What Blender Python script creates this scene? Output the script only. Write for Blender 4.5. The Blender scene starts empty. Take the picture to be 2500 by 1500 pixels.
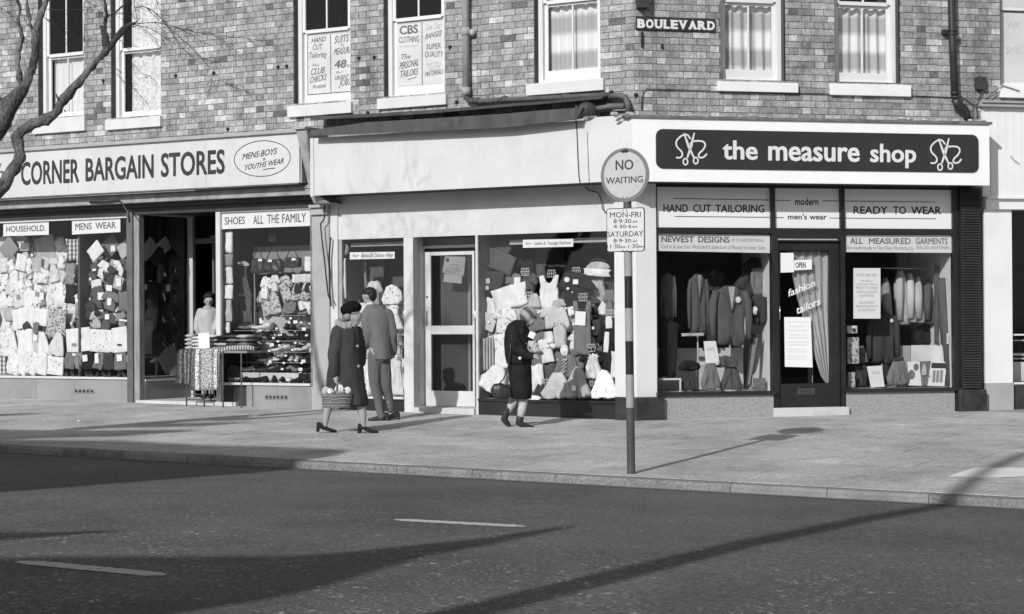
import bpy, bmesh, math, random
from mathutils import Vector, Matrix, noise
random.seed(7)
S = bpy.context.scene
COL = S.collection
rad = math.radians
# ---------------------------------------------------------------- camera, sky, sun, exposure
FOC = 4600.0; EYE = 1.3
ROLL = math.atan(-.0059); PITCH = math.atan(30 / FOC)
cam = bpy.data.cameras.new('camera'); cam.sensor_width = 36; cam.lens = 36 * FOC / 2500
cam.clip_start = .1; cam.clip_end = 600
camo = bpy.data.objects.new('camera', cam); COL.objects.link(camo); S.camera = camo
camo.matrix_world = Matrix.Translation((0, 0, EYE)) @ Matrix.Rotation(rad(90) + PITCH, 4, 'X') @ Matrix.Rotation(ROLL, 4, 'Z')
SUN_AZ, SUN_EL = rad(27), rad(27.6)
SD = Vector((math.sin(SUN_AZ) * math.cos(SUN_EL), math.cos(SUN_AZ) * math.cos(SUN_EL), -math.sin(SUN_EL)))
w = bpy.data.worlds.new('World'); S.world = w; w.use_nodes = True
nt = w.node_tree; nt.nodes.clear()
sky = nt.nodes.new('ShaderNodeTexSky'); sky.sky_type = 'NISHITA'; sky.sun_disc = False
sky.sun_elevation = SUN_EL; sky.sun_rotation = math.pi + SUN_AZ
bwn = nt.nodes.new('ShaderNodeRGBToBW'); bg = nt.nodes.new('ShaderNodeBackground'); bg.inputs[1].default_value = .108
wo = nt.nodes.new('ShaderNodeOutputWorld')
nt.links.new(sky.outputs[0], bwn.inputs[0]); nt.links.new(bwn.outputs[0], bg.inputs[0]); nt.links.new(bg.outputs[0], wo.inputs[0])
sl = bpy.data.lights.new('sun', 'SUN'); sl.energy = 3.3; sl.angle = rad(.7); sl.color = (1, 1, 1)
so = bpy.data.objects.new('sun', sl); COL.objects.link(so); so.rotation_euler = SD.to_track_quat('-Z', 'Y').to_euler(); so.location = (-20, -30, 30)
S.view_settings.view_transform = 'Standard'; S.view_settings.look = 'None'; S.view_settings.exposure = 0.0; S.view_settings.gamma = 1
S.view_settings.use_curve_mapping = False
S.render.engine = 'CYCLES'; S.cycles.max_bounces = 8; S.cycles.transparent_max_bounces = 12

# ---------------------------------------------------------------- measuring helpers
def zc(x0, y0, k): return lambda x, y: (x0 + x / k, y0 + y / k)
OV = zc(0, 0, .9893); A1 = zc(0, 0, 3.092); A2 = zc(600, 0, 3.092); A3 = zc(1200, 0, 3.092); A4 = zc(1800, 0, 2.854)
B1 = zc(0, 460, 2.748); B2 = zc(300, 480, 2.748); B3 = zc(700, 540, 2.748); B4 = zc(1120, 540, 2.748)
B5 = zc(1580, 440, 2.474); B6 = zc(2000, 440, 2.474); C3 = zc(1400, 330, 4.0125); C4 = zc(700, 440, 4.64)
CM = camo.matrix_world.to_3x3()
def ray(p):
    return CM @ Vector(((p[0] - 1250) / FOC, -(p[1] - 750) / FOC, -1.0))
GX, GY = .0038, .025
def zg(x, y): return GX * (x - 1.6) + GY * (y - 24.3)          # cross fall of the pavement
def on_ground(p):
    r = ray(p); t = (-GX * 1.6 - GY * 24.3 - EYE) / (r.z - GX * r.x - GY * r.y)
    return Vector((0, 0, EYE)) + r * t
def at_depth(p, y):
    r = ray(p); return Vector((0, 0, EYE)) + r * (y / r.y)
class Face:
    """a vertical facade plane: u along it (to the right), o outward from the brickwork, z up"""
    def __init__(s, c, ang):
        s.c = Vector(c); s.d = Vector((math.cos(ang), math.sin(ang), 0)); s.n = Vector((s.d.y, -s.d.x, 0)); s.ang = ang
    def w(s, u, o, z): 
        v = s.c + s.d * u + s.n * o; return Vector((v.x, v.y, z))
    def px(s, p, o=0.0):
        r = ray(p); q = s.c + s.n * o - Vector((0, 0, EYE)); t = q.dot(s.n) / r.dot(s.n)
        h = Vector((0, 0, EYE)) + r * t
        return (h - s.c).dot(s.d), h.z
    def u(s, p, o=0.0): return s.px(p, o)[0]
    def z(s, p, o=0.0): return s.px(p, o)[1]
YC = 24.12
XC = (1553 - 1250) / FOC * YC
FL = Face((XC, YC, 0), -rad(30.5)); FR = Face((XC, YC, 0), rad(13.4))
NDOT = FL.n.dot(FR.n)
def corner_u(o): # u on L / R where planes at offset o meet
    v = (FL.n + FR.n) * (o / (1 + NDOT)); return v.dot(FL.d), v.dot(FR.d)
OF, OS = .42, -.06

# ---------------------------------------------------------------- materials
MATS = {}
def mat(name, c, rough=.75, var=.12, scale=3.0, bump=0.0, bscale=60.0, metal=0.0, spec=.3, fine=.0, fscale=90.0, stain=0.0, stretch=None, bdist=.01):
    if name in MATS: return MATS[name]
    m = bpy.data.materials.new(name); m.use_nodes = True; t = m.node_tree; N = t.nodes; Lk = t.links
    b = N['Principled BSDF']; b.inputs['Roughness'].default_value = rough; b.inputs['Metallic'].default_value = metal
    b.inputs['Specular IOR Level'].default_value = spec
    g = N.new('ShaderNodeNewGeometry'); src = g.outputs['Position']
    if stretch:
        mp = N.new('ShaderNodeMapping'); mp.inputs['Scale'].default_value = stretch; Lk.new(src, mp.inputs[0]); src = mp.outputs[0]
    n1 = N.new('ShaderNodeTexNoise'); n1.inputs['Scale'].default_value = scale; n1.inputs['Detail'].default_value = 6; n1.inputs['Roughness'].default_value = .62
    Lk.new(src, n1.inputs['Vector'])
    mr = N.new('ShaderNodeMapRange'); mr.inputs['From Min'].default_value = .3; mr.inputs['From Max'].default_value = .7
    mr.inputs['To Min'].default_value = c * (1 - var); mr.inputs['To Max'].default_value = min(.92, c * (1 + var)); Lk.new(n1.outputs[0], mr.inputs[0])
    out = mr.outputs[0]
    if fine:
        n2 = N.new('ShaderNodeTexNoise'); n2.inputs['Scale'].default_value = fscale; n2.inputs['Detail'].default_value = 3; Lk.new(src, n2.inputs['Vector'])
        m2 = N.new('ShaderNodeMapRange'); m2.inputs['From Min'].default_value = .3; m2.inputs['From Max'].default_value = .7
        m2.inputs['To Min'].default_value = 1 - fine; m2.inputs['To Max'].default_value = 1 + fine; Lk.new(n2.outputs[0], m2.inputs[0])
        mu = N.new('ShaderNodeMath'); mu.operation = 'MULTIPLY'; Lk.new(out, mu.inputs[0]); Lk.new(m2.outputs[0], mu.inputs[1]); out = mu.outputs[0]
    if stain:
        n3 = N.new('ShaderNodeTexNoise'); n3.inputs['Scale'].default_value = .9; n3.inputs['Detail'].default_value = 7; n3.inputs['Roughness'].default_value = .7
        mp2 = N.new('ShaderNodeMapping'); mp2.inputs['Scale'].default_value = (2.2, 2.2, .8); mp2.inputs['Location'].default_value = (3, 5, 1)
        Lk.new(g.outputs['Position'], mp2.inputs[0]); Lk.new(mp2.outputs[0], n3.inputs['Vector'])
        m3 = N.new('ShaderNodeMapRange'); m3.inputs['From Min'].default_value = .5; m3.inputs['From Max'].default_value = .72
        m3.inputs['To Min'].default_value = 1; m3.inputs['To Max'].default_value = 1 - stain; Lk.new(n3.outputs[0], m3.inputs[0])
        mu = N.new('ShaderNodeMath'); mu.operation = 'MULTIPLY'; Lk.new(out, mu.inputs[0]); Lk.new(m3.outputs[0], mu.inputs[1]); out = mu.outputs[0]
    Lk.new(out, b.inputs['Base Color'])
    if bump:
        n4 = N.new('ShaderNodeTexNoise'); n4.inputs['Scale'].default_value = bscale; n4.inputs['Detail'].default_value = 4; Lk.new(src, n4.inputs['Vector'])
        bp = N.new('ShaderNodeBump'); bp.inputs['Strength'].default_value = bump; bp.inputs['Distance'].default_value = bdist
        Lk.new(n4.outputs[0], bp.inputs['Height']); Lk.new(bp.outputs[0], b.inputs['Normal'])
    MATS[name] = m; return m
def pattern_mat(name, c1, c2, kind='floral', scale=40, rough=.8, axis=(1, 0, 0), thr=.5, soft=.04):
    """two-tone printed cloth: floral (noise blobs), check, stripe"""
    if name in MATS: return MATS[name]
    m = bpy.data.materials.new(name); m.use_nodes = True; t = m.node_tree; N = t.nodes; Lk = t.links
    b = N['Principled BSDF']; b.inputs['Roughness'].default_value = rough; b.inputs['Specular IOR Level'].default_value = .2
    g = N.new('ShaderNodeNewGeometry')
    if kind == 'floral':
        x = N.new('ShaderNodeTexVoronoi'); x.inputs['Scale'].default_value = scale; x.feature = 'F1'; x.inputs['Randomness'].default_value = 1
        n = N.new('ShaderNodeTexNoise'); n.inputs['Scale'].default_value = scale * .8; n.inputs['Detail'].default_value = 4
        Lk.new(g.outputs['Position'], x.inputs['Vector']); Lk.new(g.outputs['Position'], n.inputs['Vector']); o = n.outputs[0]
        ad = N.new('ShaderNodeMath'); ad.operation = 'MULTIPLY_ADD'; ad.inputs[1].default_value = .35; Lk.new(x.outputs['Distance'], ad.inputs[0]); Lk.new(o, ad.inputs[2]); o = ad.outputs[0]; thr = thr + .12
    else:
        d = N.new('ShaderNodeVectorMath'); d.operation = 'DOT_PRODUCT'; d.inputs[1].default_value = axis; Lk.new(g.outputs['Position'], d.inputs[0])
        mu = N.new('ShaderNodeMath'); mu.operation = 'MULTIPLY'; mu.inputs[1].default_value = scale; Lk.new(d.outputs['Value'], mu.inputs[0])
        s = N.new('ShaderNodeMath'); s.operation = 'SINE'; Lk.new(mu.outputs[0], s.inputs[0]); o = s.outputs[0]
        s2 = N.new('ShaderNodeMath'); s2.operation = 'MULTIPLY_ADD'; s2.inputs[1].default_value = .5; s2.inputs[2].default_value = .5; Lk.new(o, s2.inputs[0]); o = s2.outputs[0]
        if kind == 'check':
            sp = N.new('ShaderNodeSeparateXYZ'); Lk.new(g.outputs['Position'], sp.inputs[0])
            m3 = N.new('ShaderNodeMath'); m3.operation = 'MULTIPLY'; m3.inputs[1].default_value = scale; Lk.new(sp.outputs[2], m3.inputs[0])
            s3 = N.new('ShaderNodeMath'); s3.operation = 'SINE'; Lk.new(m3.outputs[0], s3.inputs[0])
            a = N.new('ShaderNodeMath'); a.operation = 'MULTIPLY_ADD'; a.inputs[1].default_value = .3; Lk.new(s3.outputs[0], a.inputs[0]); Lk.new(o, a.inputs[2]); o = a.outputs[0]
    mr = N.new('ShaderNodeMapRange'); mr.inputs['From Min'].default_value = thr - soft; mr.inputs['From Max'].default_value = thr + soft
    mr.inputs['To Min'].default_value = c1; mr.inputs['To Max'].default_value = c2; Lk.new(o, mr.inputs[0]); Lk.new(mr.outputs[0], b.inputs['Base Color'])
    MATS[name] = m; return m
def glass_mat(name, refl=.0, tint=.95):
    if name in MATS: return MATS[name]
    m = bpy.data.materials.new(name); m.use_nodes = True; t = m.node_tree; N = t.nodes; Lk = t.links; N.clear()
    o = N.new('ShaderNodeOutputMaterial'); mx = N.new('ShaderNodeMixShader'); tr = N.new('ShaderNodeBsdfTransparent'); gl = N.new('ShaderNodeBsdfGlossy')
    tr.inputs[0].default_value = (tint, tint, tint, 1); gl.inputs['Roughness'].default_value = .03; gl.inputs[0].default_value = (.95, .95, .95, 1)
    lw = N.new('ShaderNodeLayerWeight'); lw.inputs['Blend'].default_value = .5
    pw = N.new('ShaderNodeMath'); pw.operation = 'POWER'; pw.inputs[1].default_value = 5; Lk.new(lw.outputs['Facing'], pw.inputs[0])
    ad = N.new('ShaderNodeMath'); ad.operation = 'MULTIPLY_ADD'; ad.inputs[1].default_value = .95; ad.inputs[2].default_value = .018 + refl; Lk.new(pw.outputs[0], ad.inputs[0])
    n = N.new('ShaderNodeTexNoise'); n.inputs['Scale'].default_value = 1.3; g = N.new('ShaderNodeNewGeometry'); Lk.new(g.outputs['Position'], n.inputs['Vector'])
    bp = N.new('ShaderNodeBump'); bp.inputs['Strength'].default_value = .02; bp.inputs['Distance'].default_value = .01; Lk.new(n.outputs[0], bp.inputs['Height']); Lk.new(bp.outputs[0], gl.inputs['Normal'])
    Lk.new(ad.outputs[0], mx.inputs[0]); Lk.new(tr.outputs[0], mx.inputs[1]); Lk.new(gl.outputs[0], mx.inputs[2]); Lk.new(mx.outputs[0], o.inputs[0])
    MATS[name] = m; return m

# ---------------------------------------------------------------- objects
def thing(name, label, cat, loc=(0, 0, 0), group=None):
    o = bpy.data.objects.new(name, None); COL.objects.link(o); o.location = loc; o.empty_display_size = .2
    o['label'] = label; o['category'] = cat
    if group: o['group'] = group
    return o
def tag(o, label=None, cat=None, group=None, kind=None):
    if label: o['label'] = label
    if cat: o['category'] = cat
    if group: o['group'] = group
    if kind: o['kind'] = kind
    return o
def root_loc(p):
    while p.parent: p = p.parent
    return Vector(p.location)
class MB:
    def __init__(s): s.v = []; s.f = []; s.m = []
    def add(s, vs, fs, mi=0):
        k = len(s.v); s.v += [tuple(v) for v in vs]; s.f += [tuple(i + k for i in f) for f in fs]; s.m += [mi] * len(fs); return s
    def hexa(s, p, mi=0):  # 8 corners: bottom 4 ccw, top 4
        return s.add(p, [(0, 3, 2, 1), (4, 5, 6, 7), (0, 1, 5, 4), (1, 2, 6, 5), (2, 3, 7, 6), (3, 0, 4, 7)], mi)
    def fbox(s, F, u0, u1, o0, o1, z0, z1, mi=0):
        if u0 > u1: u0, u1 = u1, u0
        if o0 > o1: o0, o1 = o1, o0
        if z0 > z1: z0, z1 = z1, z0
        return s.hexa([F.w(u0, o1, z0), F.w(u1, o1, z0), F.w(u1, o0, z0), F.w(u0, o0, z0), F.w(u0, o1, z1), F.w(u1, o1, z1), F.w(u1, o0, z1), F.w(u0, o0, z1)], mi)
    def fprism(s, F, pts, o0, o1, mi=0):  # polygon in (u,z), front o1, back o0
        n = len(pts); a = [F.w(u, o1, z) for u, z in pts]; b = [F.w(u, o0, z) for u, z in pts]
        return s.add(a + b, [tuple(range(n)), tuple(range(2 * n - 1, n - 1, -1))] + [((i + 1) % n, i, n + i, n + (i + 1) % n) for i in range(n)], mi)
    def box(s, x0, x1, y0, y1, z0, z1, mi=0):
        return s.hexa([(x0, y0, z0), (x1, y0, z0), (x1, y1, z0), (x0, y1, z0), (x0, y0, z1), (x1, y0, z1), (x1, y1, z1), (x0, y1, z1)], mi)
    def tube(s, pts, rs, n=8, mi=0, cap=True):
        pts = [Vector(p) for p in pts]
        if not hasattr(rs, '__len__'): rs = [rs] * len(pts)
        k = len(s.v); up = None
        for i, p in enumerate(pts):
            t = (pts[min(i + 1, len(pts) - 1)] - pts[max(i - 1, 0)]).normalized()
            if up is None: up = t.orthogonal().normalized()
            up = (up - t * up.dot(t)); up = up.normalized() if up.length > 1e-6 else t.orthogonal().normalized()
            sd = t.cross(up)
            for j in range(n):
                a = 2 * math.pi * j / n; s.v.append(tuple(p + (up * math.cos(a) + sd * math.sin(a)) * rs[i]))
        for i in range(len(pts) - 1):
            for j in range(n):
                a = k + i * n + j; b = k + i * n + (j + 1) % n; s.f.append((a, b, b + n, a + n)); s.m.append(mi)
        if cap:
            s.f.append(tuple(k + j for j in range(n - 1, -1, -1))); s.m.append(mi)
            e = k + (len(pts) - 1) * n; s.f.append(tuple(e + j for j in range(n))); s.m.append(mi)
        return s
    def ellipsoid(s, c, r, M=None, nu=12, nv=8, mi=0):
        c = Vector(c); vs = []
        for i in range(nv + 1):
            th = math.pi * i / nv
            for j in range(nu):
                ph = 2 * math.pi * j / nu; v = Vector((r[0] * math.sin(th) * math.cos(ph), r[1] * math.sin(th) * math.sin(ph), r[2] * math.cos(th)))
                if M: v = M @ v
                vs.append(c + v)
        fs = []
        for i in range(nv):
            for j in range(nu):
                a = i * nu + j; b = i * nu + (j + 1) % nu; fs.append((a, a + nu, b + nu, b))
        return s.add(vs, fs, mi)
    def ring(s, ctrs, n=20, mi=0):  # loft: list of (center, ax vec, ay vec)
        k = len(s.v)
        for c, ax, ay in ctrs:
            for j in range(n):
                a = 2 * math.pi * j / n; s.v.append(tuple(Vector(c) + Vector(ax) * math.cos(a) + Vector(ay) * math.sin(a)))
        for i in range(len(ctrs) - 1):
            for j in range(n):
                a = k + i * n + j; b = k + i * n + (j + 1) % n; s.f.append((a, b, b + n, a + n)); s.m.append(mi)
        s.f.append(tuple(k + j for j in range(n - 1, -1, -1))); s.m.append(mi)
        e = k + (len(ctrs) - 1) * n; s.f.append(tuple(e + j for j in range(n))); s.m.append(mi)
        return s
    def mesh(s, name, mats, org=Vector((0, 0, 0)), smooth=False, fix=True):
        me = bpy.data.meshes.new(name); me.from_pydata([(v[0] - org[0], v[1] - org[1], v[2] - org[2]) for v in s.v], [], s.f)
        for m in (mats if isinstance(mats, (list, tuple)) else [mats]): me.materials.append(m)
        if any(s.m): me.polygons.foreach_set('material_index', s.m)
        if smooth: me.polygons.foreach_set('use_smooth', [True] * len(me.polygons))
        if fix:
            bm = bmesh.new(); bm.from_mesh(me)
            if smooth: bmesh.ops.remove_doubles(bm, verts=bm.verts, dist=1e-5)
            bmesh.ops.recalc_face_normals(bm, faces=bm.faces); bm.to_mesh(me); bm.free()
        me.update(); return me
    def build(s, name, mats, parent=None, smooth=False, fix=True, bevel=0.0, label=None):
        if parent: org = root_loc(parent)
        else:
            xs = [v[0] for v in s.v]; ys = [v[1] for v in s.v]; zs = [v[2] for v in s.v]
            org = Vector(((min(xs) + max(xs)) / 2, (min(ys) + max(ys)) / 2, min(zs)))
        me = s.mesh(name, mats, org, smooth, fix); o = bpy.data.objects.new(name, me); COL.objects.link(o)
        if parent: o.parent = parent
        else: o.location = org
        if bevel:
            b = o.modifiers.new('bevel', 'BEVEL'); b.width = bevel; b.segments = 2; b.limit_method = 'ANGLE'
        if label: o['label'] = label
        return o
def bx(name, F, u0, u1, o0, o1, z0, z1, m, parent, bevel=0.0, label=None):
    return MB().fbox(F, u0, u1, o0, o1, z0, z1).build(name, m, parent, bevel=bevel, label=label)

# ---------------------------------------------------------------- lettering
_tc = {}
def glyphs(s, bold=0.0, shear=0.0, space=1.0):
    key = (s, bold, shear, space)
    if key in _tc: return _tc[key]
    c = bpy.data.curves.new('lettering_curve', 'FONT'); c.body = s; c.offset = bold; c.shear = shear; c.resolution_u = 3; c.space_character = space
    o = bpy.data.objects.new('lettering_curve', c); COL.objects.link(o)
    bpy.context.view_layer.update()
    me = o.evaluated_get(bpy.context.evaluated_depsgraph_get()).to_mesh()
    vs = [tuple(v.co) for v in me.vertices]; fs = [tuple(p.vertices) for p in me.polygons]
    o.to_mesh_clear(); bpy.data.objects.remove(o); bpy.data.curves.remove(c)
    _tc[key] = (vs, fs); return vs, fs
def text_into(mb, s, P, bold=0.0, shear=0.0, space=1.0, wob=0.0, deep=.003, nrm=None, pre=None):
    """P(a,b)->world point for a in 0..1 along the line, b in 0..1 cap height; thickness along P.n"""
    if pre:
        vs, fs, x0, x1, y1, sh_, n_ = pre; out = []
        for v in vs:
            a = (v[0] - x0) / (x1 - x0); b = v[1] / y1
            if wob: b += wob * math.sin(a * 17.3 + n_)
            out.append(P(a, b) + sh_)
        mb.add(out, fs); return
    vs, fs = glyphs(s, 0.0, shear, space)
    if not vs: return
    b0 = bold * .9 if nrm is not None else 0
    if bold and nrm is not None:      # thicken the strokes: shifted copies, each a hair further forward
        for k, (dx, dy) in enumerate(((-1, 0), (1, 0), (0, -.8), (0, .8), (-.7, -.6), (.7, .6), (-.7, .6), (.7, -.6))):
            q = [(v[0] + dx * bold * .9, v[1] + dy * bold * .9, 0) for v in vs]
            text_into(mb, None, P, 0, 0, 1, wob, deep, nrm, (q, fs, min(v[0] for v in vs) - bold * .9, max(v[0] for v in vs) + bold * .9, max(v[1] for v in vs) + bold * .7, nrm * (-.00012 * (k + 1)), len(s)))
    x0 = min(v[0] for v in vs) - b0; x1 = max(v[0] for v in vs) + b0; y1 = max(v[1] for v in vs) + b0 * .8
    out = []
    for v in vs:
        a = (v[0] - x0) / (x1 - x0); b = v[1] / y1
        if wob: b += wob * math.sin(a * 17.3 + len(s)); 
        out.append(P(a, b))
    mb.add(out, fs)
def write(parent, F, fr, lines, o, m, name='lettering'):
    """lines: (text, xl, yb_left, xr, yb_right, ytop_left, [bold, shear, wobble]) in measuring frame fr; sheet lettering standing 2 mm proud"""
    oo = o + .003; ob = None
    for L in lines:
        mb = MB(); s, xl, yl, xr, yr, yt = L[:6]; bold = L[6] if len(L) > 6 else 0; sh = L[7] if len(L) > 7 else 0; wb = L[8] if len(L) > 8 else 0
        a = F.px(fr(xl, yl), oo); b = F.px(fr(xr, yr), oo); c = F.px(fr(xl, yt), oo)
        def P(x, y, a=a, b=b, c=c):
            return F.w(a[0] + (b[0] - a[0]) * x + (c[0] - a[0]) * y, oo, a[1] + (b[1] - a[1]) * x + (c[1] - a[1]) * y)
        text_into(mb, s, P, bold, sh, 1.0, wb, nrm=F.n)
        n = len(mb.v); back = [tuple(Vector(v) - F.n * .0018) for v in mb.v]; fs = list(mb.f); cnt = {}     # give the letters body
        for f in fs:
            for i in range(len(f)):
                e = tuple(sorted((f[i], f[(i + 1) % len(f)]))); cnt[e] = cnt.get(e, 0) + 1
        side = []
        for f in fs:
            for i in range(len(f)):
                e = (f[i], f[(i + 1) % len(f)])
                if cnt[tuple(sorted(e))] == 1: side.append((e[1], e[0], e[0] + n, e[1] + n))
        mb.v += back; mb.f += side; mb.m += [0] * len(side)
        ob = mb.build(name, m, parent, fix=False)
    return ob
def line_strip(parent, F, fr, pts, o, width, m, name='rule_line'):
    mb = MB(); q = [F.px(fr(*p), o + .003) for p in pts]
    for a, b in zip(q[:-1], q[1:]):
        d = Vector((b[0] - a[0], b[1] - a[1])); l = d.length; d /= l; nn = Vector((-d.y, d.x)) * width / 2
        mb.fprism(F, [(a[0] - nn.x, a[1] - nn.y), (b[0] - nn.x, b[1] - nn.y), (b[0] + nn.x, b[1] + nn.y), (a[0] + nn.x, a[1] + nn.y)], o + .0005, o + .003)
    return mb.build(name, m, parent)
def remesh(mb, name, m, parent, voxel=.01, smooth=4, disp=0.0, dscale=12.0, disp2=None):
    me = mb.mesh(name + '_src', m, Vector((0, 0, 0)), False, True)
    o = bpy.data.objects.new(name, me); COL.objects.link(o)
    r = o.modifiers.new('r', 'REMESH'); r.mode = 'VOXEL'; r.voxel_size = voxel
    if smooth:
        sm = o.modifiers.new('s', 'SMOOTH'); sm.factor = .5; sm.iterations = smooth
    bpy.context.view_layer.update()
    ev = o.evaluated_get(bpy.context.evaluated_depsgraph_get()); n = bpy.data.meshes.new_from_object(ev)
    bpy.data.objects.remove(o); bpy.data.meshes.remove(me)
    org = root_loc(parent) if parent else Vector((0, 0, 0))
    for v in n.vertices:
        co = v.co.copy()
        if disp:
            cs = Vector((co.x, co.y, co.z * .38)); k = noise.noise(cs * dscale) + .5 * noise.noise(cs * dscale * 2.1)
            co += v.normal * (k * disp)
        if disp2: co = disp2(co)
        v.co = co - org
    n.polygons.foreach_set('use_smooth', [True] * len(n.polygons)); n.name = name
    n.materials.clear(); n.materials.append(m)
    ob = bpy.data.objects.new(name, n); COL.objects.link(ob)
    if parent: ob.parent = parent
    return ob
# ================================================================ SETTING
M_pave = mat('paving_stone', .47, .85, .13, 1.1, .25, 120, fine=.13, fscale=160, stain=.22)
PAVES = [mat('paving_stone_%s' % n, c, .85, .24, .75, .5, 60, fine=.26, fscale=26, stain=.3) for n, c in (('a', .47), ('b', .48), ('c', .465), ('d', .49))]
M_joint = mat('paving_joint', .30, .95, .3, 8)
M_kerb = mat('kerb_granite', .22, .8, .15, 4, .6, 40, fine=.3, fscale=40, stain=.35)
def road_material():
    m = bpy.data.materials.new('asphalt'); m.use_nodes = True; t = m.node_tree; N = t.nodes; Lk = t.links; b = N['Principled BSDF']
    b.inputs['Roughness'].default_value = .8; b.inputs['Specular IOR Level'].default_value = .25
    g = N.new('ShaderNodeNewGeometry')
    def noi(sc, det, rough=.6):
        n = N.new('ShaderNodeTexNoise'); n.inputs['Scale'].default_value = sc; n.inputs['Detail'].default_value = det; n.inputs['Roughness'].default_value = rough
        Lk.new(g.outputs['Position'], n.inputs['Vector']); return n.outputs[0]
    def rng(x, a, c, d, e):
        r = N.new('ShaderNodeMapRange'); r.inputs['From Min'].default_value = a; r.inputs['From Max'].default_value = c; r.inputs['To Min'].default_value = d; r.inputs['To Max'].default_value = e
        Lk.new(x, r.inputs[0]); return r.outputs[0]
    def mth(op, x, y):
        r = N.new('ShaderNodeMath'); r.operation = op
        for i, q in enumerate((x, y)):
            if isinstance(q, (int, float)): r.inputs[i].default_value = q
            else: Lk.new(q, r.inputs[i])
        return r.outputs[0]
    base = rng(noi(.7, 6), .3, .7, .086, .142)
    fine = rng(noi(95, 2), .3, .7, .72, 1.3)
    wn = N.new('ShaderNodeTexNoise'); wn.inputs['Scale'].default_value = 26; wn.inputs['Detail'].default_value = 2; Lk.new(g.outputs['Position'], wn.inputs['Vector'])
    wv = N.new('ShaderNodeVectorMath'); wv.operation = 'MULTIPLY_ADD'; wv.inputs[1].default_value = (.07, .07, 0); Lk.new(wn.outputs['Color'], wv.inputs[0]); Lk.new(g.outputs['Position'], wv.inputs[2])
    def stones(scale, lo, hi, seed):
        vo = N.new('ShaderNodeTexVoronoi'); vo.inputs['Scale'].default_value = scale; mp = N.new('ShaderNodeMapping'); mp.inputs['Location'].default_value = (seed, seed, 0); mp.inputs['Scale'].default_value = (1, .6, 1)
        Lk.new(wv.outputs[0], mp.inputs[0]); Lk.new(mp.outputs[0], vo.inputs['Vector'])
        sp = N.new('ShaderNodeSeparateColor'); Lk.new(vo.outputs['Color'], sp.inputs[0])
        return mth('MULTIPLY', rng(sp.outputs[0], lo, hi, 0, 1), rng(vo.outputs['Distance'], .18, .46, 1, 0)), vo
    s1_, vo = stones(19, .80, .97, 0.0); s2_, v2 = stones(42, .55, .9, 3.3); core = rng(vo.outputs['Distance'], .25, .42, 1, 0)
    patch = rng(noi(1.3, 5, .65), .40, .60, .15, 1); patch2 = rng(noi(4.5, 3, .6), .38, .6, .3, 1)
    sep = N.new('ShaderNodeSeparateXYZ'); Lk.new(g.outputs['Position'], sep.inputs[0])
    # the worn carriageway nearest the camera carries more exposed stones
    near = rng(mth('ADD', mth('MULTIPLY', sep.outputs[1], .86), mth('MULTIPLY', sep.outputs[0], .5)), 10.0, 14.2, 1.0, .16)
    st = mth('MULTIPLY', mth('ADD', mth('MULTIPLY', s1_, .8), mth('MULTIPLY', s2_, 1.0)), mth('MULTIPLY', mth('MULTIPLY', patch, patch2), near))
    mid_ = rng(noi(34, 3, .6), .32, .68, .55, 1.45)
    col = mth('ADD', mth('MULTIPLY', mth('MULTIPLY', base, fine), mid_), mth('MULTIPLY', st, .46))
    Lk.new(col, b.inputs['Base Color'])
    bp = N.new('ShaderNodeBump'); bp.inputs['Strength'].default_value = .5; bp.inputs['Distance'].default_value = .006
    Lk.new(mth('ADD', noi(70, 3), mth('MULTIPLY', core, .6)), bp.inputs['Height']); Lk.new(bp.outputs[0], b.inputs['Normal'])
    return m
M_road = road_material()
M_line = pattern_mat('road_paint', .13, .56, 'floral', 26, .8, thr=.36, soft=.10)
# kerb line : along facade-L direction through the sign post foot
KP = on_ground((1541, 1168)); KD = FL.d.copy(); KN = FL.n.copy()      # KN points to the road
def kz(t): p = KP + KD * t; return zg(p.x, p.y)
def kpt(t, s, z=None):  # t along the kerb (to the right), s toward the road
    p = KP + KD * t + KN * s; return Vector((p.x, p.y, z))
def road_z(x, y):
    t = (Vector((x, y, 0)) - Vector((KP.x, KP.y, 0))).dot(KD); t = max(-30, min(30, t)); return kz(t) - .078
# far ground sheet to the horizon
mb = MB()
def gzone(t, s):
    p = KP + KD * t + KN * s; return Vector((p.x, p.y, road_z(p.x, p.y) - (0.0)))
ts = [-300, -60, -30] + [i * 2.0 for i in range(-14, 15)] + [30, 60, 300]; ss = [.03, 2, 4, 6, 9, 14, 20, 40, 120, 300]
for i in range(len(ts) - 1):
    for j in range(len(ss) - 1):
        mb.add([gzone(ts[i], ss[j]), gzone(ts[i + 1], ss[j]), gzone(ts[i + 1], ss[j + 1]), gzone(ts[i], ss[j + 1])], [(0, 3, 2, 1)])
road = mb.build('road', M_road, smooth=True); tag(road, kind='structure')
# ground under everything
mb = MB(); mb.add([(-300, -300, -.9), (300, -300, -.9), (300, 400, -.9), (-300, 400, -.9)], [(0, 1, 2, 3)])
tag(mb.build('ground', mat('earth', .2, .9)), kind='structure')
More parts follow.
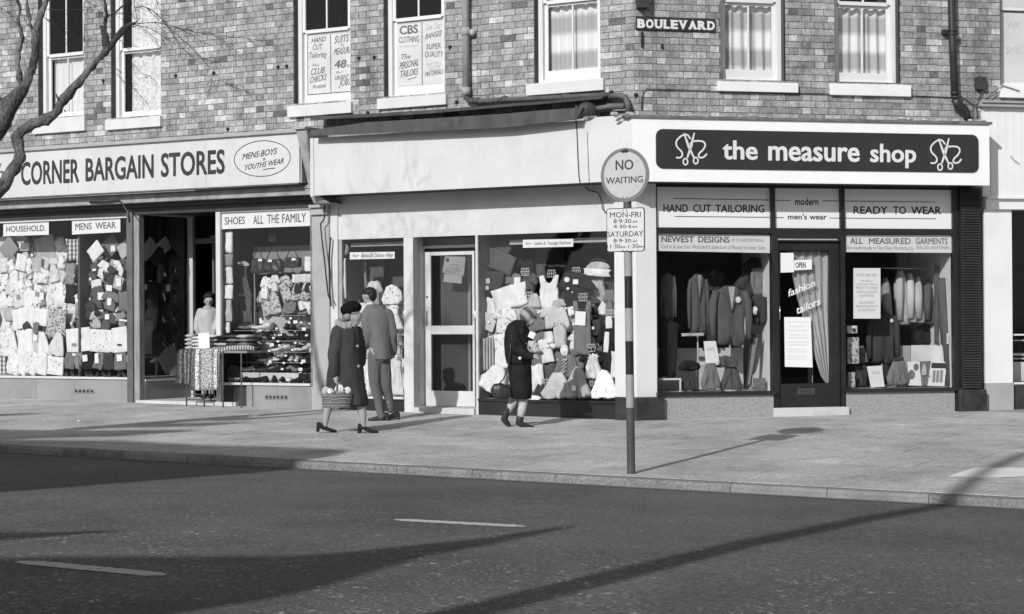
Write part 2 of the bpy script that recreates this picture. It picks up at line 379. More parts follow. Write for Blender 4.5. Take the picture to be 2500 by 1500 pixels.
# lane dashes
for i, (x0, y0, x1, y1, wd) in enumerate([(42, 1357, 400, 1391, .085), (952, 1256, 1268, 1273, .075)]):
    def rp(p):
        r = ray(p); v = Vector((0, 0, EYE)) + r * ((-.29 - EYE) / r.z)
        for k in range(6):
            z = road_z(v.x, v.y); v = Vector((0, 0, EYE)) + r * ((z - EYE) / r.z)
        return v
    a, b = rp(OV(x0, y0)), rp(OV(x1, y1)); d = (b - a); n = Vector((-d.y, d.x, 0)).normalized(); mb = MB(); K = 26; vs = []
    for k in range(K + 1):
        c = a + d * (k / K); e = min(1, k / 2.5, (K - k) / 2.5)
        e = .25 + .75 * max(e, 0)
        w0 = wd * e * (1 + .35 * noise.noise(Vector((k * .9, i * 7, 0)))); w1 = wd * e * (1 + .35 * noise.noise(Vector((k * .9, i * 7 + 3, 5))))
        for q in (c - n * w0, c + n * w1): vs += [Vector((q.x, q.y, road_z(q.x, q.y) + .004))]
    mb.add(vs, [(2 * k, 2 * k + 2, 2 * k + 3, 2 * k + 1) for k in range(K)])
    o = mb.build('lane_marking', M_line); tag(o, kind='structure'); o['label'] = ['worn white lane dash on the near left of the road', 'thin white lane dash on the road below the shop doorway'][i]
# pavement base (mortar bed) and slabs
pave = MB()
def pz(t, s, dz=0): p = KP + KD * t + KN * s; return Vector((p.x, p.y, zg(p.x, p.y) + dz))
T0, T1, DEEP = -22.0, 17.0, 13.0
pave.add([pz(T0, -.15, -.006), pz(T1, -.15, -.006), pz(T1, -DEEP, -.006), pz(T0, -DEEP, -.006)], [(0, 1, 2, 3)])
pavement = pave.build('pavement', M_joint); tag(pavement, kind='structure')
PO = root_loc(pavement)
# slabs in courses parallel with the kerb
rng_ = random.Random(3); rest = MB(); cand = []
row = 0; s = -.155
while s > -9.2:
    hgt = .6 if row % 3 else .75; t = T0 + (row % 2) * .45 + rng_.uniform(-.1, .1)
    while t < T1 - 1:
        wdt = rng_.choice([.6, .75, .9, .9]); c = pz(t + wdt / 2, s - hgt / 2)
        pxx = 1250 + FOC * c.x / c.y
        cand.append((t, wdt, s, hgt, c, -60 < pxx < 2560)); t += wdt
    s -= hgt; row += 1
vis = [q for q in cand if q[5]]; vis.sort(key=lambda q: q[4].y)
def slab(mb, q, mi, org=None):
    t, wd, s_, h_ = q[:4]; g = .0028; r = rng_.uniform(-.0012, .0012); tl = rng_.uniform(-.0012, .0012)
    a = [pz(t + g, s_ - g, r), pz(t + wd - g, s_ - g, r + tl), pz(t + wd - g, s_ - h_ + g, r + tl), pz(t + g, s_ - h_ + g, r)]
    b = [v - Vector((0, 0, .02)) for v in a]
    mb.hexa(b + a, mi)
for i, q in enumerate(vis[:290]):
    m = MB(); slab(m, q, 0); m.build('paving_slab', PAVES[rng_.randrange(4)], pavement)
for q in vis[290:] + [q for q in cand if not q[5]]: slab(rest, q, rng_.randrange(4))
tag(rest.build('paving_slabs_rest', PAVES, pavement), kind='stuff')
# kerb stones
kerb = MB()
kerb.add([kpt(-40, -.152, 0) + Vector((0, 0, kz(-40) - .3)), kpt(40, -.152, 0) + Vector((0, 0, kz(40) - .3)), kpt(40, .028, 0) + Vector((0, 0, kz(40) - .3)), kpt(-40, .028, 0) + Vector((0, 0, kz(-40) - .3))], [(0, 1, 2, 3)])
kerbo = kerb.build('kerb', M_kerb); tag(kerbo, kind='structure')
t = -16.05
KM = [M_kerb, mat('kerb_granite_dark', .19, .8, .2, 4, .6, 40, fine=.3, fscale=40, stain=.35), mat('kerb_granite_pale', .245, .8, .2, 5, .3, 90, fine=.2, fscale=70)]
while t < 12:
    L = rng_.choice([.9, .92, .88, 1.8]) if t < 0 else .91
    m = MB(); g = .003; dz = rng_.uniform(-.003, .003)
    prof = [(-.15, -.25), (-.15, 0), (0, 0), (.018, -.008), (.028, -.03), (.03, -.25)]
    vs = [];
    for tt in (t + g, t + L - g):
        for sx, z in prof: p = kpt(tt, sx, 0); vs.append(Vector((p.x, p.y, kz(tt) + z + dz)))
    n = 6
    m.add(vs, [tuple(range(n)), tuple(range(2 * n - 1, n - 1, -1))] + [(i, i + n, (i + 1) % n + n, (i + 1) % n) for i in range(n)])
    m.build('kerb_stone', KM[rng_.randrange(3)], kerbo); t += L
# pale gutter strip
m = MB(); vs = []
for k in range(0, 41):
    tt = -16 + k * .7
    for sx in (.034, .13 + .03 * noise.noise(Vector((tt, 0, 3)))):
        p = kpt(tt, sx, 0); vs.append(Vector((p.x, p.y, road_z(p.x, p.y) + .004)))
m.add(vs, [(2 * k, 2 * k + 2, 2 * k + 3, 2 * k + 1) for k in range(40)])
tag(m.build('gutter', mat('gutter_grit', .2, .9, .25, 5, .3, 80, fine=.25)), kind='structure')

# ================================================================ BRICK UPPER STOREYS
BT = [mat('brick_%s' % n, c, .9, .30, 8, .9, 60, fine=.32, fscale=60, stain=.6) for n, c in
      (('mid', .34), ('mid_dark', .265), ('dark', .15), ('pale', .54), ('light', .43), ('warm', .37), ('grey', .31))]
BW = [6, 2.6, .45, 1.1, 3.6, 5.5, 4]
M_mortar = mat('mortar', .15, .95, .2, 6, .4, 90, stain=.3)
M_white = mat('white_paint', .72, .5, .05, 2, .08, 30)
M_white_old = mat('white_paint_old', .62, .6, .09, 2.5, .12, 30, fine=.05, fscale=40)
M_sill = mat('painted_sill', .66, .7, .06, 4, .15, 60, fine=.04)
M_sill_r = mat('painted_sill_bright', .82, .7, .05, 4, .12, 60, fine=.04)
M_black = mat('black_paint', .02, .35, .3, 3, spec=.5)
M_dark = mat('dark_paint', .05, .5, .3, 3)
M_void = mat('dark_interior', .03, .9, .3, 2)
M_ink = mat('black_lettering', .03, .6, .2, 10)
M_grey_ink = mat('grey_lettering', .22, .7, .25, 25)
M_faint = mat('faded_lettering', .48, .7, .12, 25)
M_glass = glass_mat('window_glass')
M_dglass = glass_mat('upper_glass', .0, .93)
CH, PITCHB, HEAD = .0862, .3625, .127
def cut(spans, a, b):
    out = []
    for x0, x1 in spans:
        if b <= x0 or a >= x1: out.append((x0, x1)); continue
        if a > x0: out.append((x0, a))
        if b < x1: out.append((b, x1))
    return out
class Opening: pass
def brick_face(F, root, u0, u1, z0, z1, openings, indiv, quoin_left=False, seed=1, phase=0.0):
    """openings: list of (u0,u1,z0,z1). indiv = predicate/score; returns brick list"""
    R = random.Random(seed); bricks = []
    # mortar slab with holes: split along u at opening edges
    us = sorted(set([u0, u1] + [e for op in openings for e in op[:2] if u0 < e < u1]))
    mb = MB()
    for a, b in zip(us[:-1], us[1:]):
        zs = [(z0, z1)]
        for op in openings:
            if op[0] < (a + b) / 2 < op[1]: zs = cut(zs, op[2], op[3])
        for za, zb in zs: mb.fbox(F, a, b, -.3, -.007, za, zb)
    mb.build('mortar', M_mortar, root)
    row = int(math.floor(z0 / CH)); z = row * CH
    while z < z1:
        za, zb = max(z, z0) + .0045, min(z + CH, z1) - .0045
        if zb - za > .015:
            off = phase + (PITCHB / 2 if row % 2 else 0); k = math.floor((u0 - off) / PITCHB) - 1; u = off + k * PITCHB
            while u < u1:
                for (a, b) in ((u, u + HEAD), (u + HEAD, u + PITCHB)):
                    a2, b2 = max(a, u0), min(b, u1)
                    if b2 - a2 < .03: continue
                    sp = [(a2, b2)]
                    for op in openings:
                        if op[2] < (za + zb) / 2 < op[3]: sp = cut(sp, op[0], op[1])
                    for (p, q) in sp:
                        if q - p < .025: continue
                        edge_l = any(abs(p - op[1]) < 1e-6 and op[2] < (za + zb) / 2 < op[3] for op in openings)
                        edge_r = any(abs(q - op[0]) < 1e-6 and op[2] < (za + zb) / 2 < op[3] for op in openings)
                        full = abs((q - p) - (b - a)) < 1e-6
                        g = .0045; pp = p + (0 if edge_l or p == u0 else g); qq = q - (0 if edge_r or q == u1 else g)
                        header = (b - a) < .2
                        wts = list(BW)
                        if header: wts[3] *= 3.6; wts[2] *= 1.5
                        bricks.append(dict(a=pp, b=qq, za=za, zb=zb, deep=.108 if (edge_l or edge_r) else .03, m=R.choices(range(7), wts)[0], full=full and not (edge_l or edge_r), header=header, dz=R.uniform(-.0025, .0025)))
                u += PITCHB
        z += CH; row += 1
    return bricks
_bm = {}; JR = random.Random(77)
def lay_bricks(F, bricks, root, limit, scorer):
    bricks.sort(key=scorer); n = 0; rest = MB()
    for b in bricks:
        if n < limit:
            n += 1; wu, hz = b['b'] - b['a'], b['zb'] - b['za']; key = (round(wu, 4), round(hz, 4), b['deep'], b['m'])
            if key not in _bm:
                m = MB(); g = Face((0, 0, 0), 0)
                m.box(-wu / 2, wu / 2, 0, b['deep'], -hz / 2, hz / 2); me = m.mesh('brick', BT[b['m']]); _bm[key] = me
            o = bpy.data.objects.new('brick', _bm[key]); COL.objects.link(o); o.parent = root
            o.location = F.w((b['a'] + b['b']) / 2, b['dz'], (b['za'] + b['zb']) / 2) - Vector(root.location); o.rotation_euler = (0, 0, F.ang)
        else:
            j = [JR.uniform(-.002, .002) for _ in range(4)]; rest.fbox(F, b['a'] + j[0], b['b'] + j[1], b['dz'] - b['deep'], b['dz'], b['za'] + j[2], b['zb'] + j[3], b['m'])
    if rest.v: tag(rest.build('bricks_rest', BT, root, fix=False), kind='stuff')

# openings measured on the brick plane
def opening(F, fr, xl, xr, yb, ztop=9.2):
    """xl/xr brick edges, yb = sill underside pixel at left edge (bottom of the hole)"""
    a = F.u(fr(xl, yb)); b = F.u(fr(xr, yb)); return [a, b, F.z(fr(xl, yb)), ztop]
WIN = [  # key, face, frame, xl, xr, y sill-top at xl
    ('w1', FL, A1, 288, 632, 905), ('w2', FL, A1, 838, 1216, 905), ('w3', FL, A2, 362, 791, 800), ('w4', FL, A2, 1042, 1502, 745),
    ('w5', FL, A3, 322, 822, 632), ('w6', FR, A3, 1729, 2220, 615), ('w7', FR, A4, 679, 1136, 583), ('w8', FR, A4, 1832, 2330, 598)]
OPN = {k: opening(F, fr, xl, xr, y) for k, F, fr, xl, xr, y in WIN}
UPARTY = FL.u(A2(150, 600))     # boundary between the two properties on the left face
z_top = 8.6
# arched heads on the left wing are just above the picture; straight elsewhere
for k in ('w1', 'w2'): OPN[k][3] = 6.75
for k in ('w3', 'w4', 'w5'): OPN[k][3] = 6.9
for k in ('w6', 'w7', 'w8'): OPN[k][3] = 6.4
bl = thing('brick_building', 'brick upper storey with two net curtained sash windows above the corner bargain store fascia', 'building', FL.w(UPARTY - 5, 0, 0))
br = thing('brick_building', 'corner brick building whose sunlit upper storey carries the white street name plate', 'building', FL.w(0, 0, 0))
ZB_L = FL.z(A1(600, 1085)) - .03
ULEFT = FL.u((-260, 200))
bricks = brick_face(FL, bl, ULEFT, UPARTY, ZB_L, z_top, [OPN['w1'], OPN['w2']], None, seed=2, phase=.05)
lay_bricks(FL, [b for b in bricks if b['za'] < 7.3], bl, 295, lambda b: (b['za'] > 6.6) * 100 - (b['b']) + (b['header']) * 2.0)
# chamfered sides of openings are covered by the deep jamb bricks
ZB_R = 3.35
bk = brick_face(FL, br, UPARTY, -.002, ZB_R, z_top, [OPN['w3'], OPN['w4'], OPN['w5']], None, seed=5, phase=.05)
URIGHT = FR.u((2760, 200))
bk2 = brick_face(FR, br, .002, URIGHT, ZB_R, z_top, [OPN['w6'], OPN['w7'], OPN['w8']], None, seed=9, phase=.115)
vis2 = [b for b in bk2 if b['za'] < 6.6]
lay_bricks(FR, vis2, br, 295, lambda b: (b['za'] > 5.35) * 100 + (b['za'] < 3.6) * 50 + b['a'] + b['header'] * 1.5)
lay_bricks(FL, [b for b in bk if b['za'] < 7.0], br, 0, lambda b: 0)
# body of the buildings behind the face (roof slab keeps light out)
mb = MB(); mb.fbox(FL, ULEFT, -.25, -8, -7.6, 2.8, z_top); mb.fbox(FL, ULEFT, UPARTY - .002, -8, -.301, z_top - .2, z_top); mb.build('rear_wall', mat('rear_render', .3), bl)
mb = MB(); mb.fbox(FL, UPARTY, -.3, -8, -.301, z_top + .002, z_top + .2); mb.fbox(FR, .3, URIGHT, -8, -.301, z_top + .21, z_top + .4); mb.build('roof', mat('roof_felt', .15), br)
# upper floor slab so that no light leaks into the shops from the rooms
mb = MB(); mb.fbox(FL, ULEFT, UPARTY - .003, -7, -.31, 3.05, 3.25); mb.build('floor_slab', M_void, bl)
mb = MB(); mb.fbox(FL, UPARTY, -.36, -7, -.31, 3.06, 3.26); mb.fbox(FR, .3, URIGHT, -7, -.31, 3.27, 3.35); mb.build('floor_slab', M_void, br)

# ---- sash windows
M_net = mat('net_curtain', .86, .9, .10, 3, fine=.08, fscale=60, stretch=(9, 9, .6))
M_lace = pattern_mat('lace_curtain', .62, .9, 'floral', 26, .9, thr=.5, soft=.12)
M_stripe = pattern_mat('banded_curtain', .50, .92, 'check', 13, .9, (0, 0, 1), .5, .4)
def curtain(F, u0, u1, o, z0, z1, m, parent, amp=.018, freq=38, name='curtain', slant=0.0):
    mb = MB(); n = max(24, int((u1 - u0) * 70)); vs = []
    for j in range(7):
        zz = z0 + (z1 - z0) * j / 6
        for i in range(n + 1):
            u = u0 + (u1 - u0) * i / n; ph = u * freq + 1.5 * noise.noise(Vector((u * 3, zz * .4, 0)))
            uu = u + slant * (j / 6)
            vs.append(F.w(uu, o + amp * math.sin(ph) * (.7 + .5 * noise.noise(Vector((u * 6, 0, zz)))) , zz + (0 if j else .015 * math.sin(u * 21))))
    fs = [(j * (n + 1) + i, j * (n + 1) + i + 1, (j + 1) * (n + 1) + i + 1, (j + 1) * (n + 1) + i) for j in range(6) for i in range(n)]
    mb.add(vs, fs)
    o_ = mb.build(name, m, parent, smooth=True, fix=False); return o_
def sash(key, F, fr, root, ymeet, ybot_glass, curt, bar=True, lowbar=True, frame_w=.075, dark_reveal=False, label=None, sillx=None, sillh=.135, upper_dark=True):
    a, b, zb, zt = OPN[key]
    win = bx('window', F, a + .002, b - .002, -.145, -.11, zt - .09, zt, M_white, root, label=label)   # head of box frame carries the rest
    fw = frame_w
    zs = zb + .045
    mb = MB(); mb.fbox(F, a + .002, a + fw, -.17, -.1, zb, zt - .09); mb.fbox(F, b - fw, b - .002, -.17, -.1, zb, zt - .09); mb.fbox(F, a + fw, b - fw, -.17, -.095, zb, zs)
    mb.build('box_frame', M_white, win, bevel=.004)
    zm = F.z(fr(*ymeet), -.13)
    sw = .05
    # upper sash
    mb = MB(); ua, ub = a + fw, b - fw
    mb.fbox(F, ua, ua + sw, -.15, -.12, zm, zt - .09); mb.fbox(F, ub - sw, ub, -.15, -.12, zm, zt - .09); mb.fbox(F, ua + sw, ub - sw, -.152, -.118, zm - .02, zm + .03)
    if bar: mb.fbox(F, (ua + ub) / 2 - .012, (ua + ub) / 2 + .012, -.148, -.124, zm + .03, zt - .09)
    mb.build('upper_sash', M_white, win, bevel=.003)
    zg_ = F.z(fr(*ybot_glass), -.17)
    mb = MB(); mb.fbox(F, ua, ua + sw, -.19, -.16, zs, zm - .001); mb.fbox(F, ub - sw, ub, -.19, -.16, zs, zm - .001)
    mb.fbox(F, ua + sw, ub - sw, -.19, -.158, zs, zg_); mb.fbox(F, ua + sw, ub - sw, -.19, -.16, zm - .05, zm - .003)
    if lowbar: mb.fbox(F, (ua + ub) / 2 - .01, (ua + ub) / 2 + .01, -.188, -.162, zg_, zm - .05)
    mb.build('lower_sash', M_white, win, bevel=.003)
    bx('pane', F, ua + sw, ub - sw, -.137, -.133, zm + .03, zt - .09, M_dglass, win)
    bx('pane', F, ua + sw, ub - sw, -.177, -.173, zg_, zm - .05, M_dglass, win)
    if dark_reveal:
        mb = MB(); mb.fbox(F, b - .001, b - .02, -.1, -.004, zb, zt); mb.fbox(F, a, b, -.1, -.01, zb - .0, zb + .028); mb.build('reveal_paint_and_shade', M_black, win)
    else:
        mb = MB(); mb.fbox(F, a - .001, a + .012, -.1, -.006, zb, zt); mb.build('reveal_paint_and_shade', mat('reveal_shade', .07, .9, .4, 8), win)  # shade of the left reveal put in as a dark strip
    if curt:
        m, zc0, zc1, c0, c1, amp, fq = curt
        curtain(F, ua + (ub - ua) * c0, ua + (ub - ua) * c1, -.26, zs if zc0 is None else zc0, zc1 if zc1 else zm, m, win, amp, fq)
    # room behind
    mb = MB(); mb.fbox(F, a - .15, b + .15, -1.6, -1.55, zb - .2, zt + .1); mb.fbox(F, a - .2, a - .15, -1.6, -.31, zb - .2, zt + .1); mb.fbox(F, b + .15, b + .2, -1.6, -.31, zb - .2, zt + .1)
    mb.fbox(F, a - .2, b + .2, -1.6, -.31, zt + .1, zt + .15); mb.fbox(F, a - .2, b + .2, -1.6, -.31, zb - .25, zb - .2)
    mb.build('room', mat('room_wall', .12, .9), win)
    # sill
    if sillx:
        fr2, x0, x1, yt, yb = sillx; u0 = F.u(fr2(x0, yb), .05); u1 = F.u(fr2(x1, yb), .05)
        if len(sillx) > 5: pass
        z1_ = zb + .004; z0_ = F.z(fr2((x0), yb), .05)
        mb = MB(); vs = [F.w(u0, .06, z0_), F.w(u1, .06, z0_), F.w(u1, -.1, z0_), F.w(u0, -.1, z0_), F.w(u0, .06, z1_ - .012), F.w(u1, .06, z1_ - .012), F.w(u1, -.1, z1_ + .004), F.w(u0, -.1, z1_ + .004)]
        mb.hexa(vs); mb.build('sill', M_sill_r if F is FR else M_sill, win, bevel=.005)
    return win
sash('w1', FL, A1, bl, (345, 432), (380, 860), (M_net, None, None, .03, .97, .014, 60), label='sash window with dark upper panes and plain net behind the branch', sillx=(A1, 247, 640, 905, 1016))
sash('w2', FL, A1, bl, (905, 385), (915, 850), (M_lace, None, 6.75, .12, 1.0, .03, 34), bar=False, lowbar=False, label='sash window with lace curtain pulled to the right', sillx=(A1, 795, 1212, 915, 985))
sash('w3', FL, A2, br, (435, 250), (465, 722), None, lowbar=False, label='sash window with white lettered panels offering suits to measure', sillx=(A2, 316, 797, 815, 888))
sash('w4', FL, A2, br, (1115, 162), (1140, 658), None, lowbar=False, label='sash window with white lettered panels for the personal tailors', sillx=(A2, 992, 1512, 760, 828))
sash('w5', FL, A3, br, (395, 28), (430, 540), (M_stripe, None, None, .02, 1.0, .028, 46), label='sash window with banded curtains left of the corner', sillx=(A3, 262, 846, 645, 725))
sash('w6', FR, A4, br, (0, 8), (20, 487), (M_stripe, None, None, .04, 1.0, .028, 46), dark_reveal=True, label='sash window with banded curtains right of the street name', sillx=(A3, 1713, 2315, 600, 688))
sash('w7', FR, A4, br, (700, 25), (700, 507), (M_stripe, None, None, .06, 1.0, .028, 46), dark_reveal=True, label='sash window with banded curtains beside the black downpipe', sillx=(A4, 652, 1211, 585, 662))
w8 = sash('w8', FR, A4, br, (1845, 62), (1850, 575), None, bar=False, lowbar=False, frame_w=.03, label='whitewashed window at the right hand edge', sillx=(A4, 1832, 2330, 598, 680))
a, b, zb, zt = OPN['w8']; bd = bx('whitewashed_board', FR, a + .07, b - .05, -.169, -.160, zb + .05, FR.z(A4(1845, 68), -.16), M_white_old, w8)
write(w8, FR, A4, [('WR', 1880, 195, 1965, 198, 150, 0, .1), ('SHS', 1870, 372, 1966, 376, 325, 0, .1)], -.16, M_faint)
bx('upper_board', FR, a + .07, b - .05, -.13, -.118, FR.z(A4(1845, 50), -.12), zt - .1, M_white_old, w8)
# lettered boards in w3, w4
def boards(key, fr, F, xs, yt, yb, lines, win):
    zt_ = F.z(fr(xs[0], yt), -.165); zb_ = F.z(fr(xs[0], yb), -.165)
    us = [F.u(fr(x, yt), -.165) for x in xs]
    for i in range(len(us) - 1): bx('lettered_panel', F, us[i] + .006, us[i + 1] - .006, -.172, -.1655, zb_, zt_, M_white_old, win)
    mb = MB()
    write(win, F, fr, lines, -.165, mat('sign_writing', .16, .7, .3, 20))
W3 = [o for o in br.children if o.get('label', '').startswith('sash window with white lettered panels offering')][0]
W4 = [o for o in br.children if o.get('label', '').startswith('sash window with white lettered panels for')][0]
boards('w3', A2, FL, (466, 640, 800), 262, 715, [
    ('HAND', 495, 328, 605, 312, 290, .01, .3), ('CUT', 505, 380, 580, 372, 338, .005, .3), ('Tailoring', 480, 440, 610, 430, 398, 0, .2), ('ALL', 500, 502, 555, 497, 482, 0, .1),
    ('CLUB', 490, 568, 597, 552, 520, .01, .4), ('CHECKS', 483, 628, 612, 602, 583, .01, .4), ('Accepted', 503, 668, 605, 660, 640, 0, .3),
    ('SUITS', 668, 330, 780, 312, 275, .01, .3), ('TO', 715, 352, 740, 350, 332, 0, .2), ('MEASURE', 663, 418, 800, 398, 368, .01, .4), ('48', 668, 518, 760, 508, 458, .03, .1), ('hrs', 768, 510, 795, 508, 480, 0, 0), ('for', 682, 556, 730, 553, 540, 0, .2),
    ('URGENT', 672, 606, 780, 594, 574, .005, .4), ('JOBS', 700, 652, 792, 640, 605, .01, .4)], W3)
boards('w4', A2, FL, (1142, 1330, 1506), 180, 655, [
    ('CBS', 1160, 262, 1300, 248, 198, .035, 0), ('CLOTHING', 1155, 325, 1308, 315, 280, .01, .05), ('The', 1175, 448, 1245, 442, 412, 0, .4),
    ('PERSONAL', 1160, 525, 1304, 495, 474, .012, .4), ('TAILORS', 1168, 586, 1302, 562, 536, .012, .4),
    ('RANGES', 1352, 298, 1482, 268, 258, .008, .5), ('SUPER', 1362, 375, 1472, 365, 335, .004, .1), ('QUALITY', 1352, 430, 1490, 428, 390, .004, .1),
    ('MATERIALS', 1352, 580, 1495, 555, 545, .006, .4)], W4)
write(W4, FL, A2, [('in reference', 1160, 360, 1300, 350, 345, 0, 0), ('See Our', 1355, 232, 1478, 212, 185, 0, .4), ('UP TO', 1365, 502, 1470, 495, 475, 0, .2), ('DATE', 1380, 535, 1465, 525, 505, 0, .2)], -.165, M_faint)
line_strip(W4, FL, A2, [(1222, 602), (1290, 582)], -.165, .008, mat('sign_writing', .16))
# ================================================================ SHOPFRONTS
M_fascia_old = mat('fascia_paint', .62, .55, .07, 1.6, .1, 20, stain=.12, stretch=(1, 1, .35))
M_fascia = mat('fascia_white', .64, .5, .05, 2.2, .1, 14, fine=.03, fscale=35, stain=.12)
M_fascia_r = mat('fascia_gloss_white', .90, .4, .02, 1.6, .05, 12, fine=.02, fscale=30, stain=.05)
M_trim = mat('grey_trim', .38, .6, .15, 4, .1)
M_trim_d = mat('dark_grey_trim', .13, .5, .25, 5, .1)
M_pil = mat('pilaster_paint', .40, .65, .10, 2.5, .15, 40, stain=.2)
M_riser = mat('stall_riser_paint', .29, .7, .10, 2.2, .15, 40, stain=.25)
M_floor = mat('bed_lining', .62, .8, .08, 3)
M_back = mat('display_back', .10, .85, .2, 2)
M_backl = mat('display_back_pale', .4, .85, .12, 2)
M_paper = mat('white_paper', .84, .7, .02, 5)
M_card = mat('cream_card', .76, .7, .05, 5)
M_step = mat('door_step', .55, .85, .15, 4, .2)
def granite():
    m = pattern_mat('granite_riser', .17, .40, 'floral', 105, .55, thr=.5, soft=.16); return m
M_granite = granite()
def band(F, fr, x, y0, y1, o): return F.z(fr(x, y1), o), F.z(fr(x, y0), o)

# ---------- corner bargain stores
ULm = FL.u((-330, 800), OS)
cbs = thing('shopfront', 'bargain store shopfront with black painted name on a long white fascia', 'shopfront', FL.w(FL.u(B1(880, 900), OS), OS, zg(*FL.w(FL.u(B1(880, 900), OS), OS, 0).xy)))
OC = .34
zt = FL.z(A2(200, 1014), OC); zb = FL.z(A1(1500, 1420), OC); ur = FL.u(A2(405, 1200), OC)
fas = bx('fascia', FL, ULm, ur + .02, 0, OC - .03, zb + .002, zt - .002, M_trim, cbs)
js = [ULm, FL.u(A1(515, 1300), OC), FL.u(A1(1555, 1300), OC), ur]
for a, b in zip(js[:-1], js[1:]): bx('fascia_panel', FL, a + .002, b - .002, OC - .03, OC, zb, zt, M_fascia_old, fas)
mb = MB(); mb.fbox(FL, ULm, ur + .05, 0, OC + .05, zt, zt + .03); mb.fbox(FL, ULm, ur + .05, 0, OC + .02, zt + .03, zt + .05); mb.build('fascia_capping', M_trim, cbs)
mb = MB(); mb.fbox(FL, ULm, ur, OC - .03, OC + .03, zb - .02, zb); mb.build('fascia_bead', M_trim_d, cbs)
W_ = mat('sign_black', .045, .5, .3, 6)
write(fas, FL, A1, [('CORNER', 158, 1396, 597, 1374, 1224, .03), ('BARGAIN', 645, 1367, 1160, 1338, 1196, .03), ('STORES', 1214, 1334, 1697, 1306, 1158, .03)], OC, W_)
write(fas, FL, A1, [('The', -120, 1405, 106, 1396, 1240, 0, .5)], OC, mat('sign_brown', .14, .5, .3, 6))
SRC = lambda x, y: (x, y)
write(fas, FL, SRC, [('MENS·BOYS', 591, 390.5, 677.5, 375.5, 376, .012, .35, .02), ('&', 641, 392, 648, 391, 386, 0, .2), ('YOUTHS WEAR', 598, 416, 692.5, 399.5, 403, .012, .35, .02)], OC, W_)
line_strip(fas, FL, SRC, [(640 + 68.5 * math.cos(a * .1745), 387.5 - 3 * math.cos(a * .1745) - 43.5 * math.sin(a * .1745)) for a in range(37)], OC, .011, W_, 'oval_border')
line_strip(fas, FL, A2, [(130, 1283), (180, 1274), (222, 1270)], OC, .012, W_)
# console bracket between the two fascias
u0, u1 = FL.u(A2(410, 1200), .4), FL.u(A2(484, 1200), .42)
cz0 = FL.z(A2(455, 1470), .3)
mb = MB(); mb.hexa([FL.w(u0 + .10, .30, cz0), FL.w(u1, .36, cz0), FL.w(u1, 0, cz0), FL.w(u0 + .10, 0, cz0), FL.w(u0, .5, zt + .02), FL.w(u1, .5, zt + .02), FL.w(u1, 0, zt + .02), FL.w(u0, 0, zt + .02)])
mb.build('console_bracket', mat('console_paint', .33, .6, .3, 5, stain=.3), cbs, bevel=.01)
bx('console_cap', FL, u0 - .03, u1 + .005, 0, .54, zt + .021, zt + .05, M_trim, cbs)
# architrave and blind slot
o1 = .2
za, zb2 = FL.z(B1(300, 62), o1), FL.z(B1(300, 140), o1)
arch = MB(); arch.fbox(FL, ULm, ur + .1, OS, o1, zb2 + .06, zb - .021); arch.fbox(FL, ULm, ur + .1, OS, o1 + .03, zb2 + .03, zb2 + .06); arch.fbox(FL, ULm, ur + .1, OS, o1 + .02, zb - .07, zb - .05)
arch.build('architrave', mat('architrave_paint', .33, .6, .25, 4, .2, stain=.4), cbs)
bx('blind_slot', FL, ULm, ur + .1, OS - .1, .08, zb2 - .03, zb2 + .03, M_dark, cbs)
zh0 = FL.z(B1(300, 222), OS); 
bx('blind_box', FL, ULm, ur + .1, OS - .1, OS + .05, zh0 + .035, zb2 - .031, M_dark, cbs)
ua = FL.u(B1(866, 700), OS)       # right edge of the main window
mb = MB(); mb.fbox(FL, ULm, ua, OS - .04, OS + .02, zh0, zh0 + .034); mb.build('head_rail', M_white_old, cbs)
zs = FL.z(B1(400, 1262), OS)      # sill of main window
mb = MB(); mb.fbox(FL, ULm, ua, OS - .08, OS + .05, zs - .035, zs); mb.build('window_sill', M_white_old, cbs, bevel=.005)
def gz(u, o): p = FL.w(u, o, 0); return zg(p.x, p.y)
uj = FL.u(B1(245, 1350), OS)
zlow = gz(ULm, OS) - .45
rz = lambda a, b, o=OS + .02, F=FL: min(zg(*F.w(a, o, 0).xy), zg(*F.w(b, o, 0).xy)) - .04
bx('stall_riser', FL, ULm, uj - .002, OS - .1, OS + .02, rz(ULm, uj), zs - .036, M_riser, cbs); 
bx('stall_riser', FL, uj + .002, ua, OS - .1, OS + .02, rz(uj, ua), zs - .036, M_riser, cbs)
def grille(parent, fr, x0, x1, y0, y1, o, n=5):
    u0, z1 = FL.px(fr(x0, y0), o); u1, z0 = FL.px(fr(x1, y1), o); z1 = FL.z(fr(x0, y0), o); z0 = FL.z(fr(x0, y1), o)
    g = bx('air_vent', FL, u0, u1, o - .01, o + .008, z0, z1, mat('vent_iron', .22, .7, .3, 30), parent)
    mb = MB()
    for i in range(n):
        a = u0 + (u1 - u0) * (i + .22) / n; b = u0 + (u1 - u0) * (i + .78) / n
        mb.fbox(FL, a, b, o + .006, o + .0095, z0 + (z1 - z0) * .25, z0 + (z1 - z0) * .75)
    tag(mb.build('vent_slots', M_void, g), kind='stuff')
grille(cbs, B1, 500, 632, 1345, 1376, OS + .02)
# corner post
ub, uc = FL.u(B1(906, 700), OS), FL.u(B1(946, 700), OS)
zf = gz(ub, OS) + .01
bx('corner_post', FL, ua + .001, ub, OS - .06, OS + .06, rz(ua, ub), zb2 - .04, M_trim_d, cbs, bevel=.01)
bx('corner_post', FL, ub + .001, uc - .01, OS - .09, OS + .03, rz(ub, uc), zb2 - .04, mat('weathered_post', .30, .6, .3, 6, stain=.3, stretch=(4, 4, .4)), cbs, bevel=.008)
